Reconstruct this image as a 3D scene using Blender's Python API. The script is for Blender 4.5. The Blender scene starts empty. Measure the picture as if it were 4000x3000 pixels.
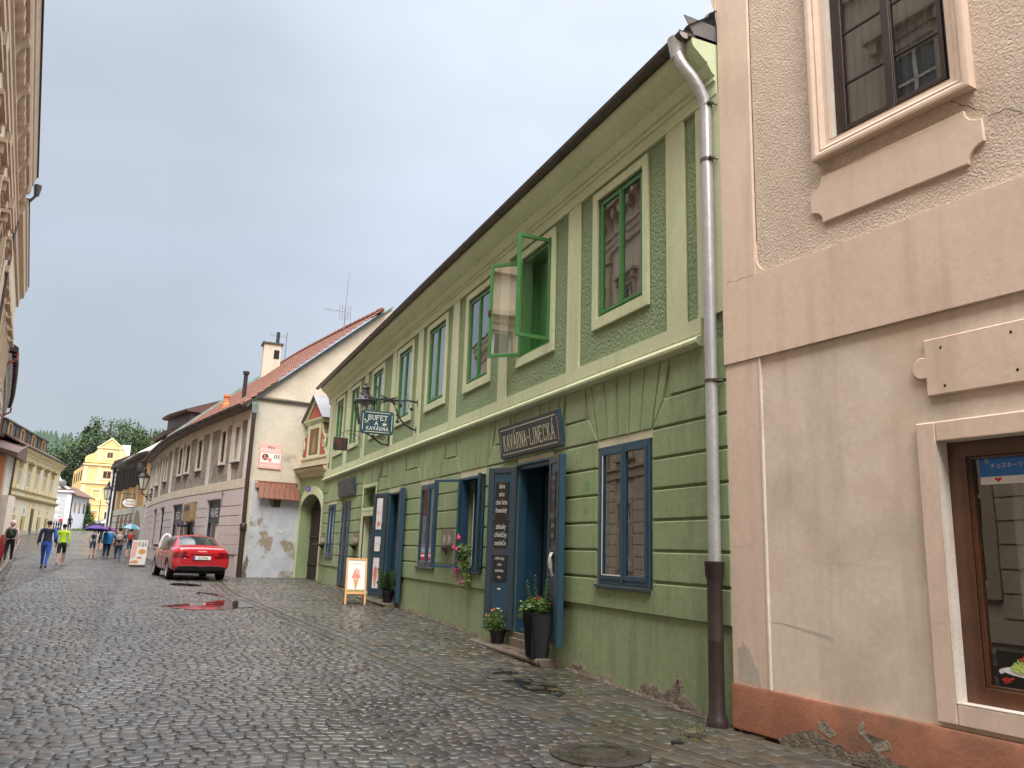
import bpy, bmesh, math, random
import numpy as np
from mathutils import Vector, Matrix
random.seed(7)
rng = np.random.default_rng(7)
S = bpy.context.scene
COL = S.collection
R = math.radians
sin, cos, pi = math.sin, math.cos, math.pi

# ------------------------------------------------------------------ camera
cam_d = bpy.data.cameras.new('camera')
cam = bpy.data.objects.new('camera', cam_d)
COL.objects.link(cam)
_r = Vector((0.91549064, -0.40097872, 0.03305997))
_u = Vector((-0.11348759, -0.17852583, 0.97736845))
_f = Vector((0.38600189, 0.89852356, 0.20894484))
cam.matrix_world = Matrix(((_r.x, _u.x, -_f.x, 0), (_r.y, _u.y, -_f.y, 0), (_r.z, _u.z, -_f.z, 1.6), (0, 0, 0, 1)))
cam_d.sensor_width = 36
cam_d.lens = 27.72
cam_d.clip_start = 0.05
cam_d.clip_end = 3000
S.camera = cam
S.render.resolution_x = 1024
S.render.resolution_y = 768
S.view_settings.view_transform = 'Standard'
S.view_settings.look = 'None'
S.view_settings.gamma = 1
S.view_settings.use_curve_mapping = False
S.view_settings.exposure = 1.5

# ------------------------------------------------------------------ sky and sun (overcast after rain)
SUN_EL, SUN_AZ = 48, 197           # azimuth from +Y clockwise: behind the camera, a little to the left
W = bpy.data.worlds.new('World')
S.world = W
W.use_nodes = True
nt = W.node_tree
nt.nodes.clear()
def N(t, typ, **kw):
    n = t.nodes.new(typ)
    for k, v in kw.items():
        if k.startswith('i_'):
            n.inputs[k[2:].replace('_', ' ')].default_value = v
        else:
            setattr(n, k, v)
    return n
out = N(nt, 'ShaderNodeOutputWorld')
bg = N(nt, 'ShaderNodeBackground')
sky = N(nt, 'ShaderNodeTexSky', sky_type='NISHITA', sun_disc=False, sun_elevation=R(SUN_EL), sun_rotation=R(SUN_AZ))
sky.air_density = 1.2
sky.dust_density = 3.0
bg.inputs['Strength'].default_value = 0.1
tc = N(nt, 'ShaderNodeTexCoord')
sep = N(nt, 'ShaderNodeSeparateXYZ')
nt.links.new(tc.outputs['Generated'], sep.inputs[0])
# cloud: grey near the horizon; unseen zenith boosted to light the facades
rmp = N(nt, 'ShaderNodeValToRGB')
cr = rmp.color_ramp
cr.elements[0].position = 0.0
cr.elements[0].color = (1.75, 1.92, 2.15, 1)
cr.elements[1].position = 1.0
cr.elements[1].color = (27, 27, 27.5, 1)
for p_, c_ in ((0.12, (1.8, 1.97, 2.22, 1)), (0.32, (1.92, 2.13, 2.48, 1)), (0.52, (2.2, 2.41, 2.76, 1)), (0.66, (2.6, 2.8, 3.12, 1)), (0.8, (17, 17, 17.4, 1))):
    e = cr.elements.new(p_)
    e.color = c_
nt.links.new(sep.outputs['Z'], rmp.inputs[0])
mp = N(nt, 'ShaderNodeMapping')
mp.inputs['Scale'].default_value = (1.3, 1.3, 2.6)
nt.links.new(tc.outputs['Generated'], mp.inputs[0])
nz = N(nt, 'ShaderNodeTexNoise')
nz.inputs['Scale'].default_value = 1.7
nz.inputs['Detail'].default_value = 5
nz.inputs['Roughness'].default_value = 0.5
nt.links.new(mp.outputs[0], nz.inputs['Vector'])
mr = N(nt, 'ShaderNodeMapRange')
mr.inputs['From Min'].default_value = 0.3
mr.inputs['From Max'].default_value = 0.72
mr.inputs['To Min'].default_value = 0.92
mr.inputs['To Max'].default_value = 1.16
nt.links.new(nz.outputs[0], mr.inputs[0])
# the cloud is thinner (brighter) towards +X, where the photo's sky turns almost white
xr = N(nt, 'ShaderNodeMapRange')
xr.inputs['From Min'].default_value = 0.0
xr.inputs['From Max'].default_value = 0.55
xr.inputs['To Min'].default_value = 0.94
xr.inputs['To Max'].default_value = 1.42
nt.links.new(sep.outputs['X'], xr.inputs[0])
mu = N(nt, 'ShaderNodeMath', operation='MULTIPLY')
nt.links.new(mr.outputs[0], mu.inputs[0])
nt.links.new(xr.outputs[0], mu.inputs[1])
vm = N(nt, 'ShaderNodeVectorMath', operation='SCALE')
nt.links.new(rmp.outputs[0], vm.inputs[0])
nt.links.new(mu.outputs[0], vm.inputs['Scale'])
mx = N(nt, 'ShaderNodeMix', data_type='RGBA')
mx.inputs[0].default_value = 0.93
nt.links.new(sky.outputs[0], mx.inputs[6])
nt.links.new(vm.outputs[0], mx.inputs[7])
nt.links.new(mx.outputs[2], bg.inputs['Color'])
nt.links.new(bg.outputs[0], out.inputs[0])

sd = bpy.data.lights.new('sun', 'SUN')
sd.energy = 1.5
sd.angle = R(35)
sd.color = (1.0, 0.95, 0.88)
so = bpy.data.objects.new('sun', sd)
COL.objects.link(so)
_sd = Vector((sin(R(SUN_AZ)) * cos(R(SUN_EL)), cos(R(SUN_AZ)) * cos(R(SUN_EL)), sin(R(SUN_EL))))
so.rotation_euler = _sd.to_track_quat('Z', 'Y').to_euler()
so.location = (0, 0, 40)

# ------------------------------------------------------------------ terrain height of the street
GY = [-40, 0, 6.6, 10, 18, 29, 36, 50, 60, 75, 95, 125, 200, 400]
GZ = [-0.05, -0.02, 0.04, 0.1, 0.28, 0.4, 0.4, 0.6, 0.82, 1.35, 2.15, 2.9, 4.1, 4.1]
def gz(y):
    return float(np.interp(y, GY, GZ))

# ------------------------------------------------------------------ frames: (s along wall, o out of wall, z)
class Fr:
    def __init__(s, x, y, ang, side=1):
        a = R(ang)
        s.x, s.y = x, y
        s.d = (-sin(a), cos(a))
        s.n = (-cos(a) * side, -sin(a) * side)
    def __call__(s, t, o, z):
        return (s.x + s.d[0] * t + s.n[0] * o, s.y + s.d[1] * t + s.n[1] * o, z)
    curved = False
class CurveFr:
    curved = True
    def __init__(s, pts, side=1):
        P = np.array(pts, float)
        # smooth by Catmull-Rom resampling
        out_ = []
        for i in range(len(P) - 1):
            p0, p1, p2, p3 = P[max(i - 1, 0)], P[i], P[i + 1], P[min(i + 2, len(P) - 1)]
            for t in np.linspace(0, 1, 8, endpoint=False):
                out_.append(.5 * ((2 * p1) + (-p0 + p2) * t + (2 * p0 - 5 * p1 + 4 * p2 - p3) * t * t + (-p0 + 3 * p1 - 3 * p2 + p3) * t ** 3))
        out_.append(P[-1])
        s.P = np.array(out_)
        s.L = np.concatenate([[0], np.cumsum(np.hypot(*np.diff(s.P, axis=0).T))])
        s.side = side
    def __call__(s, t, o, z):
        tt = min(max(t, 0), s.L[-1])
        x = np.interp(tt, s.L, s.P[:, 0]); y = np.interp(tt, s.L, s.P[:, 1])
        e = 0.4
        a, b = max(tt - e, 0), min(tt + e, s.L[-1])
        dx = np.interp(b, s.L, s.P[:, 0]) - np.interp(a, s.L, s.P[:, 0])
        dy = np.interp(b, s.L, s.P[:, 1]) - np.interp(a, s.L, s.P[:, 1])
        l = math.hypot(dx, dy); dx /= l; dy /= l
        x += dx * (t - tt); y += dy * (t - tt)
        return (x - dy * o * s.side, y + dx * o * s.side, z)
WORLD = lambda x, y, z: (x, y, z)
WORLD_ = WORLD

# ------------------------------------------------------------------ mesh builder
class MB:
    def __init__(s):
        s.v, s.f = [], []
    def add(s, vs, fs):
        b = len(s.v)
        s.v += [tuple(v) for v in vs]
        s.f += [tuple(b + i for i in f) for f in fs]
    def box(s, fr, a, b, o0, o1, z0, z1):
        n = 1
        if getattr(fr, 'curved', False):
            n = max(1, int(math.ceil(abs(b - a) / 1.0)))
        for k in range(n):
            p, q = a + (b - a) * k / n, a + (b - a) * (k + 1) / n
            V = [fr(p, o0, z0), fr(q, o0, z0), fr(q, o1, z0), fr(p, o1, z0), fr(p, o0, z1), fr(q, o0, z1), fr(q, o1, z1), fr(p, o1, z1)]
            F = [(0, 1, 2, 3), (4, 7, 6, 5), (0, 4, 5, 1), (3, 2, 6, 7)]
            if k == 0: F.append((0, 3, 7, 4))
            if k == n - 1: F.append((1, 5, 6, 2))
            s.add(V, F)
        return s
    def prism(s, fr, pts, o0, o1):            # polygon in (s,z) extruded from o0 to o1
        n = len(pts)
        V = [fr(p[0], o0, p[1]) for p in pts] + [fr(p[0], o1, p[1]) for p in pts]
        F = [tuple(range(n)), tuple(range(2 * n - 1, n - 1, -1))] + [(i, (i + 1) % n, n + (i + 1) % n, n + i) for i in range(n)]
        s.add(V, F)
        return s
    def block(s, fr, pts, o0, o1, bv):        # like prism, with a bevelled front edge
        n = len(pts)
        c = (sum(p[0] for p in pts) / n, sum(p[1] for p in pts) / n)
        ins = []
        for i in range(n):
            a, b, d = Vector(pts[i - 1]), Vector(pts[i]), Vector(pts[(i + 1) % n])
            e1 = (b - a).normalized(); e2 = (d - b).normalized()
            m = Vector((-(e1.y + e2.y), e1.x + e2.x))
            if m.length < 1e-6: m = Vector((-e1.y, e1.x))
            m.normalize()
            if m.dot(Vector(c) - b) < 0: m = -m
            k = max(0.35, abs(m.dot(Vector((-e1.y, e1.x)))))
            ins.append(tuple(b + m * (bv / k)))
        V = [fr(p[0], o0, p[1]) for p in pts] + [fr(p[0], o1 - bv, p[1]) for p in pts] + [fr(p[0], o1, p[1]) for p in ins]
        F = [tuple(range(2 * n, 3 * n))]
        for i in range(n):
            j = (i + 1) % n
            F += [(i, j, n + j, n + i), (n + i, n + j, 2 * n + j, 2 * n + i)]
        s.add(V, F)
        return s
    def profile(s, fr, prof, a, b, caps=True, step=None):  # prof [(o,z)...] swept along s
        n = len(prof)
        m = 1
        if getattr(fr, 'curved', False): m = max(1, int(math.ceil(abs(b - a))))
        if step: m = max(1, int(abs(b - a) / step))
        V, F = [], []
        for k in range(m + 1):
            t = a + (b - a) * k / m
            V += [fr(t, p[0], p[1]) for p in prof]
        for k in range(m):
            for i in range(n):
                j = (i + 1) % n
                F.append((k * n + i, k * n + j, (k + 1) * n + j, (k + 1) * n + i))
        if caps:
            F += [tuple(range(n)), tuple(range(m * n + n - 1, m * n - 1, -1))]
        s.add(V, F)
        return s
    def tube(s, pts, r, n=8, caps=True):
        P = [Vector(p) for p in pts]
        rr = r if isinstance(r, (list, tuple)) else [r] * len(P)
        V, F = [], []
        up = Vector((0, 0, 1))
        prev = None
        for i, p in enumerate(P):
            t = (P[min(i + 1, len(P) - 1)] - P[max(i - 1, 0)])
            if t.length < 1e-9: t = Vector((0, 0, 1))
            t.normalize()
            if prev is None:
                a = t.cross(up)
                if a.length < .05: a = t.cross(Vector((1, 0, 0)))
            else:
                a = prev - t * prev.dot(t)
                if a.length < 1e-6: a = t.cross(up)
            a.normalize(); prev = a
            b = t.cross(a)
            for k in range(n):
                w = 2 * pi * k / n
                V.append(p + (a * cos(w) + b * sin(w)) * rr[i])
        for i in range(len(P) - 1):
            for k in range(n):
                F.append((i * n + k, i * n + (k + 1) % n, (i + 1) * n + (k + 1) % n, (i + 1) * n + k))
        if caps:
            F += [tuple(range(n)), tuple(range(len(P) * n - 1, len(P) * n - n - 1, -1))]
        s.add(V, F)
        return s
    def lathe(s, c, prof, n=16, sq=None, rot=0):          # prof [(r,z)...] about vertical axis at c
        V, F = [], []
        for r, z in prof:
            for k in range(n):
                w = 2 * pi * k / n + rot
                V.append((c[0] + r * cos(w), c[1] + r * sin(w), c[2] + z))
        for i in range(len(prof) - 1):
            for k in range(n):
                F.append((i * n + k, i * n + (k + 1) % n, (i + 1) * n + (k + 1) % n, (i + 1) * n + k))
        F += [tuple(range(n)), tuple(range(len(prof) * n - 1, len(prof) * n - n - 1, -1))]
        s.add(V, F)
        return s
    def quad(s, *p):
        s.add(p, [tuple(range(len(p)))])
        return s
    def build(s, name, m, parent=None, smooth=False, recalc=True, bevel=0):
        me = bpy.data.meshes.new(name)
        me.from_pydata(s.v, [], s.f)
        if recalc:
            bm = bmesh.new(); bm.from_mesh(me)
            bmesh.ops.recalc_face_normals(bm, faces=bm.faces[:])
            bm.to_mesh(me); bm.free()
        return link(name, me, m, parent, smooth, bevel)

def link(name, me, m, parent=None, smooth=False, bevel=0):
    o = bpy.data.objects.new(name, me)
    COL.objects.link(o)
    if m is not None:
        me.materials.append(M[m] if isinstance(m, str) else m)
    if smooth is True:
        me.polygons.foreach_set('use_smooth', [True] * len(me.polygons))
    elif smooth:
        me.polygons.foreach_set('use_smooth', [True] * len(me.polygons))
        bm = bmesh.new(); bm.from_mesh(me)
        for e in bm.edges:
            if len(e.link_faces) == 2 and e.calc_face_angle(0) > R(smooth): e.smooth = False
        bm.to_mesh(me); bm.free()
    if parent is not None:
        setp(o, parent)
    if bevel:
        b = o.modifiers.new('bevel', 'BEVEL'); b.width = bevel; b.segments = 1; b.limit_method = 'ANGLE'
    return o
def wm(o):
    m = o.matrix_basis.copy()
    return wm(o.parent) @ o.matrix_parent_inverse @ m if o.parent else m
def setp(o, parent):
    o.parent = parent
    o.matrix_parent_inverse = wm(parent).inverted()
def tag(o, label=None, cat=None, group=None, kind=None):
    if label: o['label'] = label
    if cat: o['category'] = cat
    if group: o['group'] = group
    if kind: o['kind'] = kind
    return o
def thing(name, loc, label, cat, group=None):
    o = bpy.data.objects.new(name, None)
    o.location = loc
    o.empty_display_size = 0.3
    COL.objects.link(o)
    return tag(o, label, cat, group)
def struct(o):
    o['kind'] = 'structure'
    return o

# ------------------------------------------------------------------ materials
M = {}
def L_(c):   # sRGB 0-255 -> linear
    return tuple((x / 255 / 12.92) if x / 255 <= 0.04045 else ((x / 255 + 0.055) / 1.055) ** 2.4 for x in c)
def mat(name, col, rough=0.85, col2=None, n1=1.5, mixr=(0.35, 0.7), bump=0.0, bs=40.0, bdist=0.02, metal=0.0, spec=0.5, streak=None, streak_amt=0.5,
        stain=None, stain_sc=0.8, stain_rng=(0.55, 0.7), coat=0.0, fine=0.12, wet=None, alpha=None, emit=None, bump2=None, sss=0):
    m = bpy.data.materials.new(name)
    m.use_nodes = True
    t = m.node_tree
    p = t.nodes['Principled BSDF']
    c = (*col, 1)
    p.inputs['Base Color'].default_value = c
    p.inputs['Roughness'].default_value = rough
    p.inputs['Metallic'].default_value = metal
    p.inputs['Specular IOR Level'].default_value = spec
    if coat: p.inputs['Coat Weight'].default_value = coat; p.inputs['Coat Roughness'].default_value = 0.04
    tc_ = N(t, 'ShaderNodeTexCoord')
    src = tc_.outputs['Object']
    last = None
    def noise(scale, det=4, vec=None, r=.55):
        n = N(t, 'ShaderNodeTexNoise'); n.inputs['Scale'].default_value = scale; n.inputs['Detail'].default_value = det; n.inputs['Roughness'].default_value = r
        t.links.new(vec or src, n.inputs['Vector']); return n.outputs[0]
    def rng_(x, a, b, c0=0., c1=1.):
        n = N(t, 'ShaderNodeMapRange'); n.inputs['From Min'].default_value = a; n.inputs['From Max'].default_value = b
        n.inputs['To Min'].default_value = c0; n.inputs['To Max'].default_value = c1; t.links.new(x, n.inputs[0]); return n.outputs[0]
    def mix(fac, a, b, mode='MIX'):
        n = N(t, 'ShaderNodeMix', data_type='RGBA', blend_type=mode)
        if isinstance(fac, float): n.inputs[0].default_value = fac
        else: t.links.new(fac, n.inputs[0])
        for k, x in ((6, a), (7, b)):
            if isinstance(x, tuple): n.inputs[k].default_value = x
            else: t.links.new(x, n.inputs[k])
        return n.outputs[2]
    cur = c
    if col2 is not None:
        cur = mix(rng_(noise(n1, 5), *mixr), c, (*col2, 1))
    if fine:
        cur = mix(1.0, cur, mix(rng_(noise(n1 * 9 + 6, 5), .3, .7), (1 - fine, 1 - fine, 1 - fine, 1), (1 + fine * .6, 1 + fine * .6, 1 + fine * .6, 1)), 'MULTIPLY')
    if stain is not None:
        cur = mix(rng_(noise(stain_sc, 7, r=.62), *stain_rng), cur, (*stain, 1))
    if streak is not None:
        mpn = N(t, 'ShaderNodeMapping'); mpn.inputs['Scale'].default_value = (3.2, 3.2, .3); t.links.new(src, mpn.inputs[0])
        cur = mix(rng_(noise(1.3, 6, mpn.outputs[0]), .52, .8, 0, streak_amt), cur, (*streak, 1))
    if not isinstance(cur, tuple):
        t.links.new(cur, p.inputs['Base Color'])
    if wet is not None:
        t.links.new(rng_(noise(wet[0], 4), .35, .65, wet[1], wet[2]), p.inputs['Roughness'])
    if bump:
        h = noise(bs, 6)
        b = N(t, 'ShaderNodeBump'); b.inputs['Strength'].default_value = bump; b.inputs['Distance'].default_value = bdist
        t.links.new(h, b.inputs['Height'])
        if bump2:
            b2 = N(t, 'ShaderNodeBump'); b2.inputs['Strength'].default_value = bump2[0]; b2.inputs['Distance'].default_value = bump2[2]
            t.links.new(noise(bump2[1], 3), b2.inputs['Height']); t.links.new(b2.outputs[0], b.inputs['Normal'])
        t.links.new(b.outputs[0], p.inputs['Normal'])
    if emit: p.inputs['Emission Color'].default_value = (*emit[0], 1); p.inputs['Emission Strength'].default_value = emit[1]
    M[name] = m
    return m

mat('green_wall', (.24, .31, .155), .8, (.29, .35, .19), 1.1, bump=.35, bs=55, bdist=.006, bump2=(.3, 6, .01), streak=(.135, .165, .09), streak_amt=.75, fine=.12, stain=(.17, .205, .115), stain_sc=1.4, stain_rng=(.6, .8))
mat('green_rough', (.215, .285, .15), .9, (.25, .315, .175), 2.2, bump=1.0, bs=24, bdist=.04, fine=.16)
mat('cream', (.56, .60, .385), .75, (.50, .535, .34), 1.0, bump=.25, bs=50, bdist=.006, streak=(.3, .32, .17), streak_amt=.45, fine=.08)
mat('cream_pale', (.58, .56, .40), .75, (.50, .47, .32), 2.0, bump=.3, bs=50, bdist=.006, fine=.12)
mat('pink_wall', (.73, .57, .46), .8, (.66, .51, .405), .9, bump=.25, bs=70, bdist=.004, bump2=(.3, 7, .01), streak=(.42, .31, .22), streak_amt=.5, fine=.06)
mat('pink_rough', (.71, .58, .47), .9, (.62, .50, .40), 3.0, bump=1.0, bs=48, bdist=.028, fine=.14, stain=(.66, .52, .39), stain_sc=5)
mat('pink_grey', (.71, .60, .49), .8, (.55, .475, .38), 1.3, (.47, .70), bump=.3, bs=60, bdist=.005, stain=(.64, .49, .385), stain_sc=1.2, stain_rng=(.5, .72), streak=(.38, .31, .235), streak_amt=.5, fine=.08)
mat('terracotta_paint', (.27, .11, .062), .75, (.35, .145, .082), 2.2, (.42, .6), bump=.4, bs=30, bdist=.01, stain=(.17, .10, .065), stain_sc=1.6, stain_rng=(.5, .68), streak=(.2, .11, .07), streak_amt=.5)
mat('cornice_green', (.58, .66, .44), .75, (.52, .59, .385), 1.0, bump=.25, bs=50, bdist=.006, fine=.08)
mat('surround_pale', (.70, .65, .57), .85, (.60, .55, .47), 1.0, streak=(.42, .38, .32), streak_amt=.5)
mat('bare_render', (.16, .125, .09), .95, (.30, .26, .21), 14, (.45, .68), bump=1, bs=38, bdist=.04)
mat('bare_edge', (.36, .31, .25), .95, (.24, .20, .155), 9, bump=.6, bs=40, bdist=.03)
mat('white_jamb', (.70, .645, .58), .7, (.62, .54, .46), 3, bump=.2, bs=50, bdist=.004)
mat('brown_wood', (.07, .028, .015), .28, (.12, .045, .022), 4, bump=.15, bs=30, bdist=.003, spec=.6)
mat('dark_brown_wood', (.022, .013, .011), .4, (.035, .02, .016), 5, bump=.2, bs=60, bdist=.003)
mat('old_gate_wood', (.028, .02, .016), .7, (.05, .036, .028), 6, bump=.5, bs=50, bdist=.008, streak=(.018, .012, .01))
mat('blue_paint', (.019, .058, .098), .33, (.026, .072, .115), 3, bump=.12, bs=35, bdist=.003, streak=(.035, .08, .11), streak_amt=.4, fine=.1)
mat('slate_paint', (.035, .052, .067), .4, (.045, .062, .078), 3, bump=.12, bs=40, bdist=.003)
mat('green_paint', (.05, .18, .05), .35, (.06, .21, .06), 4, bump=.12, bs=40, bdist=.003)
mat('white_paint', (.74, .72, .68), .5, None, fine=.05)
mat('steel', (.56, .57, .59), .33, (.48, .49, .52), 2.5, metal=.6, streak=(.40, .41, .43), streak_amt=.4)
mat('gutter_metal', (.085, .072, .066), .38, (.12, .10, .09), 3, metal=.5, streak=(.05, .043, .04))
mat('cast_iron', (.032, .021, .019), .42, (.045, .03, .026), 5, bump=.35, bs=45, bdist=.006)
mat('grey_sheet', (.17, .17, .18), .42, (.21, .21, .22), 2, metal=.4)
mat('roof_tile_brown', (.11, .075, .06), .6, (.16, .10, .08), 5, bump=.3, bs=30)
mat('roof_tile_red', (.22, .085, .05), .6, (.19, .07, .042), 5, (.4, .62), bump=.3, bs=25, stain=(.10, .055, .04), stain_sc=9, stain_rng=(.56, .68))
mat('roof_far', (.12, .055, .04), .6, (.085, .045, .036), 3)
mat('copper_sheet', (.22, .30, .27), .6, (.15, .20, .19), 4)
mat('iron', (.014, .013, .013), .5, (.022, .02, .02), 20, bump=.3, bs=60, bdist=.003)
mat('step_stone', (.13, .10, .075), .42, (.19, .155, .12), 3, bump=.5, bs=30, bdist=.01, wet=(3, .22, .6), stain=(.07, .055, .042), stain_sc=3)
mat('black_plastic', (.012, .012, .014), .35)
mat('wicker', (.012, .013, .017), .65, None, spec=.3)
mat('soil', (.03, .02, .012), .9, None, bump=.8, bs=60)
mat('leaf', (.06, .13, .028), .5, (.10, .17, .04), 9, (.4, .6))
mat('leaf_light', (.20, .26, .07), .55, (.14, .21, .05), 12, (.4, .6))
mat('leaf_dark', (.03, .06, .02), .5, (.045, .085, .03), 9)
mat('orange_petal', (.85, .22, .02), .6, (.9, .33, .03), 40)
mat('pink_petal', (.78, .07, .20), .55, (.85, .14, .3), 40)
mat('magenta_petal', (.50, .02, .20), .55, (.6, .05, .28), 40)
mat('red_petal', (.50, .01, .03), .5)
mat('yellow_petal', (.80, .62, .10), .55)
mat('pine_wood', (.58, .30, .095), .5, (.66, .37, .13), 6, bump=.15, bs=40, bdist=.003)
mat('paper', (.80, .78, .73), .6, fine=.03)
mat('paper_pinkish', (.74, .69, .70), .55, fine=.03)
mat('olive_strip', (.32, .26, .06), .6)
mat('blackboard', (.016, .014, .014), .5, (.022, .019, .019), 5)
mat('chalk', (.72, .70, .66), .8, fine=.2)
mat('chalk_dim', (.36, .36, .36), .8, fine=.3)
mat('sign_slate', (.045, .05, .062), .55, (.055, .062, .075), 2)
mat('sign_teal', (.014, .052, .075), .4, (.018, .062, .09), 3)
mat('letter_cream', (.66, .64, .45), .6, fine=.08)
mat('letter_white', (.78, .78, .72), .6, fine=.05)
mat('letter_faded', (.27, .29, .30), .7, fine=.2)
mat('rust', (.075, .022, .010), .6, (.015, .009, .008), 4, (.4, .6))
mat('beige_board', (.19, .145, .11), .5, (.23, .18, .14), 5)
mat('shelf_board', (.07, .05, .045), .5)
mat('icecream_red', (.62, .12, .09), .5, (.75, .33, .26), 22, (.35, .65))
mat('icecream_cone', (.72, .38, .10), .6, (.55, .25, .06), 40, (.4, .6))
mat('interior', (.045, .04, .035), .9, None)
mat('interior_teal', (.02, .05, .075), .5, (.03, .065, .09), 2)
mat('curtain', (.55, .53, .50), .9, (.48, .46, .43), 1.2, fine=.05)
mat('curtain_grey', (.15, .145, .135), .9, (.10, .097, .09), 1.5, fine=.05)
mat('cracks', (.06, .04, .03), .95)
mat('stain_grey', (.46, .41, .35), .9, (.54, .47, .39), 4)
mat('manhole_iron', (.035, .030, .024), .38, (.055, .046, .036), 8, bump=.7, bs=55, bdist=.006, wet=(4, .2, .55))
mat('moss', (.10, .12, .02), .9, (.15, .16, .035), 20, bump=.8, bs=80, bdist=.01)
mat('lilac_wall', (.54, .48, .485), .85, (.48, .435, .445), 1.0, bump=.3, bs=40, bdist=.006, streak=(.40, .36, .35), streak_amt=.5, stain=(.56, .52, .52), stain_sc=.5)
mat('beige_wall', (.62, .56, .46), .85, (.53, .47, .38), .9, bump=.3, bs=40, bdist=.006, streak=(.28, .25, .2), streak_amt=.6)
mat('grey_rough', (.34, .31, .27), .95, (.22, .20, .175), 3.0, (.4, .6), bump=1, bs=14, bdist=.06, streak=(.56, .52, .45), streak_amt=.8, fine=.35)
mat('gable_wall', (.52, .48, .39), .9, (.60, .53, .42), .7, (.4, .62), bump=.4, bs=20, bdist=.01, stain=(.24, .22, .18), stain_sc=1.1, stain_rng=(.58, .78), fine=.1)
mat('gable_upper', (.72, .63, .50), .9, (.58, .49, .38), 1.0, bump=.3, bs=20, bdist=.01)
mat('bluewash_wall', (.42, .44, .49), .85, (.50, .52, .55), 2.2, (.4, .62), bump=.4, bs=24, bdist=.012, stain=(.27, .235, .17), stain_sc=.8, stain_rng=(.56, .60), fine=.12)
mat('red_paint_wall', (.42, .10, .065), .8, (.36, .09, .06), 3, bump=.2, bs=40)
mat('icon_paint', (.22, .115, .05), .7, (.13, .06, .03), 9, (.4, .6))
mat('icon_figure', (.33, .24, .13), .7, (.24, .15, .08), 12)
mat('palace_wall', (.62, .50, .36), .8, (.54, .43, .31), .7, bump=.2, bs=30, bdist=.006, streak=(.42, .33, .24), streak_amt=.4)
mat('palace_trim', (.52, .40, .275), .8, (.45, .34, .23), 1.2, bump=.2, bs=30, bdist=.006)
mat('stone_old', (.27, .245, .21), .9, (.36, .33, .28), 1.4, bump=.6, bs=12, bdist=.03)
mat('copper_red', (.30, .075, .05), .5)
mat('yellow_old', (.64, .49, .24), .85, (.66, .55, .33), .4, stain=(.60, .57, .48), stain_sc=.45, stain_rng=(.5, .6), streak=(.34, .26, .13), streak_amt=.7)
mat('yellow_old_dark', (.36, .27, .12), .85, (.42, .33, .16), .7)
mat('plinth_old', (.42, .36, .28), .9, (.33, .28, .21), 1)
mat('roof_dark', (.05, .028, .024), .5, (.065, .035, .03), 1)
mat('tin_dark', (.045, .035, .037), .5, None)
mat('dormer_wood', (.42, .24, .11), .7)
mat('yellow_house', (.78, .50, .20), .8, (.80, .55, .26), .3, streak=(.7, .45, .17), streak_amt=.3)
mat('yellow_pale', (.86, .72, .44), .8, (.84, .68, .40), .5)
mat('orange_fade', (.80, .42, .16), .8, (.86, .55, .25), .5)
mat('white_wall', (.82, .83, .85), .8, (.76, .77, .8), .5)
mat('quoin_grey', (.50, .51, .53), .85, None)
mat('orange_wall', (.36, .19, .075), .85, (.42, .24, .10), 1, streak=(.5, .36, .2), streak_amt=.5)
mat('pale_stone', (.42, .42, .38), .85, (.36, .36, .33), 1, streak=(.28, .28, .25))
mat('orange_low', (.62, .22, .08), .8, None)
mat('bark', (.045, .03, .02), .9, None)
mat('far_green', (.07, .11, .08), .9, (.09, .13, .09), .05)
mat('grass', (.10, .14, .04), .95, (.14, .17, .06), .3)
mat('earth', (.12, .10, .075), .9, (.15, .13, .1), .2)
mat('skin', (.48, .27, .19), .6, fine=.04)
mat('old_paint_run', (.34, .37, .24), .8, fine=.1)
mat('fresh_green', (.16, .29, .11), .7, fine=.05)
mat('red_board', (.42, .04, .045), .5, (.35, .03, .035), 4)
for nm, c_ in dict(cloth_blue=(.02, .09, .42), cloth_navy=(.012, .018, .045), cloth_lime=(.48, .78, .02), cloth_black=(.01, .01, .012), cloth_pink=(.75, .50, .50),
                   cloth_white=(.62, .61, .66), cloth_jeans=(.04, .075, .16), cloth_poncho=(.02, .20, .48), cloth_floral=(.03, .03, .05), cloth_grey=(.10, .14, .14),
                   cloth_ltblue=(.25, .50, .55), cloth_teal=(.08, .25, .26), hair_dark=(.012, .009, .008), hair_brown=(.05, .028, .015), bag_grey=(.38, .34, .33), bag_red=(.45, .035, .02),
                   shoe_white=(.7, .7, .7), umbrella_purple=(.075, .03, .22), umbrella_magenta=(.16, .02, .17), umbrella_teal=(.04, .24, .30), umbrella_grey=(.30, .38, .48),
                   hose_white=(.82, .82, .84), plastic_green=(.15, .45, .05), red_cloth=(.5, .02, .02)).items():
    mat(nm, c_, .75, tuple(x * .8 for x in c_), 14, fine=.1)
mat('car_red', (.50, .008, .016), .22, None, fine=0, coat=1.0, spec=.6)
mat('car_dark', (.02, .023, .028), .22, None, fine=0, coat=1.0)
mat('tyre', (.012, .012, .012), .8, None)
mat('alloy', (.62, .62, .64), .3, None, metal=.2)
mat('tail_red', (.13, .002, .004), .12, None, fine=0, coat=1)
mat('lamp_clear', (.75, .72, .70), .15, None, fine=0)
mat('plate_blue', (.02, .08, .5), .4, None)
mat('sky_blue_poster', (.015, .15, .48), .45, None, fine=.03)
mat('poster_white', (.75, .74, .72), .5, None, fine=.03)
mat('heart_red', (.65, .01, .02), .5, None)
mat('pink_sign', (.80, .42, .38), .5, (.82, .46, .42), 3)
mat('pink_letter', (.85, .80, .76), .5)
mat('salad_green', (.34, .48, .06), .4, (.50, .58, .16), 60)
mat('plate_white', (.62, .60, .60), .25, None)
mat('poster_black', (.008, .007, .007), .3, None)
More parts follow.
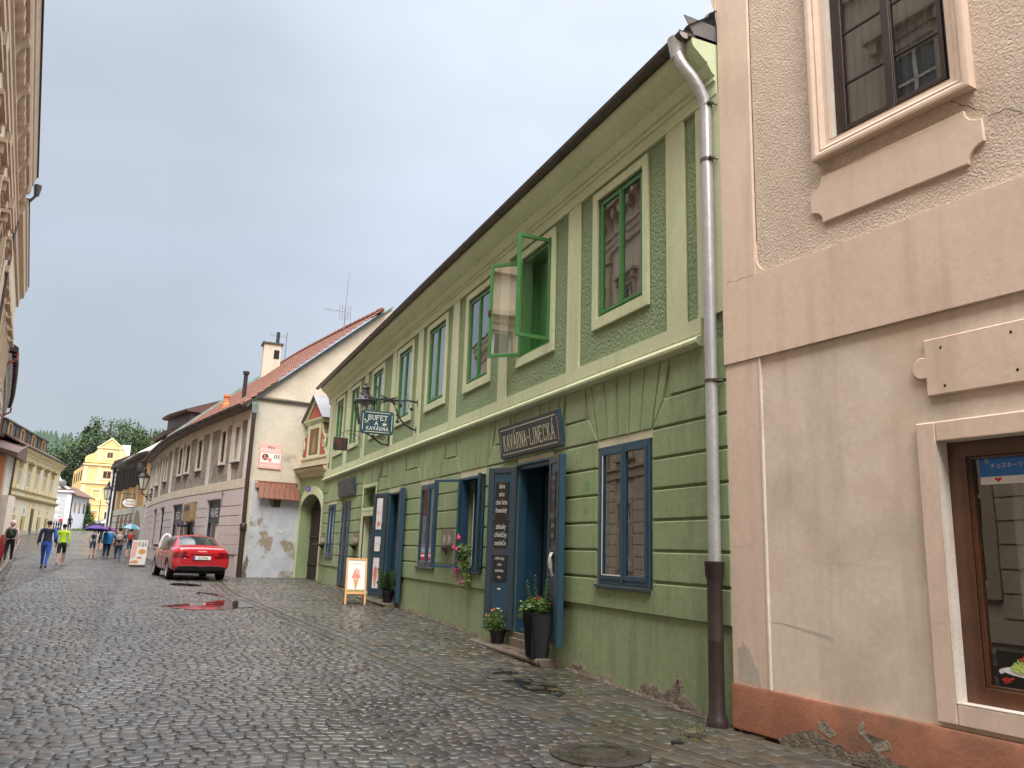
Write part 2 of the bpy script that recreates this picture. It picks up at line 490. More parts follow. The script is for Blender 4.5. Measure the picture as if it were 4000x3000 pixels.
mat('paint_white_glass', (.72, .73, .76), .4)

# window glass: thin, mostly reflecting at a slant
def glass(name, ior=1.7, tint=(.75, .78, .78), base=0.06, rough=0.0):
    m = bpy.data.materials.new(name); m.use_nodes = True
    t = m.node_tree; t.nodes.clear()
    o = N(t, 'ShaderNodeOutputMaterial'); mxs = N(t, 'ShaderNodeMixShader')
    tr = N(t, 'ShaderNodeBsdfTransparent'); tr.inputs[0].default_value = (*tint, 1)
    gl = N(t, 'ShaderNodeBsdfGlossy'); gl.inputs['Roughness'].default_value = rough; gl.inputs[0].default_value = (.95, .96, .97, 1)
    fr_ = N(t, 'ShaderNodeLayerWeight'); fr_.inputs[0].default_value = .5
    pw = N(t, 'ShaderNodeMath', operation='POWER'); pw.inputs[1].default_value = 3.6; t.links.new(fr_.outputs['Facing'], pw.inputs[0])
    ad = N(t, 'ShaderNodeMath', operation='MULTIPLY_ADD', use_clamp=True); ad.inputs[1].default_value = 1 - base; ad.inputs[2].default_value = base
    t.links.new(pw.outputs[0], ad.inputs[0]); t.links.new(ad.outputs[0], mxs.inputs[0])
    # old panes are a little wavy
    tc2 = N(t, 'ShaderNodeTexCoord'); nz2 = N(t, 'ShaderNodeTexNoise'); nz2.inputs['Scale'].default_value = 2.2; nz2.inputs['Detail'].default_value = 1
    b = N(t, 'ShaderNodeBump'); b.inputs['Strength'].default_value = .03; b.inputs['Distance'].default_value = .02
    t.links.new(tc2.outputs['Object'], nz2.inputs['Vector']); t.links.new(nz2.outputs[0], b.inputs['Height']); t.links.new(b.outputs[0], gl.inputs['Normal'])
    t.links.new(tr.outputs[0], mxs.inputs[1]); t.links.new(gl.outputs[0], mxs.inputs[2]); t.links.new(mxs.outputs[0], o.inputs[0])
    M[name] = m
glass('glass', 1.5, (.72, .74, .74), base=.16)
glass('glass_clear', 1.4, (.92, .95, .93), 0.05)
glass('glass_dark', 1.6, (.35, .33, .31), .08)
glass('glass_mirror', 1.6, (.9, .92, .92), .55)
def opaque_glass(name, c, r=.05):
    m = bpy.data.materials.new(name); m.use_nodes = True
    p = m.node_tree.nodes['Principled BSDF']
    p.inputs['Base Color'].default_value = (*c, 1); p.inputs['Roughness'].default_value = r; p.inputs['IOR'].default_value = 1.9
    M[name] = m
opaque_glass('far_glass', (.035, .03, .028), .08)
opaque_glass('car_glass', (.03, .04, .04), .04)
opaque_glass('frost_glass', (.55, .53, .48), .3)
# ------------------------------------------------------------------ street surface
KERB = lambda y: -0.72 - y * math.tan(R(7.2))              # left kerb line
XB_Y, XB_X = [0, 6.2, 9.1, 11.6, 16, 22, 30, 60], [5.6, 3.95, 3.2, 2.85, 2.3, 1.7, 1.7, -1.5]
def XB(y): return float(np.interp(y, XB_Y, XB_X))
def XR(y):                                                  # right edge of the paving (house fronts)
    return float(np.interp(y, [-20, 6.43, 28.8, 31.5, 31.6, 36.7, 46.5, 56, 73, 120], [8.2, 5.2, 5.3, 4.9, 2.8, 1.45, -.1, -1, -3.8, -4]))
def gzz(x, y): return gz(y)
# stones
mat('cobble', (.047, .041, .036), .35, (.07, .062, .054), 7, (.35, .65), bump=.3, bs=26, bdist=.006, wet=(.9, .19, .46), stain=(.045, .042, .039), stain_sc=4, stain_rng=(.56, .66), fine=.2, spec=.6)
mat('cobble_side', (.05, .043, .032), .4, (.075, .066, .05), 6, (.35, .65), bump=.4, bs=22, bdist=.007, wet=(1.0, .26, .55), stain=(.05, .05, .03), stain_sc=2.5, stain_rng=(.56, .68), fine=.2, spec=.6)
mat('cobble_far', (.06, .056, .052), .3, (.085, .08, .074), 3, bump=.9, bs=7, bdist=.03, wet=(.6, .16, .42), fine=.25)
mat('joint_dirt', (.05, .04, .029), .45, (.032, .027, .02), 5, bump=.8, bs=60, bdist=.01, stain=(.05, .055, .015), stain_sc=1.3, stain_rng=(.58, .7))
def add_tint(name, amt):
    """every stone gets its own shade, kept in a face attribute"""
    t = M[name].node_tree
    p = t.nodes['Principled BSDF']
    a = N(t, 'ShaderNodeAttribute', attribute_name='stone')
    l = p.inputs['Base Color'].links[0].from_socket
    m_ = N(t, 'ShaderNodeMix', data_type='RGBA', blend_type='MULTIPLY'); m_.inputs[0].default_value = 1
    t.links.new(l, m_.inputs[6]); t.links.new(a.outputs['Color'], m_.inputs[7]); t.links.new(m_.outputs[2], p.inputs['Base Color'])
add_tint('cobble', 1); add_tint('cobble_side', 1)
HOLES = [(3.45, 5.97, .47), (4.64, 6.31, .13)]
class Stones:
    def __init__(s): s.q = []; s.t = []
    def stone(s, quad, tint):        # quad of 4 (x,y) corners
        cx = sum(p[0] for p in quad) / 4; cy = sum(p[1] for p in quad) / 4
        for hx, hy, hr in HOLES:
            if (cx - hx) ** 2 + (cy - hy) ** 2 < hr * hr: return
        lf = 1 + .16 * sin(cx * 1.1 + 1.7 * sin(cy * .35)) * sin(cy * .55 + .8 * cx) + .12 * sin(cx * 2.7 - cy * 1.3) * sin(cy * 1.9 + cx)
        s.q.append(quad); s.t.append(tuple(c * lf for c in tint))
    def build(s, name, m, gap=.012, dome=.012):
        Q = np.array(s.q)                         # n,4,2
        n = len(Q)
        C = Q.mean(1, keepdims=True)
        # 8-gon outline: corners cut
        nx = np.roll(Q, -1, 1)
        cut = rng.uniform(.05, .14, (n, 4, 1))
        a = Q * (1 - cut) + nx * cut
        b = Q * cut + nx * (1 - cut)
        O = np.stack([a, b], 2).reshape(n, 8, 2)
        O += rng.normal(0, .0035, O.shape)
        D = O - C
        ln = np.linalg.norm(D, axis=2, keepdims=True)
        def ring(inset): return C + D * np.maximum(0.1, (ln - inset) / ln)
        zc = np.interp(C[:, 0, 1], GY, GZ)[:, None]
        tilt = rng.normal(0, .017, (n, 1, 2))
        h = rng.normal(0, .0028, (n, 1))
        def lift(P, dz): return np.concatenate([P, (np.interp(P[..., 1], GY, GZ) + dz + h + ((P - C) * tilt).sum(2))[..., None]], 2)
        r0 = lift(ring(gap * .2), -.035); r1 = lift(ring(gap * .35), -.009); r2 = lift(ring(gap * .9), -.0018); r3 = lift(ring(gap * 2.2) , .0)
        cc = np.concatenate([C, (np.interp(C[..., 1], GY, GZ) + h + .0012)[..., None]], 2)
        V = np.concatenate([r0, r1, r2, r3, cc], 1)           # n,33,3
        k = np.arange(8); k2 = (k + 1) % 8
        F4 = np.concatenate([np.stack([k + 8 * i, k2 + 8 * i, k2 + 8 * (i + 1), k + 8 * (i + 1)], 1) for i in range(3)])  # 24
        F3 = np.stack([k + 24, k2 + 24, np.full(8, 32)], 1)
        base = (np.arange(n) * 33)[:, None, None]
        f4 = (base + F4[None]).reshape(-1, 4); f3 = (base + F3[None]).reshape(-1, 3)
        me = bpy.data.meshes.new(name)
        me.vertices.add(n * 33); me.vertices.foreach_set('co', V.reshape(-1).astype(np.float32))
        li = np.concatenate([f4.reshape(-1), f3.reshape(-1)]).astype(np.int32)
        me.loops.add(len(li)); me.loops.foreach_set('vertex_index', li)
        st = np.concatenate([np.arange(len(f4)) * 4, len(f4) * 4 + np.arange(len(f3)) * 3]).astype(np.int32)
        me.polygons.add(len(st)); me.polygons.foreach_set('loop_start', st)
        me.update(calc_edges=True)
        me.polygons.foreach_set('use_smooth', np.ones(len(st), bool))
        at = me.attributes.new('stone', 'FLOAT_COLOR', 'FACE')
        T = np.array(s.t)
        tf = np.concatenate([np.repeat(T, 24, 0), np.repeat(T, 8, 0)])
        tf = np.concatenate([tf, np.ones((len(tf), 1))], 1).astype(np.float32)
        at.data.foreach_set('color', tf.reshape(-1))
        me.validate()
        return link(name, me, m)
def tint(v=.22, warm=.06):
    g = 1 + random.gauss(0, v)
    g = max(.5, min(1.7, g))
    if random.random() < .015: g *= 1.9
    w = random.gauss(0, warm)
    return (g * (1 + w), g, g * (1 - w))
SA, SB = Stones(), Stones()
PER, SAG, PITCH = 2.3, .40, .120
def scal(x, y):
    u = ((x + 0.02 * y + .35) / PER) % 1.0 - .5
    return SAG * math.sqrt(max(0, 1 - (1.75 * u) ** 2)) if abs(u) < .571 else 0
row = 0
y0 = 1.5
while y0 < 47:
    x = KERB(y0) + .05
    off = random.random() * .1
    x += off
    y_ = y0
    while x < XR(y_) - .02:
        w = random.uniform(.105, .15)
        x2 = x + w
        ya, yb = y0 + scal(x, y0) , y0 + scal(x2, y0)
        sl = (yb - ya) / w
        if abs(sl) > 1.6: sl = 0; yb = ya
        p = PITCH * random.uniform(.94, 1.04)
        xm = (x + x2) / 2
        if xm < XB((ya + yb) / 2) - .16:
            ox = -sl * p * .45
            q = [(x, ya), (x2, yb), (x2 + ox, yb + p), (x + ox, ya + p)]
            SA.stone([(a + random.gauss(0, .005), b + random.gauss(0, .006)) for a, b in q], tint())
        x = x2
        y_ = yb
    y0 += PITCH
    row += 1
# side strip: straight courses of bigger setts, and two lines of long kerb slabs
def along(y, k): return XB(y) + k
for line, wd in ((0, .17), (.19, .15)):
    y = 1.5
    while y < 30:
        l = random.uniform(.22, .38)
        q = [(along(y, line - .15), y), (along(y, line - .15 + wd), y + .02), (along(y + l, line - .15 + wd), y + l + .02), (along(y + l, line - .15), y + l)]
        SB.stone(q, tint(.14, .07)); y += l + .012
y = 1.5
while y < 47:
    p = random.uniform(.165, .195)
    x = XB(y) + .22 + random.random() * .03
    sk = -.10
    while x < XR(y) + .0:
        w = random.uniform(.15, .24)
        yy = y + (x - XB(y)) * sk + .02 * sin(x * 3 + y * .7)
        q = [(x, yy), (x + w, yy + w * sk), (x + w - .02, yy + w * sk + p), (x - .02, yy + p)]
        if x + w < XR(yy) + .12:
            SB.stone([(a + random.gauss(0, .007), b + random.gauss(0, .007)) for a, b in q], tint(.16, .07))
        x += w
    y += p + .004
# ring of small setts round the manhole
for k in range(26):
    a0, a1 = 2 * pi * k / 26, 2 * pi * (k + .95) / 26
    HOLES_, HOLES[:] = HOLES[:], []
    SB.stone([(3.45 + r_ * cos(a), 5.97 + r_ * sin(a)) for r_, a in ((.405, a0), (.405, a1), (.50, a1), (.50, a0))], tint())
    HOLES[:] = HOLES_
struct(SA.build('cobbled_road', 'cobble'))
struct(SB.build('cobbled_pavement', 'cobble_side'))

def sheet(name, m, xs, ys, dz, fx=None, step=1):
    V, F = [], []
    for y in ys:
        for x in (xs if fx is None else fx(y)):
            V.append((x, y, gz(y) + dz))
    n = len(xs) if fx is None else len(fx(ys[0]))
    for j in range(len(ys) - 1):
        for i in range(n - 1):
            F.append((j * n + i, j * n + i + 1, (j + 1) * n + i + 1, (j + 1) * n + i))
    b = MB(); b.add(V, F)
    return struct(b.build(name, m, recalc=False))
YS = sorted(set(list(np.arange(-30, 46.9, .5)) + GY[1:8]) | {46.9})
YS = [y for y in YS if y <= 46.9]
sheet('street_bed', 'joint_dirt', None, YS, -.011, fx=lambda y: [KERB(y) - .1, (KERB(y) + XR(y)) / 2, XR(y) + 1.5])
YF = sorted(list(np.arange(46.9, 160, 2.0)) + [160])
sheet('far_street', 'cobble_far', None, YF, .002, fx=lambda y: [KERB(y) - 3, KERB(y) / 2, 3.0])
sheet('ground', 'earth', [-600, -100, -30, 0, 30, 100, 600], [-60, 0, 6.6, 10, 18, 29, 36, 50, 60, 75, 95, 125, 200, 400, 900], -.12)
# left pavement with a raised kerb
kfr = Fr(-0.72, 0, 7.2, -1)
def ramp(b, o0, o1, h, y0_, y1_, m=60):
    V, F = [], []
    for i in range(m + 1):
        t = y0_ + (y1_ - y0_) * i / m
        z = gz(t * cos(R(7.2)))
        for o, dz in ((o0, -.1), (o0, h), (o1, h), (o1, -.1)):
            V.append(kfr(t, -o, z + dz))
    for i in range(m):
        for k in range(3):
            F.append((i * 4 + k, i * 4 + k + 1, (i + 1) * 4 + k + 1, (i + 1) * 4 + k))
    b.add(V, F)
b = MB(); ramp(b, .0, .14, .10, -20, 76); struct(b.build('kerb', 'step_stone'))
b = MB(); ramp(b, .145, 3.2, .095, -20, 76); struct(b.build('left_pavement', 'cobble_far'))

# puddles: thin sheets of water lying in the dips
pm = bpy.data.materials.new('water'); pm.use_nodes = True
pp = pm.node_tree.nodes['Principled BSDF']
pp.inputs['Base Color'].default_value = (.02, .018, .015, 1); pp.inputs['Roughness'].default_value = .05; pp.inputs['IOR'].default_value = 1.33
pp.inputs['Specular IOR Level'].default_value = .5
M['water'] = pm
def puddle(pts, dz=.005, z0=None, name='puddle'):
    cx = sum(p[0] for p in pts) / len(pts); cy = sum(p[1] for p in pts) / len(pts)
    # smooth closed outline with small bites
    out_ = []
    n = len(pts)
    for i in range(n):
        p0, p1, p2, p3 = pts[i - 1], pts[i], pts[(i + 1) % n], pts[(i + 2) % n]
        for t in np.linspace(0, 1, 7, endpoint=False):
            q = [.5 * ((2 * p1[k]) + (-p0[k] + p2[k]) * t + (2 * p0[k] - 5 * p1[k] + 4 * p2[k] - p3[k]) * t * t + (-p0[k] + 3 * p1[k] - 3 * p2[k] + p3[k]) * t ** 3) for k in (0, 1)]
            j = 1 + random.gauss(0, .045)
            out_.append((cx + (q[0] - cx) * j, cy + (q[1] - cy) * j))
    b = MB()
    V = [(cx, cy, gz(cy) + dz)] + [(x, y, gz(y) + dz) for x, y in out_]
    b.add(V, [(0, i + 1, (i + 1) % len(out_) + 1) for i in range(len(out_))])
    return struct(b.build(name, 'water', recalc=False))
puddle([(.15, 18.25), (.72, 17.6), (1.3, 17.6), (2.0, 18.2), (1.95, 19.2), (1.5, 19.9), (1.1, 19.3), (.6, 18.8)], .0065)
puddle([(.38, 25.6), (.7, 25.0), (1.2, 25.05), (1.1, 25.9), (.6, 26.3)], .006)
puddle([(3.95, 9.9), (4.0, 8.9), (4.2, 8.2), (4.45, 8.6), (4.4, 9.6), (4.25, 10.1)], -.0008)
puddle([(1.0, 22.1), (1.3, 21.6), (1.6, 20.8), (1.5, 21.7), (1.15, 22.5)], .003)
puddle([(2.55, 5.5), (2.8, 5.1), (3.1, 5.2), (3.0, 5.6), (2.75, 5.9)], -.004)

# ------------------------------------------------------------------ manhole and small covers
def disc(b, c, r, z0, z1, n=48):
    b.lathe((c[0], c[1], 0), [(r, z0), (r, z1), (r * .98, z1 + .003)], n)
mh = thing('manhole_cover', (3.45, 5.97, gz(5.97)), 'large round iron manhole cover set in the cobbles at the bottom of the picture', 'manhole cover')
b = MB(); zc = gz(5.97)
b.lathe((3.45, 5.97, zc), [(.40, -.03), (.40, .004), (.385, .008), (.335, .008), (.33, .0)], 56)
b.build('rim', 'manhole_iron', mh, smooth=40)
b = MB()
b.lathe((3.45, 5.97, zc), [(.328, -.02), (.328, .005), (.30, .005), (.298, -.001), (.20, -.001), (.198, .005), (.10, .0055)], 56)
for k in range(24):
    a = 2 * pi * k / 24
    for r_ in ((.25, .014),):
        b.lathe((3.45 + r_[0] * cos(a), 5.97 + r_[0] * sin(a), zc), [(.02, -.003), (.018, .006)], 4)
for k in range(60):
    a, r_ = random.random() * 6.28, random.uniform(.21, .295)
    b.lathe((3.45 + r_ * cos(a), 5.97 + r_ * sin(a), zc), [(.008, -.003), (.007, .004)], 4)
b.build('lid', 'manhole_iron', mh, smooth=40)
c1 = MB(); c1.lathe((4.64, 6.31, gz(6.3)), [(.10, -.03), (.10, .003), (.085, .006), (.03, .005)], 24)
tag(c1.build('valve_cover', 'manhole_iron', smooth=40), 'small round rusty iron cover by the foot of the downpipe', 'cover')
c1 = MB(); c1.lathe((4.30, 6.12, gz(6.1)), [(.065, -.03), (.062, .01), (.04, .016)], 6)
tag(c1.build('drain_marker', 'black_plastic', smooth=40), 'small black hexagonal marker stone left of the rusty round cover', 'marker')
# moss and grass tufts between the setts
b = MB()
for cx, cy, rad, n in ((4.44, 14.1, .35, 160), (4.42, 11.3, .3, 130), (4.5, 8.45, .25, 140), (4.8, 6.66, .2, 260), (4.6, 6.15, .2, 120), (4.3, 12.8, .2, 60), (4.85, 9.4, .18, 120), (4.3, 20, .6, 120), (3.2, 24, .9, 100)):
    for k in range(n):
        a = random.random() * 6.28; r_ = rad * math.sqrt(random.random())
        x, y = cx + r_ * cos(a), cy + r_ * sin(a) * 1.6
        if x > 5.12: continue
        z = gz(y) - .008
        w, h, d = .006, random.uniform(.012, .035), random.random() * 6.28
        b.add([(x - w * cos(d), y - w * sin(d), z), (x + w * cos(d), y + w * sin(d), z), (x + random.gauss(0, .01), y + random.gauss(0, .01), z + h)], [(0, 1, 2)])
tag(b.build('moss', 'moss', recalc=False), 'yellow green moss growing in the joints of the setts near the green wall', 'moss', kind='stuff')
# ------------------------------------------------------------------ lettering
def text(s_, m, parent, O, right, up, h, sx=1.0, ext=.002, align='CENTER', name='lettering', shear=0, top=True):
    c = bpy.data.curves.new('t', 'FONT'); c.body = s_; c.size = 1; c.extrude = 0; c.align_x = align; c.resolution_u = 2; c.shear = shear
    o = bpy.data.objects.new('t', c); COL.objects.link(o)
    dg = bpy.context.evaluated_depsgraph_get()
    me = bpy.data.meshes.new_from_object(o.evaluated_get(dg))
    bpy.data.objects.remove(o); bpy.data.curves.remove(c)
    O, right, up = Vector(O), Vector(right).normalized(), Vector(up).normalized()
    n = right.cross(up)
    k = h / .72
    for v in me.vertices:
        v.co = O + right * (v.co.x * k * sx) + up * (v.co.y * k) + n * ext
    me.name = name
    me.materials.clear()
    return link(name, me, m, parent)
_G = {
 'A': ([[(0, 0), (.5, 1), (1, 0)], [(.2, .38), (.8, .38)]], [(0, 0), (1, 0)]),
 'B': ([[(.1, 0), (.1, 1)], [(.1, 1), (.6, 1), (.8, .88), (.8, .66), (.6, .54), (.1, .54)], [(.6, .54), (.9, .42), (.9, .14), (.65, 0), (.1, 0)]], []),
 'C': ([[(.95, .8), (.8, .96), (.5, 1), (.2, .9), (.05, .5), (.2, .1), (.5, 0), (.8, .05), (.95, .22)]], []),
 'E': ([[(.1, 0), (.1, 1)], [(.1, 1), (.9, 1), (.9, .86)], [(.1, .52), (.7, .52)], [(.1, 0), (.95, 0), (.95, .16)]], []),
 'F': ([[(.1, 0), (.1, 1)], [(.1, 1), (.95, 1), (.95, .84)], [(.1, .52), (.7, .52)]], [(.1, 0)]),
 'I': ([[(.5, 0), (.5, 1)]], [(.5, 0), (.5, 1)]),
 'K': ([[(.1, 0), (.1, 1)], [(.1, .45), (.9, 1)], [(.35, .62), (.95, 0)]], [(.1, 0), (.1, 1), (.88, 1), (.95, 0)]),
 'L': ([[(.1, 0), (.1, 1)], [(.1, 0), (.95, 0), (.95, .2)]], [(.1, 1)]),
 'N': ([[(.08, 0), (.08, 1), (.92, 0), (.92, 1)]], [(.08, 0), (.08, 1), (.92, 1)]),
 'R': ([[(.1, 0), (.1, 1)], [(.1, 1), (.65, 1), (.85, .86), (.85, .66), (.65, .52), (.1, .52)], [(.5, .52), (.95, 0)]], [(.1, 0), (.95, 0)]),
 'T': ([[(.5, 0), (.5, 1)], [(0, .84), (0, 1), (1, 1), (1, .84)]], [(.5, 0)]),
 'U': ([[(.08, 1), (.08, .25), (.25, .03), (.5, 0), (.75, .03), (.92, .25), (.92, 1)]], [(.08, 1), (.92, 1)]),
 'V': ([[(0, 1), (.5, 0), (1, 1)]], [(0, 1), (1, 1)]),
 '-': ([[(.1, .5), (.9, .5)]], []),
}
def serif_text(s_, m, parent, O, right, up, h, w, gap, t, ext=.003, name='lettering'):
    b = MB()
    O, right, up = Vector(O), Vector(right).normalized(), Vector(up).normalized()
    n = right.cross(up)
    base = s_.replace('Á', 'A')
    tot = sum((w * (.35 if c == ' ' else .45 if c == 'I' else .55 if c == '-' else 1)) + gap for c in base) - gap
    x = -tot / 2
    def seg(p, q, tt):
        p, q = Vector(p), Vector(q)
        d = (q - p)
        if d.length < 1e-9: return
        d.normalize(); e = Vector((-d.y, d.x)) * tt / 2; p = p - d * tt * .3; q = q + d * tt * .3
        b.quad(*[O + right * k.x + up * k.y + n * ext for k in (p - e, q - e, q + e, p + e)])
    for c0, c in zip(s_, base):
        cw = w * (.35 if c == ' ' else .45 if c == 'I' else .55 if c == '-' else 1)
        if c in _G:
            ls, sf = _G[c]
            for pl in ls:
                for p, q in zip(pl, pl[1:]):
                    seg((x + p[0] * cw, p[1] * h), (x + q[0] * cw, q[1] * h), t)
            for p in sf:
                seg((x + p[0] * cw - w * .16, p[1] * h), (x + p[0] * cw + w * .16, p[1] * h), t * .7)
            if c0 == 'Á': seg((x + .5 * cw, 1.1 * h), (x + .78 * cw, 1.3 * h), t)
        x += cw + gap
    return b.build(name, m, parent, recalc=False)

class FrD:
    curved = False
    def __init__(s, x, y, dx, dy, side=1):
        l = math.hypot(dx, dy); dx /= l; dy /= l
        s.x, s.y, s.d = x, y, (dx, dy); s.n = (-dy * side, dx * side)
    def __call__(s, t, o, z):
        return (s.x + s.d[0] * t + s.n[0] * o, s.y + s.d[1] * t + s.n[1] * o, z)

def wall_grid(b, fr, s0, s1, z0, z1, holes, o=0.0, step=None):
    xs = {s0, s1}; zs = {z0, z1}
    for a, c, d, e in holes: xs |= {a, c}; zs |= {d, e}
    if step:
        k = s0
        while k < s1: xs.add(k); k += step
    xs = sorted(x for x in xs if s0 <= x <= s1); zs = sorted(z for z in zs if z0 <= z <= z1)
    for i in range(len(xs) - 1):
        for j in range(len(zs) - 1):
            cx, cz = (xs[i] + xs[i + 1]) / 2, (zs[j] + zs[j + 1]) / 2
            if any(a < cx < c and d < cz < e for a, c, d, e in holes): continue
            b.quad(fr(xs[i], o, zs[j]), fr(xs[i + 1], o, zs[j]), fr(xs[i + 1], o, zs[j + 1]), fr(xs[i], o, zs[j + 1]))
def reveals(b, fr, holes, o, d):
    for a, c, z0, z1 in holes:
        for p, q in (((a, z0), (a, z1)), ((c, z0), (c, z1)), ((a, z0), (c, z0)), ((a, z1), (c, z1))):
            b.quad(fr(p[0], o, p[1]), fr(q[0], o, q[1]), fr(q[0], o - d, q[1]), fr(p[0], o - d, p[1]))
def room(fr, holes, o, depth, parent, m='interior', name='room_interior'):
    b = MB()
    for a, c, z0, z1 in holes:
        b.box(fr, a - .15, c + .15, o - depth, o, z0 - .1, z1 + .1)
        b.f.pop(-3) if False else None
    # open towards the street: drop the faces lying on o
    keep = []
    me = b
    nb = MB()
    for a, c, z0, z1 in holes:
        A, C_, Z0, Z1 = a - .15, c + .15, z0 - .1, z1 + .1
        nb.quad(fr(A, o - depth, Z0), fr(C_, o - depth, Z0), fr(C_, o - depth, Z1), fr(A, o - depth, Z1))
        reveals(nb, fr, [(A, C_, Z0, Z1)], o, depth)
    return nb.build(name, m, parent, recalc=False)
def frame_rect(b, fr, a, c, z0, z1, w, o0, o1, wb=None, wt=None):
    wb = wb or w; wt = wt or w
    b.box(fr, a, a + w, o0, o1, z0, z1); b.box(fr, c - w, c, o0, o1, z0, z1)
    b.box(fr, a + w, c - w, o0, o1, z0, z0 + wb); b.box(fr, a + w, c - w, o0, o1, z1 - wt, z1)
def curtain(fr, a, c, z0, z1, o, parent, m='curtain', amp=.02, fold=.09, gap=None):
    b = MB(); n = max(8, int((c - a) / .018)); V, F = [], []
    ph = random.random() * 6
    for i in range(n + 1):
        t = a + (c - a) * i / n
        oo = o + amp * (sin(t / fold * 6.28 + ph) + .5 * sin(t / fold * 3.1 + ph * 2))
        V += [fr(t, oo, z0), fr(t, oo * 1, z1)]
    for i in range(n): F.append((2 * i, 2 * i + 2, 2 * i + 3, 2 * i + 1))
    b.add(V, F)
    return b.build('curtain', m, parent, smooth=True, recalc=False)
def leaf(name, parent, fr, w, z0, z1, m, glass_m='glass', fw=.055, th=.04, bars=(), label=None, mid=None):
    """one glazed casement leaf in its own frame (hinge at s=0)"""
    b = MB(); frame_rect(b, fr, 0, w, z0, z1, fw, -th / 2, th / 2)
    for z in bars: b.box(fr, fw, w - fw, -.012, .012, z - .012, z + .012)
    f = b.build(name, m, parent, bevel=.004)
    g = MB(); g.quad(fr(fw * .9, 0, z0 + fw * .9), fr(w - fw * .9, 0, z0 + fw * .9), fr(w - fw * .9, 0, z1 - fw * .9), fr(fw * .9, 0, z1 - fw * .9))
    g.build('pane', glass_m, f, recalc=False)
    if label: f['label'] = label
    return f
def casement(parent, fr, a, c, z0, z1, m, o=0.0, glass_m='glass', fw=.05, outer=.045, bars=(), curt='curtain', name='window', cas_depth=.10, mull=.05, transom=None, cols=2):
    """closed two-leaf window: part 'window' > panes, curtain"""
    b = MB()
    frame_rect(b, fr, a, c, z0, z1, outer, o - cas_depth, o)
    n = cols
    W_ = (c - a - 2 * outer) / n
    panes = []
    for k in range(n):
        p, q = a + outer + W_ * k + .003, a + outer + W_ * (k + 1) - .003
        frame_rect(b, fr, p, q, z0 + outer, z1 - outer, fw, o - .035, o + .012)
        for z in bars: b.box(fr, p + fw, q - fw, o - .025, o - .002, z - .012, z + .012)
        panes.append((p + fw, q - fw))
    if n == 2: b.box(fr, (a + c) / 2 - mull / 2, (a + c) / 2 + mull / 2, o - .02, o + .022, z0 + outer * .6, z1 - outer * .6)
    f = b.build(name, m, parent, bevel=.003)
    for p, q in panes:
        g = MB(); g.quad(fr(p - .004, o - .012, z0 + outer + fw), fr(q + .004, o - .012, z0 + outer + fw), fr(q + .004, o - .012, z1 - outer - fw), fr(p - .004, o - .012, z1 - outer - fw))
        g.build('pane', glass_m, f, recalc=False)
    if curt: curtain(fr, a + outer, c - outer, z0 + outer, z1 - outer, o - cas_depth - .06, f, curt)
    return f

# ------------------------------------------------------------------ the green cafe building
G = Fr(5.2, 0, 0)
cafe = thing('cafe_building', (5.2, 17.5, gz(17.5)), 'two storey green cafe building with cream pilasters, blue shop doors and long gutter', 'building')
OPEN = dict(A=(7.85, 9.05, 1.25, 2.99), D1=(10.45, 11.65, .41, 2.97), B2=(13.12, 14.37, 1.25, 2.97), B1=(15.75, 16.95, 1.25, 2.99), D2=(18.6, 19.65, .40, 2.97),
            N1=(21.0, 22.35, 2.68, 3.24), N2=(21.0, 22.3, .42, 2.45), D3=(24.1, 25.38, .40, 2.97), GW=(26.38, 27.62, 1.27, 2.99))
lo = MB()
wall_grid(lo, G, 6.43, 28.78, -.25, 3.9, list(OPEN.values()))
reveals(lo, G, [OPEN[k] for k in ('A', 'B1', 'B2', 'GW', 'N1')], 0, .3)
# rusticated blocks standing 3 cm proud of the wall, with open joints
ROWS = [.965, 1.325, 1.67, 2.015, 2.37, 2.72, 3.075]
J = .014
heads = [OPEN['A'], OPEN['D1'], OPEN['B2'], OPEN['B1'], OPEN['D2'], (20.95, 22.4, 0, 3.3), OPEN['D3'], OPEN['GW']]
gaps = []
prev = 6.43
for h_ in heads:
    gaps.append((prev, h_[0])); prev = h_[1]
gaps.append((prev, 28.78))
BO, BV = .032, .012
for gi, (a, c) in enumerate(gaps):
    A_, C_ = a + (.0 if gi == 0 else .05), c - (0 if gi == len(gaps) - 1 else .05)
    for z0, z1 in zip(ROWS, ROWS[1:]):
        lo.block(G, [(A_, z0 + (J if z0 > 1 else 0)), (C_, z0 + (J if z0 > 1 else 0)), (C_, z1 - J), (A_, z1 - J)], 0, BO, BV)
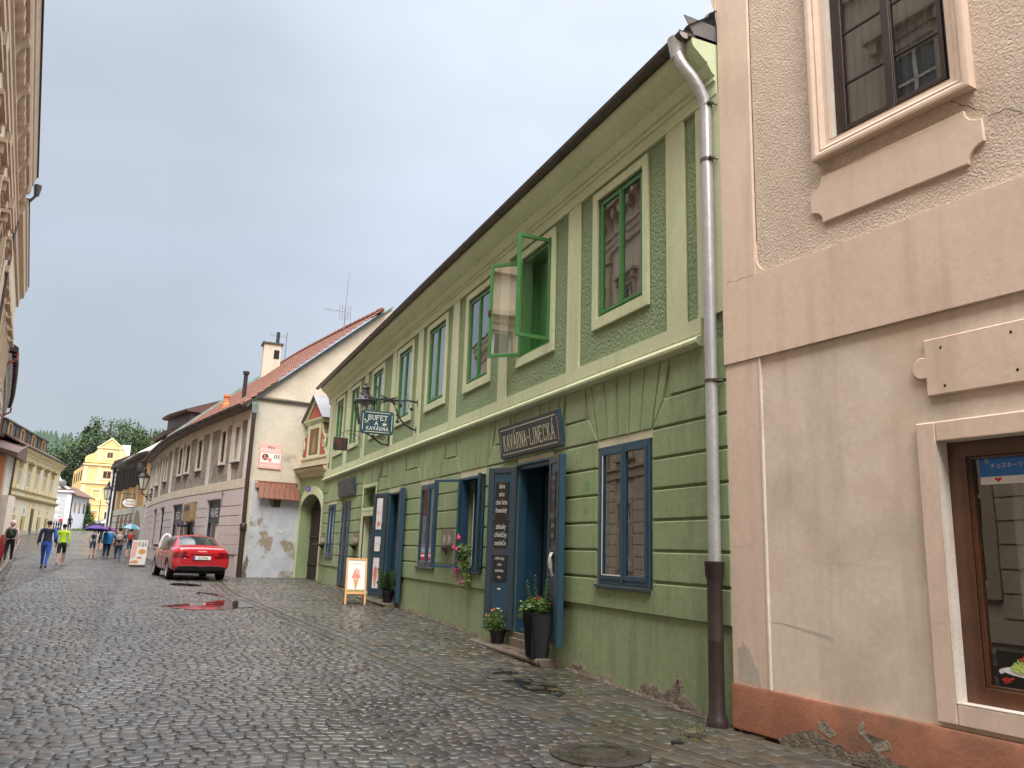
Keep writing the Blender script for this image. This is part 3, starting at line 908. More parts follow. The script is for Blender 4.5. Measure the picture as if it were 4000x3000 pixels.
# course under each window (between sill and plinth ledge)
for k in ('A', 'B2', 'B1', 'GW'):
    a, c = OPEN[k][:2]
    lo.block(G, [(a - .05, .965), (c + .05, .965), (c + .05, 1.22), (a - .05, 1.22)], 0, BO - .001, BV)
for h_ in heads:                                # fan of voussoirs over every opening
    a, c = h_[0] - .03, h_[1] + .03
    cx = (a + c) / 2; zb = 3.09 if h_[3] < 3.2 else 3.36
    nW = 5
    hw = (c - a) / 2
    for k in range(nW):
        p, q = -1 + 2 * k / nW, -1 + 2 * (k + 1) / nW
        tp, tq = p * 1.32, q * 1.32
        g_ = .010
        lo.block(G, [(cx + p * hw + g_, zb), (cx + q * hw - g_, zb), (cx + tq * hw - g_, 3.875), (cx + tp * hw + g_, 3.875)], 0, BO + (.004 if k == 2 else 0), .008)
for gi, (a, c) in enumerate(gaps):              # stepped courses between the fans
    hl = heads[gi - 1] if gi > 0 else None
    hr = heads[gi] if gi < len(heads) else None
    def edge(h_, z, side):
        hw = (h_[1] - h_[0]) / 2 + .03; cx = (h_[0] + h_[1]) / 2; zb = 3.09 if h_[3] < 3.2 else 3.36
        k = 1 + .32 * max(0, (z - zb)) / (3.875 - zb)
        return cx + side * (hw * k + .014)
    za, zb_, zc_ = 3.075 + J, 3.42, 3.875
    L0 = edge(hl, za, 1) if hl else a; L1 = edge(hl, zb_, 1) if hl else a; L2 = edge(hl, zc_, 1) if hl else a
    R0 = edge(hr, za, -1) if hr else c; R1 = edge(hr, zb_, -1) if hr else c; R2 = edge(hr, zc_, -1) if hr else c
    s_in = .16 if (R0 - L0) > 1.0 else .04
    if hl: L0b, L1b = L0 + .0, L1 + s_in
    else: L0b, L1b = L0, L1
    if hr: R0b, R1b = R0, R1 - s_in
    else: R0b, R1b = R0, R1
    lo.block(G, [(L0b, za), (R0b, za), (R1b, zb_ - J), (L1b, zb_ - J)], 0, BO, BV)
    if hl and L1b - L1 > .05: lo.block(G, [(L0b + .02, za + .03), (L1b - .02, zb_ - J), (L1b - .02, zb_ + J), (L2 + .16, zc_), (L2, zc_)], 0, BO - .002, .006)
    if hr and R1 - R1b > .05: lo.block(G, [(R0b - .02, za + .03), (R2, zc_), (R2 - .16, zc_), (R1b + .02, zb_ + J), (R1b + .02, zb_ - J)], 0, BO - .002, .006)
    aa = L2 + .165 if hl and L1b - L1 > .05 else L2; bb = R2 - .165 if hr and R1 - R1b > .05 else R2
    if bb - aa > .06: lo.block(G, [(max(L1b, aa), zb_ + J), (min(R1b, bb), zb_ + J), (bb, zc_), (aa, zc_)] if max(L1b, aa) < min(R1b, bb) else [(aa, zb_ + J), (bb, zb_ + J), (bb, zc_), (aa, zc_)], 0, BO - .001, .008)
lower_wall = lo.build('lower_wall', 'green_wall', cafe)
for k in ('D1', 'D2', 'D3'):
    b = MB(); reveals(b, G, [OPEN[k]], 0, .42); b.build('door_jamb', 'blue_paint', cafe, recalc=False)
b = MB(); reveals(b, G, [OPEN['N2']], 0, .45); b.build('niche_jamb', 'cream', cafe, recalc=False)
for k in ('A', 'B1', 'B2', 'GW', 'N1'): room(G, [OPEN[k]], -.30, 1.6, cafe)
for k in ('D1', 'D2', 'D3', 'N2'): room(G, [OPEN[k]], -.46, 2.2, cafe, 'interior')
for k in ('A', 'B2', 'B1', 'D2', 'GW', 'D1'):   # cream strips over the openings
    a, c, _, z = OPEN[k]
    b = MB(); b.box(G, a - .045, c + .045, .001, .018, z - .005 + (.01 if k == 'D1' else 0), 3.085); b.build('head_strip', 'cream_pale', cafe)
# ground floor windows
def shop_win(k, gm='glass', cur='curtain_grey'):
    a, c, z0, z1 = OPEN[k]
    return casement(cafe, G, a + .003, c - .003, z0 + .003, z1 - .003, 'blue_paint', o=.024, glass_m=gm, fw=.055, outer=.06, curt=cur, cas_depth=.14)
wA = shop_win('A')
b = MB(); b.box(G, 9.05 - .118, 9.05 - .102, .035, .040, 1.37, 2.87); b.box(G, 8.43, 8.94, .035, .040, 1.36, 1.375); b.build('glazing_bead', 'white_paint', wA)
wB1 = shop_win('B1')
wGW = shop_win('GW')
for k in ('A', 'B2', 'B1', 'GW'):
    a, c, z0, z1 = OPEN[k]
    b = MB(); b.box(G, a - .03, c + .03, .033, .075, z0 - .045, z0 - .002); b.build('window_sill', 'slate_paint', cafe, bevel=.006)
# window B2 stands open
a, c, z0, z1 = OPEN['B2']
b = MB(); frame_rect(b, G, a + .003, c - .003, z0 + .003, z1 - .003, .05, -.14, .02)
wo = b.build('window', 'blue_paint', cafe, bevel=.003)
wo['label'] = 'open blue shop window with flowers on its sill'
leaf('casement_leaf', wo, FrD(5.17, 14.36, -sin(R(38)), cos(R(38))), .60, 1.28, 2.95, 'blue_paint', 'glass_clear', fw=.05)
leaf('casement_leaf', wo, FrD(5.17, 13.14, -sin(R(40)), -cos(R(40)), -1), .30, 1.28, 2.95, 'blue_paint', 'glass_clear', fw=.05)
b = MB()                                       # inner box window, teal jamb panels
b.box(G, a + .05, c - .05, -.33, -.30, z0, z0 + .25)
b.box(G, c - .34, c - .30, -.5, -.14, z0 + .06, z1 - .05)
b.box(G, c - .30, c - .05, -.33, -.31, z0 + .06, z1 - .05)
b.build('inner_casement', 'interior_teal', wo)
b = MB(); b.box(G, a + .07, a + .36, -.42, -.40, z0 + .06, z1 - .06); b.build('inner_blind', 'beige_board', wo)
b = MB(); b.box(G, c - .35, c - .342, -.13, -.12, z0 + .1, z1 - .3); b.build('glass_edge', 'white_paint', wo)

def door_leaf(fr, w, z0, z1, th=.05, edge=.0, panel=True, side=1, m='slate_paint', name='door_leaf', zs=None):
    """panelled shutter leaf; 'side' is the side (o sign) carrying the panels"""
    b = MB(); b.box(fr, 0, w, -th / 2, th / 2, z0, z1)
    b2 = MB()
    fw = w * .17
    zs = zs or [(z0 + .08, z0 + (z1 - z0) * .44), (z0 + (z1 - z0) * .50, z0 + (z1 - z0) * .66), (z0 + (z1 - z0) * .70, z1 - .09)]
    for p, q in ((0.0, fw), (w - fw, w)): b2.box(fr, p + .001, q - .001, side * (th / 2 + .001), side * (th / 2 + .016), z0 + .001, z1 - .001)
    pz = z0
    for u, v in zs + [(z1, z1)]:
        b2.box(fr, fw, w - fw, side * (th / 2 + .001), side * (th / 2 + .015), pz + .001, u - .001); pz = v
    f = b.build(name, 'blue_paint', cafe, bevel=.003)
    b2.build('stile_frame', m, f, bevel=.003)
    return f, fw, zs
# --- the cafe door: two shutter leaves folded back
d1 = FrD(5.165, 11.67, -sin(R(22)), cos(R(22)), -1)
L1_, fw, zs = door_leaf(d1, .60, .42, 2.96, side=-1)
L1_['label'] = 'left blue door leaf carrying two chalk menu boards'
d2 = FrD(5.165, 10.43, -sin(R(13)), -cos(R(13)), -1)
L2_, fw2, zs2 = door_leaf(d2, .58, .40, 2.97, side=1)
L2_['label'] = 'right blue door leaf with a narrow chalkboard and a curled paper notice'
b = MB()                                       # thick weathered edge strips of the leaves
b.box(d2, .585, .63, -.055, .03, .38, 2.98); b.build('edge_strip', 'blue_paint', L2_, bevel=.004)
b = MB(); b.box(d1, .605, .64, -.03, .05, .40, 2.97); b.build('edge_strip', 'blue_paint', L1_, bevel=.004)
b = MB()                                       # iron hinges
for z in (.75, 1.75, 2.6): b.box(d1, -.012, .008, -.045, -.03, z - .07, z + .07)
b.build('hinge', 'slate_paint', L1_)
def on_leaf(fr, side, s_, z, th=.05, extra=.018):
    return fr(s_, side * (th / 2 + extra), z)
def leaf_axes(fr, side):   # reading direction for someone looking at that face
    n = Vector((fr.n[0], fr.n[1], 0)) * side
    right = Vector((0, 0, 1)).cross(n)
    return right
def chalkboard(fr, side, sc, w, z0, z1, parent, lines, h, sx=.8, mm='chalk'):
    b = MB(); b.box(fr, sc - w / 2, sc + w / 2, side * .026, side * .044, z0, z1)
    cb = b.build('chalkboard', 'blackboard', parent, bevel=.003)
    r_ = leaf_axes(fr, side)
    n = len(lines)
    for i, t in enumerate(lines):
        if t: text(t, mm, cb, fr(sc, side * .0445, z1 - (z1 - z0) * (i + .78) / (n + .15)), r_, (0, 0, 1), h, sx, ext=.0015, name='chalk_writing', shear=.15)
    return cb
chalkboard(d1, -1, .30, .29, 1.66, 2.72, L1_, ['káva', 'víno', 'chai latte', 'limonády', '', 'zákusky', 'chlebíčky', 'sendviče'], .085, .62)
chalkboard(d1, -1, .30, .29, 1.16, 1.56, L1_, ['coffee to go', 'cakes', 'sandwiches', 'soup'], .05, .62)
chalkboard(d2, 1, .30, .26, 1.78, 2.74, L2_, ['otevřeno', 'denně', '9-17', '', 'dětský', 'koutek', 'terasa'], .085, .55, 'chalk_dim')
b = MB()                                       # little paper stickers on the lower panel
for z in (1.02, .72): b.box(d1, .26, .33, -.045, -.041, z, z + .018)
b.build('sticker', 'paper', L1_)
b = MB(); V, F = [], []                        # curled paper sheet hanging on the right leaf
for i in range(13):
    z = 1.62 - .40 * i / 12; o = .05 + .03 * sin(i / 12 * 5.0)
    V += [d2(.22, o, z), d2(.42, o + .012 * sin(i), z)]
for i in range(12): F.append((2 * i, 2 * i + 1, 2 * i + 3, 2 * i + 2))
b.add(V, F); b.build('paper_notice', 'paper', L2_, recalc=False, smooth=True)
b = MB()
for z in (1.55, 1.48, 1.44, 1.40, 1.33, 1.30): b.box(d2, .25, .36, .078 + .0, .080, z, z + .006)
b.build('notice_print', 'chalk_dim', L2_)
# door frame, inner doors and threshold
b = MB(); frame_rect(b, G, 10.453, 11.647, .413, 2.967, .05, -.12, .008, wt=.06)
b.box(G, 10.40, 11.70, .01, .06, 2.965, 3.0)
b.build('door_frame', 'blue_paint', cafe, bevel=.004)
i1 = FrD(5.62, 11.60, cos(R(8)), -sin(R(20)), 1)
b = MB(); b.box(G, 11.0, 11.62, -.48, -.43, .45, 2.9)
ind = b.build('inner_door', 'interior_teal', cafe)
b = MB(); b.box(G, 11.005, 11.025, -.42, -.405, .7, 2.7); b.build('door_edge', 'white_paint', ind)
b = MB(); b.box(G, 10.52, 10.80, -.60, -.57, 1.0, 2.75); b.build('inner_blind', 'beige_board', cafe)
# --- doorsteps
def step_slab(s0, s1, zt, zb, out, parent, name='doorstep'):
    b = MB()
    nose = [(0, zt), (out, zt), (out + .02, zt - .015), (out + .028, zt - .04), (out + .02, zt - .065), (out - .005, zt - .08), (out - .01, zt - .10), (out - .035, zt - .115), (out - .04, zb), (0, zb)]
    b.profile(G, nose, s0 + .06, s1 - .06)
    for sgn, e in ((-1, s0), (1, s1)):
        # rounded end
        pr = [(0, zt), (out - .03, zt), (out - .01, zt - .03), (out - .02, zt - .08), (out - .05, zt - .11), (out - .06, zb), (0, zb)]
        b.profile(G, pr, e, e - sgn * .0601)
    return b.build(name, 'step_stone', parent, bevel=.012)
step_slab(10.08, 12.75, .20, -.08, .34, cafe)
b = MB(); b.box(G, 10.46, 11.64, -.45, .10, .19, .33); b.box(G, 10.47, 11.63, -.46, .04, .33, .405); b.build('threshold', 'step_stone', cafe, bevel=.01)
step_slab(18.15, 21.0, .375, .1, .34, cafe)
# --- second door (ice cream posters), leaves folded back
e1 = FrD(5.165, 19.67, -sin(R(23)), cos(R(23)), -1)
K1, fw, zs = door_leaf(e1, .56, .42, 2.97, side=-1)
K1['label'] = 'blue door leaf with three ice cream posters'
def poster(fr, side, sc, w, z0, z1, parent, m='paper_pinkish', name='poster'):
    b = MB(); b.box(fr, sc - w / 2, sc + w / 2, side * .026, side * .043, z0, z1)
    return b.build(name, m, parent)
def blob(b, fr, sc, zc, rx, rz, o, n=18, jag=.0):
    b.quad(*[fr(sc + rx * (1 + random.uniform(-jag, jag)) * cos(2 * pi * k / n), o, zc + rz * (1 + random.uniform(-jag, jag)) * sin(2 * pi * k / n)) for k in range(n)])
P1 = poster(e1, -1, .29, .22, 2.06, 2.84, K1)
b = MB(); blob(b, e1, .29, 2.20, .04, .06, -.0445); b.build('picture', 'leaf', P1, recalc=False)
b = MB(); blob(b, e1, .27, 2.19, .055, .04, -.0452, jag=.2); b.build('picture', 'icecream_red', P1, recalc=False)
b = MB(); blob(b, e1, .31, 2.17, .035, .045, -.0458, jag=.2); b.build('picture', 'icecream_cone', P1, recalc=False)
text('KOPEČKOVÁ\nZMRZLINA', 'icecream_red', P1, e1(.29, -.0445, 2.48), leaf_axes(e1, -1), (0, 0, 1), .030, .8, name='print')
P2 = poster(e1, -1, .29, .22, 1.52, 1.88, K1)
text('CARTE D\'OR', 'chalk_dim', P2, e1(.29, -.0445, 1.69), leaf_axes(e1, -1), (0, 0, 1), .024, .8, name='print')
P3 = poster(e1, -1, .29, .22, .62, 1.36, K1)
def cone_picture(b1, b2, fr, sc, zb, k, o):
    b2.quad(fr(sc - .012 * k, o, zb), fr(sc + .012 * k, o, zb), fr(sc + .055 * k, o, zb + .20 * k), fr(sc - .055 * k, o, zb + .20 * k))
    blob(b1, fr, sc, zb + .27 * k, .072 * k, .10 * k, o - .0006 if o < 0 else o + .0006, 20, .08)
    blob(b1, fr, sc, zb + .34 * k, .055 * k, .09 * k, o - .0010 if o < 0 else o + .001, 20, .03)
b1, b2 = MB(), MB(); cone_picture(b1, b2, e1, .29, .66, 1.15, -.0445)
b1.build('picture', 'icecream_red', P3, recalc=False); b2.build('picture', 'icecream_cone', P3, recalc=False)
e2 = FrD(5.165, 18.57, -sin(R(10)), -cos(R(10)), -1)
K2, _, _ = door_leaf(e2, .54, .40, 3.0, side=1)
b = MB(); b.box(e2, .545, .60, -.06, .03, .39, 3.0); b.build('edge_strip', 'blue_paint', K2, bevel=.004)
b = MB(); frame_rect(b, G, 18.603, 19.647, .413, 2.967, .05, -.12, .008); b.build('door_frame', 'blue_paint', cafe, bevel=.004)
b = MB(); b.box(G, 19.1, 19.62, -.60, -.56, .45, 2.92); b.build('inner_door', 'interior_teal', cafe)
# --- recessed small door with a barred transom, cream surround
b = MB()
frame_rect(b, G, 20.90, 22.5, 2.58, 3.34, .10, .033, .06)
b.box(G, 22.3, 22.5, .034, .058, .42, 2.575); b.box(G, 20.90, 21.0, .034, .058, .42, 2.575); b.box(G, 21.0, 22.3, .034, .056, 2.45, 2.575)
b.build('niche_surround', 'cream', cafe, bevel=.006)
b = MB()
b.box(G, 21.66, 21.69, -.14, -.11, 2.68, 3.24); b.box(G, 21.0, 22.35, -.14, -.11, 2.93, 2.96)
b.build('transom_bars', 'interior_teal', cafe)
b = MB(); b.box(G, 21.005, 22.295, -.22, -.15, .42, 2.45)
nd = b.build('small_door', 'blue_paint', cafe)
b = MB()
for k in range(9):
    z = 1.3 + k * .12
    for sgn, s0 in ((1, 21.25), (-1, 21.95)):
        b.tube([G(s0 - .12, -.142, z - sgn * .06), G(s0 + .12, -.142, z + sgn * .06)], .010, 4)
b.build('lattice', 'slate_paint', nd)
# --- closed double door at the far end
b = MB(); b.box(G, 24.12, 25.36, -.05, .012, .42, 2.95)
cd = b.build('double_door', 'blue_paint', cafe, bevel=.004)
b = MB()
for a in (24.15, 24.77):
    frame_rect(b, G, a, a + .56, .45, 2.93, .09, .013, .032)
    b.box(G, a + .09, a + .47, .013, .031, 1.35, 1.47); b.box(G, a + .09, a + .47, .013, .031, 2.2, 2.3)
b.box(G, 24.72, 24.76, .013, .05, .43, 2.94)
b.build('door_panels', 'slate_paint', cd, bevel=.004)

# ------------------------------------------------------------------ upper storey
WIN = [(26.35, 27.50), (24.02, 25.18), (21.10, 22.28), (18.33, 19.50), (15.77, 16.95), (13.22, 14.38), (10.62, 11.77), (8.0, 9.15)]
WZ = (4.80, 6.54)
ub = MB(); hol = [(a, c, *WZ) for a, c in WIN]
wall_grid(ub, G, 6.43, 28.78, 3.9, 7.35, hol, step=.6)
reveals(ub, G, hol, 0, .06)
ub.build('upper_wall', 'green_rough', cafe, recalc=False)
for h_ in hol:
    b = MB(); reveals(b, G, [h_], -.061, .3); b.build('window_jamb', 'green_paint', cafe, recalc=False)
    room(G, [h_], -.36, 1.5, cafe)
    a, c = h_[:2]
    b = MB(); frame_rect(b, G, a - .135, c + .135, 4.64, 6.675, .13, .002, .042, wb=.155, wt=.13); b.build('window_surround', 'cream', cafe, bevel=.006)
PIL = [(6.43, 6.88), (7.10, 7.48), (9.66, 10.05), (12.30, 12.69), (14.93, 15.31), (17.43, 17.80), (19.78, 20.15), (22.95, 23.36), (25.45, 25.86), (27.9, 28.80)]
for a, c in PIL:
    b = MB(); b.box(G, a, c, .001, .034, 4.17, 6.74); b.build('pilaster', 'cream', cafe, bevel=.006)
b = MB()
b.profile(G, [(0, 3.86), (.09, 3.875), (.125, 3.90), (.13, 3.93), (.105, 3.965), (.06, 3.985), (.05, 4.005), (.058, 4.012), (.058, 4.19), (0, 4.20)], 6.80, 28.88, step=1.2)
b.build('string_course', 'cream', cafe, smooth=35)
b = MB(); b.profile(G, [(0, 6.73), (.045, 6.73), (.045, 6.88), (.075, 6.89), (.075, 6.92), (.055, 6.935), (.055, 6.955), (.09, 6.97), (.12, 7.02), (.15, 7.06), (.15, 7.09), (.18, 7.10), (.24, 7.15), (.30, 7.20), (.345, 7.24), (.36, 7.285), (.36, 7.34), (0, 7.345)], 6.47, 29.10, step=1.5)
b.build('cornice', 'cornice_green', cafe, smooth=30)
for i, (a, c) in enumerate(WIN):
    if i == 6: continue
    w = casement(cafe, G, a + .02, c - .02, WZ[0] + .02, WZ[1] - .02, 'green_paint', o=-.01, fw=.04, outer=.03, curt='curtain' if i < 5 else 'curtain_grey', glass_m='glass', mull=.04)
    if i == 7: w['label'] = 'large closed green window nearest the downpipe'
a, c = WIN[6]
b = MB(); frame_rect(b, G, a + .01, c - .01, WZ[0] + .01, WZ[1] - .01, .05, -.16, -.02)
b.box(G, a + .10, c - .06, -.42, -.38, WZ[0] + .05, WZ[0] + .12)
w7 = b.build('window', 'green_paint', cafe, bevel=.003)
w7['label'] = 'green upstairs window with both sashes swung open'
b = MB(); b.box(G, c - .42, c - .06, -.34, -.31, WZ[0] + .05, WZ[1] - .05); b.box(G, a + .30, a + .34, -.36, -.30, WZ[0] + .05, WZ[1] - .05); b.build('inner_casement', 'green_paint', w7)
curtain(G, a + .08, a + .36, WZ[0] + .1, WZ[1] - .1, -.45, w7, 'curtain')
leaf('sash', w7, FrD(5.185, 11.74, -sin(R(46)), cos(R(46))), .60, 4.83, 6.50, 'green_paint', 'glass_mirror', fw=.055)
leaf('sash', w7, FrD(5.185, 10.64, -sin(R(92)), cos(R(92))), .60, 4.83, 6.50, 'green_paint', 'glass_clear', fw=.055)
b = MB(); q = FrD(5.185, 11.74, -sin(R(46)), cos(R(46))); b.box(q, .56, .61, -.035, .035, 5.55, 5.67); b.tube([q(.575, .03, 5.61), q(.575, .09, 5.60)], .008, 6); b.build('window_latch', 'rust', w7)

# ------------------------------------------------------------------ roof, gutter, downpipe
rb = MB(); V, F = [], []
ns, nr = 560, 30
sl = math.tan(R(40))
for j in range(nr + 1):
    d = j * .28
    for dd, dz in ((0, .035), (.27, 0)) if j < nr else ((0, .035),):
        for i in range(ns + 1):
            s_ = 6.44 + 22.95 * i / ns
            V.append(G(s_, .42 - d - dd, 7.40 + (d + dd) * sl + dz + .042 * abs(sin(s_ * pi / .22))))
m_ = ns + 1
for r_ in range(len(V) // m_ - 1):
    for i in range(ns): F.append((r_ * m_ + i, r_ * m_ + i + 1, (r_ + 1) * m_ + i + 1, (r_ + 1) * m_ + i))
rb.add(V, F)
rf = rb.build('roof', 'roof_tile_brown', cafe, recalc=False)
b = MB(); b.box(G, 6.47, 29.35, -8.0, .40, 7.345, 7.385); b.prism(FrD(5.2, 29.3, 1, 0, 1), [(-.2, 7.4), (8.0, 7.4), (8.0, 7.5 + 8.0 * sl), (0, 7.5)], 0, .05); b.build('eaves_board', 'gutter_metal', rf)
b = MB(); V, F = [], []
gn = 10
R1_, R2_ = .078, .072
prof = [(.43 + R1_ * cos(pi + pi * k / gn), 7.40 + R1_ * sin(pi + pi * k / gn)) for k in range(gn + 1)] + [(.43 + R2_ * cos(2 * pi - pi * k / gn), 7.402 + R2_ * sin(2 * pi - pi * k / gn)) for k in range(gn + 1)]
b.profile(G, prof, 6.50, 29.55, step=1.7)
gt = b.build('gutter', 'gutter_metal', cafe, smooth=50)
b = MB(); b.tube([G(6.5 + .0, .43 - .08, 7.405), G(6.5, .43 + .085, 7.405)], .008, 6)
for k in range(14):
    s_ = 6.9 + k * 1.66
    b.profile(G, [(.43 + (R1_ + .006) * cos(pi + pi * i / gn), 7.40 + (R1_ + .006) * sin(pi + pi * i / gn)) for i in range(gn + 1)] + [(.43 + (R1_ + .001) * cos(2 * pi - pi * i / gn), 7.40 + (R1_ + .001) * sin(2 * pi - pi * i / gn)) for i in range(gn + 1)], s_, s_ + .03)
b.build('gutter_bracket', 'gutter_metal', gt, smooth=50)
b = MB(); b.quad(*[G(6.498, .43 + R1_ * cos(pi + pi * k / gn), 7.40 + R1_ * sin(pi + pi * k / gn)) for k in range(gn + 1)]); b.build('gutter_end', 'steel', gt, recalc=False)
pts = [G(6.66, .43, 7.34), G(6.65, .43, 7.22), G(6.63, .41, 7.12), G(6.61, .36, 7.03), G(6.58, .28, 6.92), G(6.57, .20, 6.80), G(6.565, .14, 6.68), G(6.565, .118, 6.56), G(6.565, .115, 6.3)]
b = MB(); b.tube(pts, .064, 20, caps=False)
b.tube([G(6.565, .115, 6.3), G(6.565, .115, 1.56)], .064, 20)
dpu = b.build('downpipe', 'steel', cafe, smooth=40)
b = MB(); b.lathe(G(6.66, .43, 7.16), [(.066, 0), (.07, .02), (.105, .22), (.11, .24), (.10, .24)], 20)
b.build('funnel', 'steel', dpu, smooth=40)
for z in (5.93, 3.42, 6.60):
    b = MB(); b.lathe(G(6.565, .115, z), [(.067, -.018), (.071, -.018), (.071, .018), (.067, .018)], 20)
    b.tube([G(6.565 - .07, .08, z), G(6.565 - .10, .0, z)], .008, 6); b.box(G, 6.565 - .10, 6.565 - .075, .08, .15, z - .012, z + .012)
    b.build('pipe_clip', 'gutter_metal', dpu, smooth=40)
b = MB(); b.lathe(G(6.565, .125, gz(6.5) - .03), [(.10, 0), (.105, .03), (.10, .10), (.088, .12), (.086, .14), (.078, .16), (.076, .8), (.078, .81), (.078, .83), (.075, .84), (.074, 1.38), (.078, 1.40), (.092, 1.44), (.092, 1.53), (.098, 1.54), (.098, 1.57), (.08, 1.575)], 28)
cp = b.build('cast_downpipe', 'cast_iron', cafe, smooth=40)
b = MB(); b.prism(FrD(4.72, 6.47, 1, 0), [(0.02, 7.60), (.47, 7.58), (.50, 7.35), (.17, 7.35)], 0, .012); b.box(G, 6.45, 6.49, -.6, .02, 7.36, 7.78); b.build('flashing', 'grey_sheet', cafe)

# bare patches where the render has fallen off the foot of the wall
def patch(pts, m, o=.003, th=.004, name='bare_patch', parent=None, fr=G):
    # jagged outline
    out_ = []
    for i in range(len(pts)):
        a, c = pts[i], pts[(i + 1) % len(pts)]
        for t in (0, .25, .5, .75):
            out_.append((a[0] + (c[0] - a[0]) * t + random.gauss(0, .012), a[1] + (c[1] - a[1]) * t + random.gauss(0, .012)))
    b = MB(); b.prism(fr, out_, o, o + th)
    return b.build(name, m, parent or cafe)
patch([(8.16, .0), (8.16, .11), (8.02, .25), (7.95, .18), (7.87, .23), (7.62, .20), (7.47, .27), (7.36, .40), (7.29, .33), (7.28, .24), (7.05, .11), (6.9, .02)], 'bare_edge', .001, .003)
patch([(8.14, .0), (8.12, .10), (8.02, .20), (7.93, .14), (7.85, .20), (7.6, .17), (7.46, .24), (7.37, .35), (7.33, .24), (7.40, .16), (7.15, .10), (6.95, .02)], 'bare_render', .0035, .006)
patch([(9.88, .02), (9.86, .12), (9.73, .21), (9.6, .20), (9.52, .26), (9.40, .17), (9.36, .04)], 'bare_edge', .001, .003)
patch([(9.84, .02), (9.70, .17), (9.58, .16), (9.5, .20), (9.42, .13), (9.42, .03)], 'bare_render', .0035, .006)
patch([(8.95, .02), (8.94, .12), (8.84, .18), (8.70, .15), (8.6, .06)], 'bare_edge', .001, .004)
b = MB()                                       # old pale paint runs right of the name board
for k in range(22):
    s_ = 9.95 - k * .036 + random.gauss(0, .006)
    b.quad(G(s_, .0345, 3.45 + random.random() * .05), G(s_ + .014, .0345, 3.45), G(s_ + .012, .0345, 3.70 + random.random() * .08), G(s_, .0345, 3.72))
b.build('paint_runs', 'old_paint_run', cafe, recalc=False)
for s_, z_, w_, h_ in ((9.34, 2.50, .15, .16), (9.38, 2.18, .10, .13), (8.75, 1.12, .10, .05)):
    b = MB(); blob(b, G, s_, z_, w_ / 2, h_ / 2, .0335, 16, .15); b.build('touched_up_spot', 'fresh_green', cafe, recalc=False)
b = MB(); V, F = [], []                        # dirt band along the foot
ys = np.arange(6.45, 28.7, .12)
for y in ys: V += [G(y, .001, gz(y) - .1), G(y, .006, gz(y) + .025 + random.gauss(.012, .015)), G(y, .03, gz(y) - .01), G(y, .06, gz(y) - .03)]
for i in range(len(ys) - 1):
    for k in range(3): F.append((4 * i + k, 4 * i + k + 1, 4 * i + 5 + k, 4 * i + 4 + k))
b.add(V, F); b.build('dirt_foot', 'bare_render', cafe, recalc=False)
# back and side walls so that the block is closed
b = MB(); b.box(G, 6.5, 28.7, -9, -.9 - 1.8, -.3, 7.3); b.box(G, 28.70, 28.775, -8.9, -.01, -.3, 7.34); b.box(G, 6.44, 6.5, -8.9, -.01, -.3, 7.34); b.build('rear_wall', 'green_wall', cafe)
b = MB(); b.tube([G(28.1, .045, 6.6), G(28.1, .045, 4.35)], .008, 6); b.box(G, 28.05, 28.15, .035, .08, 4.32, 4.48); b.build('cable_box', 'grey_sheet', cafe)
# ------------------------------------------------------------------ the pink building on the right
K = Fr(5.2, 6.43, 6.46)
KR = (-K.d[0], -K.d[1], 0)           # reading direction on this wall
pink = thing('pink_building', (5.9, 1.0, 0), 'pink and beige rendered building with a brown window and terracotta plinth at the right edge', 'building')
UW = (-2.56, -1.40, 5.48, 7.75); LW = (-4.6, -2.19, .64, 2.55)
b = MB()
b.box(K, -.44, .02, .0, .035, 4.42, 13); b.prism(K, [(.02, 7.55), (.05, 7.75), (.14, 8.1), (.16, 8.6), (.02, 8.6)], -.4, .035)
b.build('corner_pilaster', 'pink_wall', pink, bevel=.01)
b = MB(); wall_grid(b, K, -14, -.44, 3.57, 13, [UW, (-6.8, -5.6, 5.48, 7.75)], step=.5); b.build('rough_wall', 'pink_rough', pink, recalc=False)
b = MB(); b.box(K, -14, .018, .0, .04, 3.575, 4.43)
# rounded lower corner of the rough field
V = [(-.441, 4.43), (-.441, 4.75)] + [(-.441 - .16 * (1 - cos(t)), 4.75 - .16 - .0 + .16 * (1 - sin(t)) - .0) for t in np.linspace(0, pi / 2, 7)] + [(-.60, 4.43)]
V = [(-.441, 4.431), (-.441, 4.78)] + [(-.62 + .18 * cos(t), 4.62 - .18 * sin(t)) for t in np.linspace(0, pi / 2, 8)] + [(-.75, 4.431)]
b.prism(K, V, 0, .028)
b.build('broad_band', 'pink_wall', pink, bevel=.008)
b = MB(); wall_grid(b, K, -14, .0, .30, 3.58, [LW, (-8.9, -6.5, .64, 2.55)], step=.5); b.build('lower_wall', 'pink_grey', pink, recalc=False)
b = MB(); b.box(K, -.425, .015, .0, .022, .45, 3.574); b.build('lower_pilaster', 'pink_wall', pink, bevel=.005)
b = MB(); b.box(K, -.455, -.428, .0, .03, .452, 3.573); b.build('corner_bead', 'cream_bead' if 'cream_bead' in M else 'white_jamb', pink, bevel=.005)
b = MB(); b.profile(K, [(0, .455), (.035, .45), (.045, .425), (.045, .06), (-.02, .05), (-.05, -.3), (-.1, -.3)], -14, .012, step=1.0)
b.build('plinth', 'terracotta_paint', pink, smooth=35)
# upper window
b = MB()
a, c, z0, z1 = UW
pr = [(.0, 0), (.085, 0), (.085, .05), (.07, .075), (.075, .10), (.045, .13), (.045, .145), (.0, .15)]
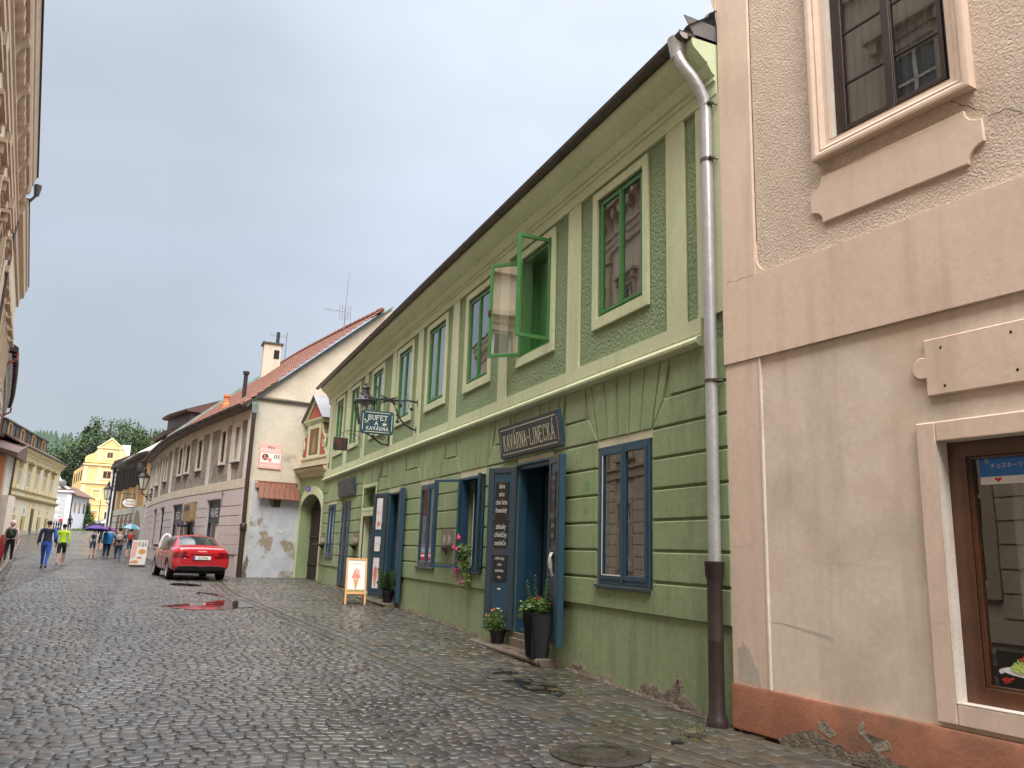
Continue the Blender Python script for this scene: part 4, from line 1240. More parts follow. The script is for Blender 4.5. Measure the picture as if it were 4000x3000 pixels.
# mitred architrave: sides, bottom, top
def architrave(b, fr, a, c, z0, z1, prof):
    V, F = [], []
    n = len(prof)
    for (s_, z_, ds, dz) in ((a, z0, -1, -1), (c, z0, 1, -1), (c, z1, 1, 1), (a, z1, -1, 1)):
        for o, w in prof:
            k = .30 - w * 1.0 if False else w
            V.append(fr(s_ + ds * (prof_w - k), o, z_ + dz * (prof_w - k)))
    for i in range(4):
        j = (i + 1) % 4
        for k in range(n - 1):
            F.append((i * n + k, i * n + k + 1, j * n + k + 1, j * n + k))
    b.add(V, F)
prof_w = .17
architrave(b, K, a, c, z0, z1, [(.001, 0), (.095, 0), (.10, .02), (.10, .045), (.075, .07), (.08, .09), (.045, .125), (.04, .17), (.001, .17)])
b.build('window_surround', 'pink_wall', pink)
b = MB(); reveals(b, K, [UW], .045, .16); b.build('window_jamb', 'white_jamb', pink, recalc=False)
def brown_window(a, c, z0, z1, o, bars, m='dark_brown_wood', gm='glass', cur='curtain_grey', outer=.07):
    w = casement(pink, K, a + .004, c - .004, z0 + .004, z1 - .004, m, o=o, glass_m=gm, fw=.045, outer=outer, bars=bars, curt=cur, cas_depth=.08, mull=.075)
    return w
w_ = brown_window(*UW, -.06, (6.03, 6.555, 7.08))
w_['label'] = 'dark brown six pane window behind grey curtains'
room(K, [UW], -.2, 1.2, pink)
# plaques
def plaque(pts, o1=.03, m='pink_wall'):
    b = MB(); b.block(K, pts, .0005, o1, .006); return b.build('plaque', m, pink)
def arc(cx, cz, r, a0, a1, n=7): return [(cx + r * cos(R(a0 + (a1 - a0) * i / n)), cz + r * sin(R(a0 + (a1 - a0) * i / n))) for i in range(n + 1)]
pl = [(-2.63, 4.70)] + [(-1.26, 4.70)] + arc(-1.14, 4.70, .13, 180, 90, 5)[1:] + [(-1.135, 5.01)] + arc(-1.14, 5.16, .13, 270, 180, 5)[1:] + [(-1.26, 5.16), (-2.63, 5.16)] + arc(-2.76, 5.16, .13, 360, 270, 5)[1:] + [(-2.765, 4.84)] + arc(-2.76, 4.70, .13, 90, 0, 5)[1:-1]
plaque(pl)
b = MB(); b.block(K, [(-4.7, 2.91)] + [(-2.15, 2.91), (-2.15, 3.055)] + arc(-2.125, 3.14, .088, -105, 105, 12) + [(-2.15, 3.225), (-2.15, 3.365), (-4.7, 3.365)], .0005, .036, .008)
pq = b.build('plaque', 'pink_wall', pink)
b = MB()
for s_, z_ in ((-2.29, 3.28), (-2.30, 2.975), (-2.82, 3.285), (-2.84, 3.0)):
    blob(b, K, s_, z_, .010, .012, .0375, 10)
b.build('screw_hole', 'poster_black', pq, recalc=False)
# lower shop window: flat surround, white splayed jamb, brown frame
b = MB(); a, c, z0, z1 = LW
frame_rect(b, K, a - .16, c + .16, z0 - .155, z1 + .155, .16, .0, .035, wb=.155, wt=.155); b.build('window_surround', 'pink_wall', pink, bevel=.01)
b = MB()
for p, q in (((c, z0), (c, z1)), ((a, z0), (a, z1)), ((a, z0), (c, z0)), ((a, z1), (c, z1))):
    b.quad(K(p[0], .036, p[1]), K(q[0], .036, q[1]), K(q[0] - (.0 if q[0] == c else 0), -.20, q[1]), K(p[0], -.20, p[1]))
b.build('window_jamb', 'white_jamb', pink, recalc=False)
b = MB(); frame_rect(b, K, a, c, z0, z1, .14, -.20, -.10, wb=.12, wt=.12); frame_rect(b, K, a + .141, c - .141, z0 + .121, z1 - .121, .02, -.19, -.12)
b.box(K, c - .155, c - .150, -.118, -.10, z0 + .1, z1 - .1)
lw = b.build('window', 'brown_wood', pink, bevel=.008)
lw['label'] = 'varnished brown shop window with a blue poster and a food picture'
b = MB(); b.quad(K(a + .15, -.15, z0 + .13), K(c - .15, -.15, z0 + .13), K(c - .15, -.15, z1 - .13), K(a + .15, -.15, z1 - .13)); b.build('pane', 'glass', lw, recalc=False)
room(K, [LW], -.2, 1.5, pink)
curtain(K, -2.72, -2.46, z0 + .4, z1 - .1, -.45, lw, 'curtain', .012)
b = MB()
for z in (1.2, 1.55, 1.9, 2.15): b.box(K, -3.4, -2.75, -.60, -.56, z, z + .05)
b.box(K, -3.5, -2.74, -.66, -.62, 1.0, 2.4); b.build('inner_shelf', 'brown_wood', lw)
R_ = K(-2.35, 0, 0)
def onk(s_, z_, o=-.146): return K(s_, o, z_)
b = MB(); b.box(K, -3.9, -2.405, -.149, -.1475, 2.215, 2.43); ps = b.build('window_poster', 'poster_white', lw)
b = MB(); b.box(K, -3.9, -2.405, -.1472, -.1465, 2.272, 2.43); bp = b.build('blue_field', 'sky_blue_poster', ps)
text('北', 'paint_white_glass', ps, onk(-2.462, 2.375, -.146), KR, (0, 0, 1), .030, .8, name='poster_text')
text('チェスキークルムロフ', 'paint_white_glass', ps, onk(-2.485, 2.335, -.146), KR, (0, 0, 1), .030, .95, align='LEFT', name='poster_text')
text('Pe', 'poster_black', ps, onk(-2.80, 2.232, -.146), KR, (0, 0, 1), .028, 1.0, align='LEFT', name='poster_text')
b = MB(); b.prism(K, [(-2.535, 2.229), (-2.51, 2.250), (-2.513, 2.262), (-2.525, 2.263), (-2.535, 2.255), (-2.545, 2.263), (-2.557, 2.262), (-2.56, 2.250)], -.1465, -.1458); b.build('heart', 'heart_red', ps)
# food picture: black panel with a dish of green noodles
b = MB(); b.box(K, -3.9, -2.405, -.149, -.1475, z0 + .135, 1.03); fp = b.build('food_poster', 'poster_black', lw)
b = MB(); blob(b, K, -2.68, .885, .27, .052, -.1472, 28); b.build('plate_picture', 'plate_white', fp, recalc=False)
b = MB(); blob(b, K, -2.68, .865, .25, .035, -.1468, 28); b.build('plate_shadow', 'poster_black', fp, recalc=False)
b = MB(); blob(b, K, -2.68, .893, .235, .036, -.1464, 28); b.build('plate_rim', 'poster_white', fp, recalc=False)
b = MB()
for k in range(150):
    a0 = random.uniform(0, pi); r0 = random.uniform(.2, 1)
    sx, zz = -2.63 + .115 * r0 * cos(a0), .895 + .10 * r0 * sin(a0) * (1 - .3 * abs(cos(a0)))
    P_ = [K(sx + .028 * cos(t + k), -.145 + .0008 * (k % 5), zz + .012 * sin(t * 1.3 + k)) for t in np.linspace(0, 3.2, 7)]
    b.tube(P_, .0028, 4)
b.build('noodles', 'salad_green', fp)
b = MB()
for k in range(36):
    sx, zz = -2.62 + random.gauss(0, .032), .985 + random.gauss(0, .010)
    blob(b, K, sx, zz, .007, .006, -.1385 + k * .00004, 7, .3)
for k in range(20): blob(b, K, -2.43 - random.random() * .08, .83 + random.gauss(0, .008), .012, .005, -.1464 + k * .00004, 7, .3)
b.build('sauce', 'red_cloth', fp, recalc=False)
# stains, cracks and flaked places
def crack(pts, w=.004, m='cracks', o=.0005, th=.003, fr=K, parent=None):
    P = [pts[0]]
    for p, q in zip(pts, pts[1:]):
        n = max(2, int(math.hypot(q[0] - p[0], q[1] - p[1]) / .035))
        for i in range(1, n + 1): P.append((p[0] + (q[0] - p[0]) * i / n + random.gauss(0, .006), p[1] + (q[1] - p[1]) * i / n + random.gauss(0, .007)))
    b = MB()
    for i in range(len(P) - 1):
        ww = w * random.uniform(.35, 1)
        b.quad(fr(P[i][0], o + th, P[i][1] - ww / 2), fr(P[i + 1][0], o + th, P[i + 1][1] - ww / 2), fr(P[i + 1][0], o + th, P[i + 1][1] + ww / 2), fr(P[i][0], o + th, P[i][1] + ww / 2))
    return b.build('crack', m, parent or pink, recalc=False)
crack([(-2.52, 5.31), (-2.62, 5.22), (-2.72, 5.14), (-2.80, 5.03), (-2.93, 5.03), (-3.05, 4.93), (-3.3, 4.85)], .010, o=.004)
crack([(-.02, 1.80), (-.08, 1.73), (-.18, 1.72), (-.30, 1.76), (-.42, 1.77), (-.42, 1.77)], .005, 'stain_grey', o=.021)
crack([(-.46, 1.76), (-.70, 1.72), (-.9, 1.66), (-1.1, 1.60), (-1.4, 1.60), (-1.7, 1.58)], .004, 'stain_grey', o=.001)
crack([(-.43, 7.45), (-.49, 7.30), (-.50, 7.42), (-.55, 7.65)], .006, o=.004)
crack([(-.02, 4.415), (-.12, 4.45), (-.25, 4.44), (-.43, 4.44)], .006, o=.036)
crack([(-2.2, 3.06), (-2.35, 3.09), (-2.42, 3.2), (-2.6, 3.33)], .003, 'stain_grey', o=.036)
crack([(-1.5, 2.6), (-1.75, 2.66), (-1.95, 2.8)], .003, 'stain_grey', o=.001)
crack([(-.95, 2.75), (-1.3, 2.62), (-1.5, 2.6)], .003, 'stain_grey', o=.001)
crack([(-2.03, 1.2), (-2.12, 1.19), (-2.2, 1.20)], .004, 'stain_grey', o=.036)
patch([(-.05, .50), (-.06, .72), (-.12, .83), (-.2, .80), (-.30, .62), (-.33, .47), (-.2, .46)], 'stain_grey', .0215, .0015, 'stain', pink, K)
b = MB(); P_ = [(-.47, 1.05), (-.58, 1.05), (-.7, 1.035), (-.80, 1.02), (-1.0, .99), (-1.13, .965)]
V = []
for i, (s_, z_) in enumerate(P_): V.append(K(s_, .0232 if s_ > -.44 else .0008, z_ + .004 + .003 * i))
for i, (s_, z_) in reversed(list(enumerate(P_))): V.append(K(s_, .0232 if s_ > -.44 else .0008, z_ - .004 - .002 * i))
b.quad(*V); b.build('smear', 'stain_grey', pink, recalc=False)
patch([(-.55, .06), (-.75, .15), (-.86, .20), (-.95, .19), (-1.12, .16), (-1.25, .11), (-1.38, .12), (-1.5, .18), (-1.62, .16), (-1.8, .10), (-2.1, .11), (-2.4, .06), (-2.4, .02), (-.55, .02)], 'bare_render', .046, .004, 'bare_patch', pink, K)
patch([(-.95, .24), (-1.02, .31), (-1.1, .27), (-1.16, .20), (-1.05, .19)], 'bare_edge', .0455, .002, 'bare_patch', pink, K)
patch([(-1.36, .30), (-1.40, .36), (-1.44, .28), (-1.50, .22), (-1.60, .27), (-1.66, .20), (-1.5, .17)], 'bare_edge', .0455, .002, 'bare_patch', pink, K)
b = MB(); V, F = [], []
ys = np.arange(-6, 0.0, .1)
for s_ in ys: V += [K(s_, -.05, -.12), K(s_, -.03, .055), K(s_, .044, .05 + random.gauss(0, .008))]
for i in range(len(ys) - 1):
    for k in range(2): F.append((3 * i + k, 3 * i + k + 1, 3 * i + 4 + k, 3 * i + 3 + k))
b.add(V, F); b.build('plinth_underside', 'bare_render', pink, recalc=False)
b = MB(); b.box(K, -14, -.02, -9, -1.75, -.3, 13); b.box(K, -.05, .015, -9, -.01, -.3, 13); b.box(K, -14, .02, -8.9, .02, 13.01, 13.1)
for w__ in (UW, LW): pass
b.build('rear_wall', 'pink_wall', pink)

crack([(9.12, 1.0), (9.02, 1.03), (8.95, 1.10), (8.90, 1.11)], .006, o=.033, fr=G, parent=cafe)
crack([(12.95, .62), (12.90, .55), (12.94, .48), (12.86, .45)], .005, o=.001, fr=G, parent=cafe)
crack([(9.95, 2.75), (9.6, 2.85), (9.5, 2.95)], .004, o=.033, fr=G, parent=cafe)
crack([(7.6, .95), (7.4, .80), (7.42, .62)], .004, o=.001, fr=G, parent=cafe)
# ------------------------------------------------------------------ green arched gateway between the cafe and the corner house
TH = Fr(5.3, 28.78, 12.6)
gate = thing('arched_gateway', (4.95, 30.3, .45), 'green arched gateway with a red baroque pediment and dark wooden doors', 'gateway')
def arch_pts(a, c, zs, zt, n=14):
    cx, rx = (a + c) / 2, (c - a) / 2
    return [(cx + rx * cos(pi - pi * i / n), zs + (zt - zs) * sin(pi * i / n)) for i in range(n + 1)]
AR = arch_pts(.32, 2.42, 2.72, 3.48)
b = MB()
pts = [(-.1, -.2), (.32, -.2)] + AR + [(2.42, -.2), (2.9, -.2), (2.9, 4.35), (-.1, 4.35)]
# AR runs from s=.32 up to 2.42
n_ = 14
for i in range(n_):
    p, q = AR[i], AR[i + 1]
    b.quad(TH(p[0], 0, p[1]), TH(q[0], 0, q[1]), TH(q[0], 0, 4.35), TH(p[0], 0, 4.35))
    b.quad(TH(p[0], 0, p[1]), TH(q[0], 0, q[1]), TH(q[0], -.55, q[1]), TH(p[0], -.55, p[1]))
b.quad(TH(-.1, 0, -.2), TH(.32, 0, -.2), TH(.32, 0, 4.35), TH(-.1, 0, 4.35)); b.quad(TH(2.42, 0, -.2), TH(2.95, 0, -.2), TH(2.95, 0, 4.35), TH(2.42, 0, 4.35))
b.quad(TH(.32, 0, -.2), TH(.32, -.55, -.2), TH(.32, -.55, 2.72), TH(.32, 0, 2.72)); b.quad(TH(2.42, 0, -.2), TH(2.42, -.55, -.2), TH(2.42, -.55, 2.72), TH(2.42, 0, 2.72))
b.build('wall', 'green_wall', gate, recalc=False)
b = MB()
AO = arch_pts(.06, 2.68, 2.72, 3.78)
for i in range(n_):
    b.prism(TH, [AR[i], AR[i + 1], AO[i + 1], AO[i]], .001, .04)
b.box(TH, .06, .32, .001, .04, -.1, 2.72); b.box(TH, 2.42, 2.68, .001, .04, -.1, 2.72)
b.build('arch_surround', 'cream', gate)
b = MB(); b.profile(TH, [(0, 4.12), (.05, 4.14), (.07, 4.22), (.14, 4.28), (.24, 4.33), (.28, 4.40), (.28, 4.44), (0, 4.45)], -.1, 3.25); cn = b.build('cornice', 'cream_pale', gate, smooth=30)
b = MB(); b.profile(TH, [(0, 4.455), (.33, 4.445), (.34, 4.47), (0, 4.52)], -.1, 3.32); b.build('cornice_tiles', 'roof_tile_red', cn)
b = MB(); b.box(TH, .1, 2.95, -.35, .03, 4.52, 4.86); b.box(TH, .08, 2.98, -.37, .07, 4.80, 4.90); b.build('attic', 'cream_pale', gate, bevel=.01)
# pediment body with scrolled sides
cx = 1.62
side = [(2.92, 4.90), (2.80, 5.05), (2.72, 5.22), (2.74, 5.42), (2.66, 5.60), (2.50, 5.72), (2.42, 5.88), (2.36, 6.05), (2.30, 6.18)]
body = [(2 * cx - p[0], p[1]) for p in side][::-1]
poly = side + [(2 * cx - 2.30, 6.18)] + body[1:]
b = MB(); b.prism(TH, poly, -.25, .0); b.build('pediment', 'red_paint_wall', gate)
b = MB()
for sg in (1, -1):
    for p, q in zip(side, side[1:]):
        P, Q = (p[0], q[0]) if sg == 1 else (2 * cx - p[0], 2 * cx - q[0])
        b.prism(TH, [(P, p[1]), (Q, q[1]), (Q - sg * .07, q[1]), (P - sg * .07, p[1])], -.26, .03)
    c_ = (2.62 if sg == 1 else 2 * cx - 2.62, 5.36)
    sp = [TH(c_[0] + (.03 + .012 * t) * cos(t), .03, c_[1] + (.05 + .022 * t) * sin(t)) for t in np.linspace(0, 11, 40)]
    b.tube(sp, .022, 6)
for a, c in ((1.02, 1.16), (2.08, 2.22)): b.box(TH, a, c, 0, .04, 4.90, 6.16)
b.box(TH, 1.16, 2.08, 0, .035, 4.90, 4.97); b.box(TH, 1.16, 2.08, 0, .035, 5.97, 6.15)
b.build('pediment_trim', 'cream', gate, bevel=.006)
b = MB(); b.box(TH, 1.18, 2.06, .001, .02, 4.98, 5.96); ic = b.build('niche_painting', 'icon_paint', gate)
b = MB(); b.prism(TH, [(1.42, 5.02), (1.82, 5.02), (1.75, 5.35), (1.72, 5.62), (1.65, 5.68), (1.59, 5.68), (1.52, 5.62), (1.49, 5.35)], .021, .032); blob(b, TH, 1.62, 5.75, .055, .07, .033, 14); b.build('painted_figure', 'icon_figure', ic)
b = MB(); b.profile(TH, [(-.25, 6.16), (.05, 6.16), (.07, 6.22), (.12, 6.26), (.14, 6.34), (-.25, 6.34)], .70, 2.54); b.build('pediment_cornice', 'cream', gate)
b = MB(); b.prism(TH, [(.82, 6.36), (2.42, 6.36), (1.62, 7.12)], -.22, .02); b.build('gable', 'red_paint_wall', gate)
b = MB()
for p, q in (((.70, 6.35), (1.62, 7.22)), ((2.54, 6.35), (1.62, 7.22))):
    d = Vector((q[0] - p[0], q[1] - p[1])).normalized(); e = Vector((-d.y, d.x)) * (.11 if p[0] > 1 else -.11)
    b.prism(TH, [p, q, (q[0] + e.x * .2, q[1] - .13), (p[0] + e.x, p[1] + e.y)], -.2, .08)
b.build('gable_trim', 'cream', gate)
b = MB()
for sg in (1, -1):
    p, q = (1.62 + sg * 1.04, 6.27), (1.62, 7.24)
    b.prism(TH, [p, q, (q[0], q[1] + .03), (p[0] + sg * .01, p[1] + .03)], -.42, .20)
b.build('gable_roof', 'grey_sheet', gate)
b = MB()
b.box(TH, .40, 1.36, -.50, -.44, -.1, 3.3); b.box(TH, 1.38, 2.36, -.50, -.44, -.1, 3.3)
for z in (.9, 1.9, 2.8):
    b.box(TH, .42, 1.34, -.439, -.41, z, z + .1); b.box(TH, 1.40, 2.34, -.439, -.41, z, z + .1)
for k in range(12): b.box(TH, .44 + k * .16, .452 + k * .16, -.4395, -.428, -.05, 3.2)
b.box(TH, 0.3, 2.45, -.52, -.505, -.1, 3.6)
b.build('gate_doors', 'old_gate_wood', gate)
nb = MB()
for k in range(3): nb.box(TH, 1.78 - k * .145, 1.90 - k * .145, .042, .05, 3.60, 3.76)
npl = nb.build('house_number', 'plate_blue', gate)
text('442', 'paint_white_glass', npl, TH(1.70, .0505, 3.635), (-TH.d[0], -TH.d[1], 0), (0, 0, 1), .10, 1.25, name='number')
# ------------------------------------------------------------------ corner house: grey-lilac, curved front, red roof
house = thing('corner_house', (2.9, 31, .4), 'grey lilac curved corner house with a red tiled roof and weathered gable wall', 'building')
GB = FrD(2.68, 30.85, sin(R(76)), cos(R(76)), 1)     # gable wall frame, s towards the gateway
if GB.n[1] > 0: GB = FrD(2.68, 30.85, sin(R(76)), cos(R(76)), -1)
LC = CurveFr([(2.66, 30.8), (2.05, 33.6), (1.42, 36.7), (.82, 39.8), (.3, 43), (-.15, 46.5), (-.6, 51), (-1.0, 56), (-1.15, 58)])
if LC(5, 1, 0)[0] > LC(5, 0, 0)[0]: LC.side = -1
sl2 = (11.43 - 7.0) / (5.0)
b = MB(); b.prism(GB, [(-.05, -.2), (10.5, -.2), (10.5, 7.4), (5.52, 11.76), (0.05, 6.98), (-.05, 6.9)], -.3, 0)
b.build('gable_wall', 'gable_wall', house)
b = MB(); b.prism(GB, [(.30, 7.12), (10.4, 7.12), (5.52, 11.66)], .001, .02); b.build('gable_plaster', 'gable_upper', house)
b = MB(); b.prism(GB, [(-.1, 6.98), (-.1, 7.04), (2.3, 7.09), (2.3, 7.02), (1.0, 6.99)], .0, .09); b.build('ledge_board', 'gutter_metal', house)
b = MB(); b.prism(GB, [(.22, -.2), (2.15, -.2), (2.08, 3.3), (.45, 3.3), (.38, 3.9), (.26, 3.9)], .001, .10); b.build('blue_washed_foot', 'bluewash_wall', house)
b = MB(); b.prism(GB, [(-.06, -.2), (.22, -.2), (.26, 3.9), (.0, 3.9)], .0, .08); b.build('foot_corner', 'beige_wall', house)
patch([(.08, .2), (.12, .55), (.16, .9), (.26, 1.2), (.34, 1.0), (.28, .7), (.32, .5), (.26, .4)], 'bare_render', .102, .01, 'bare_patch', house, GB)
b = MB()                                             # little tiled ledge
for r_ in range(3):
    for k in range(8):
        s0 = .30 + k * .20 + r_ * .04 + (.08 if r_ % 2 else 0)
        z1_, z0_ = 3.88 - r_ * .19, 3.88 - (r_ + 1) * .19 - .03
        o1_, o0_ = .08 + r_ * .10, .08 + (r_ + 1) * .11
        b.add([GB(s0, o1_, z1_), GB(s0 + .185, o1_, z1_), GB(s0 + .185, o0_, z0_), GB(s0, o0_, z0_), GB(s0, o1_, z1_ - .03), GB(s0 + .185, o1_, z1_ - .03), GB(s0 + .185, o0_, z0_ - .03), GB(s0, o0_, z0_ - .03)], [(0, 1, 2, 3), (3, 2, 6, 7), (0, 3, 7, 4), (1, 5, 6, 2)])
b.box(GB, .30, 1.95, 0, .09, 3.84, 3.92)
b.build('tiled_ledge', 'roof_tile_red', house)
b = MB(); b.box(GB, 1.05, 1.33, .101, .125, 2.98, 3.26); b.box(GB, 1.08, 1.30, .126, .13, 3.01, 3.23); b.build('vent_grille', 'gutter_metal', house)
b = MB(); b.box(GB, 1.38, 1.48, .101, .115, 2.02, 2.12); b.build('meter_cover', 'roof_tile_red' if False else 'letter_cream', house)
# curved front
fl = MB()
UWN = [(1.20, 1.82, True), (3.08, 3.68, False), (6.80, 7.50, False), (9.10, 9.90, False), (10.75, 11.6, False), (15.3, 16.2, True), (19.2, 20.2, True), (22.3, 23.3, True)]
LWN = [(2.85, 4.85), (6.6, 8.2), (9.3, 11.7), (14.3, 15.8), (17.6, 19.2)]
uh = [(a, c, 4.78, 6.05) for a, c, _ in UWN]
lh = [(2.85, 4.85, .55, 3.28), (6.6, 8.2, 1.0, 3.28), (9.3, 11.7, .6, 3.28), (14.3, 15.8, 1.25, 3.28), (17.6, 19.2, 1.2, 3.28), (24.0, 25.0, .7, 3.0)]
wall_grid(fl, LC, 0, 27, -.2, 3.62, lh, step=1.0); reveals(fl, LC, lh, 0, .22)
fl.build('lower_wall', 'lilac_wall', house, recalc=False)
fb = MB()
prev = 0.0
edges = [(a, c) for a, c, *_ in lh] + [(27, 27)]
for a, c in edges:
    for z in (1.18, 1.53, 1.88, 2.24, 2.61, 2.98):
        if a - prev > .4:
            fb.box(LC, prev + .04, a - .04, .0, .035, z + .012, z + .35)
    prev = c
fb.box(LC, 0, 27, .0, .036, 3.31, 3.60)
fb.build('rustic_courses', 'lilac_wall', house, bevel=.008)
b = MB(); wall_grid(b, LC, 0, 27, 3.62, 6.75, uh, step=1.0); reveals(b, LC, uh, 0, .12); b.build('upper_wall', 'grey_rough', house, recalc=False)
b = MB(); b.box(LC, 0, 27, .001, .05, 3.63, 3.98); b.build('pale_band', 'beige_wall', house)
b = MB(); b.box(LC, 0, 27, .001, .045, 6.22, 6.75); b.build('frieze', 'beige_wall', house)
for a, c in ((.0, .35), (1.92, 2.3), (5.22, 5.6), (13.2, 13.7), (17.4, 17.9), (21.0, 21.5), (24.4, 25)):
    b = MB(); b.box(LC, a, c, .001, .04, 3.98, 6.22); b.build('pilaster', 'surround_pale', house)
for a, c, blind in UWN:
    b = MB(); frame_rect(b, LC, a - .17, c + .17, 4.66, 6.22, .17, .001, .045, wb=.12, wt=.17); b.build('window_surround', 'surround_pale', house)
    b = MB()
    if blind:
        b.box(LC, a, c, -.14, -.08, 4.78, 6.05); b.build('blind_window', 'surround_pale', house)
    else:
        frame_rect(b, LC, a, c, 4.78, 6.05, .07, -.10, -.03); b.box(LC, (a + c) / 2 - .03, (a + c) / 2 + .03, -.09, -.02, 4.8, 6.0)
        w = b.build('window', 'brown_wood', house)
        b = MB(); b.quad(LC(a, -.06, 4.8), LC(c, -.06, 4.8), LC(c, -.06, 6.03), LC(a, -.06, 6.03)); b.build('pane', 'far_glass', w, recalc=False)
    b = MB(); b.box(LC, a - .12, c + .12, .0, .12, 4.62, 4.665); b.build('window_sill', 'gutter_metal', house)
for i, (a, c, z0, z1) in enumerate(lh):
    b = MB(); frame_rect(b, LC, a + .01, c - .01, z0, z1 - .01, .08, -.18, -.08)
    if i in (0, 2): b.box(LC, a + .08, c - .08, -.17, -.06, 2.38, 2.52)
    elif i in (3, 4): b.box(LC, a + .08, c - .08, -.17, -.06, 2.4, 2.46)
    w = b.build('shop_window' if i < 5 else 'door', 'slate_paint' if i in (0, 2) else 'dark_brown_wood', house)
    gm = 'far_glass'
    b = MB(); b.quad(LC(a, -.13, z0), LC(c, -.13, z0), LC(c, -.13, z1), LC(a, -.13, z1)); b.build('pane', gm if i < 5 else 'dark_brown_wood', w, recalc=False)
    if i in (0, 2):
        mid = (a + c) / 2
        r_ = Vector(LC(mid, .0, 0)) - Vector(LC(mid + .3, .0, 0))
        b = MB(); b.box(LC, a + .10, c - .10, -.125, -.12, 2.55, 3.18); b.build('transom_panel', 'slate_paint', w)
        text('FALAFEL' if i == 0 else 'PIZZA', 'paint_white_glass', w, LC(mid, -.05, 2.62), r_, (0, 0, 1), .36, .62 if i == 0 else .75, name='shop_lettering')
        b = MB(); b.quad(LC(a + .3, -.125, z0 + .2), LC(a + .9, -.125, z0 + .2), LC(a + .9, -.125, 2.35), LC(a + .3, -.125, 2.35)); b.build('window_display', 'pink_grey', w, recalc=False)
# shop entrance items between the shop windows
b = MB(); b.box(LC, 6.75, 8.0, -.10, .25, 2.45, 3.25); sb = b.build('wooden_sign_box', 'icon_figure', house, bevel=.01)
b = MB(); b.box(LC, 6.95, 7.8, .251, .262, 2.95, 3.15); b.build('sign_plate', 'slate_paint', sb)
for a in (6.35, 8.15):
    b = MB()
    for k in range(9):
        for q in (0, 1):
            z = .9 + k * .18
            b.tube([LC(a + (.30 if q else 0), .16, z), LC(a + (0 if q else .30), .16, z + .18)], .012, 4)
    b.box(LC, a - .01, a + .01, .14, .18, .85, 2.55); b.box(LC, a + .29, a + .31, .14, .18, .85, 2.55)
    b.build('lattice_grille', 'iron', house)
b = MB(); frame_rect(b, LC, 13.0, 13.02, 4, 4.1, .005, 0, .01); 
b = MB(); b.box(LC, 2.55, 2.75, .04, .06, 3.05, 3.5); blob(b, LC, 2.65, 3.55, .12, .12, .06); b.build('hanging_ornament', 'stone_old', house)
# roof
rb = MB(); V, F = [], []
nse, nr = 120, 24
SE = 13.2
def roof_pt(s_, d, dz=0):
    # eave follows the curve; ridge runs 5 m behind
    p = LC(s_, .42 - d, 6.72 + d * .885 - (.04 if s_ > 0 else 0) + dz)
    return p
for j in range(nr):
    for dd, dz in ((0, .04), (.225, 0)):
        d = j * .23 + dd
        for i in range(nse * 2 + 1):
            s_ = -.25 + (SE + .25) * i / (nse * 2)
            V.append(roof_pt(s_, d, dz + .035 * abs(sin(s_ * pi / .24))))
m_ = nse * 2 + 1
for r_ in range(len(V) // m_ - 1):
    for i in range(m_ - 1): F.append((r_ * m_ + i, r_ * m_ + i + 1, (r_ + 1) * m_ + i + 1, (r_ + 1) * m_ + i))
rb.add(V, F); hr = rb.build('roof', 'roof_tile_red', house, recalc=False)
b = MB(); b.prism(GB, [(-.35, 6.62), (-.35, 6.72), (5.52, 11.86), (5.52, 11.76)], -.1, .12); b.build('verge', 'copper_sheet', hr)
b = MB(); V = [roof_pt(-.25, 5.3, .05), roof_pt(SE, 5.3, .05)]; 
for i in range(30):
    s0 = -.2 + i * .45; b.tube([roof_pt(s0, 5.35, .03), roof_pt(s0 + .44, 5.35, .06)], [.10, .12], 8)
b.build('ridge_tiles', 'roof_tile_red', hr)
# second roof beyond, behind a copper clad party wall
b = MB(); V, F = [], []
for j in range(16):
    for i in range(61):
        s_ = SE + .3 + (26.6 - SE) * i / 60
        V.append(roof_pt(s_, j * .34, -.03 + (.04 if j % 2 else 0)))
for r_ in range(15):
    for i in range(60): F.append((r_ * 61 + i, r_ * 61 + i + 1, (r_ + 1) * 61 + i + 1, (r_ + 1) * 61 + i))
b.add(V, F); b.build('rear_roof', 'roof_dark', house, recalc=False)
b = MB(); 
for k in range(12):
    d = -.05 + k * .46
    P = [roof_pt(SE - .1, d, .0), roof_pt(SE + .2, d, .0), roof_pt(SE + .2, d + .46, .0), roof_pt(SE - .1, d + .46, .0)]
    b.add(P + [(p[0], p[1], p[2] + .22) for p in P], [(0, 1, 2, 3), (4, 5, 6, 7), (0, 1, 5, 4), (1, 2, 6, 5), (2, 3, 7, 6), (3, 0, 4, 7)])
b.build('party_wall_cap', 'copper_sheet', hr)
# gutter and downpipe
b = MB(); prof = [(.46 + .085 * cos(pi + pi * k / 8), 6.72 + .085 * sin(pi + pi * k / 8)) for k in range(9)] + [(.46 + .075 * cos(2 * pi - pi * k / 8), 6.72 + .075 * sin(2 * pi - pi * k / 8)) for k in range(9)]
b.profile(LC, prof, -.1, 26.8); b.box(LC, 0, 26.8, .0, .42, 6.58, 6.64); hg = b.build('gutter', 'gutter_metal', house, smooth=50)
b = MB()
for k in range(22): b.tube([LC(.4 + k * 1.1, .55, 6.73), LC(.4 + k * 1.1, .52, 6.64), LC(.4 + k * 1.1, .44, 6.62), LC(.4 + k * 1.1, .36, 6.70)], .012, 4)
b.build('gutter_hook', 'iron', hg)
b = MB(); c_ = GB(-.03, .17, 0); b.lathe((c_[0], c_[1], 6.40), [(.12, 0), (.17, .35), (.17, .40), (.15, .40)], 4, rot=pi / 4); b.build('rainwater_hopper', 'copper_sheet', house)
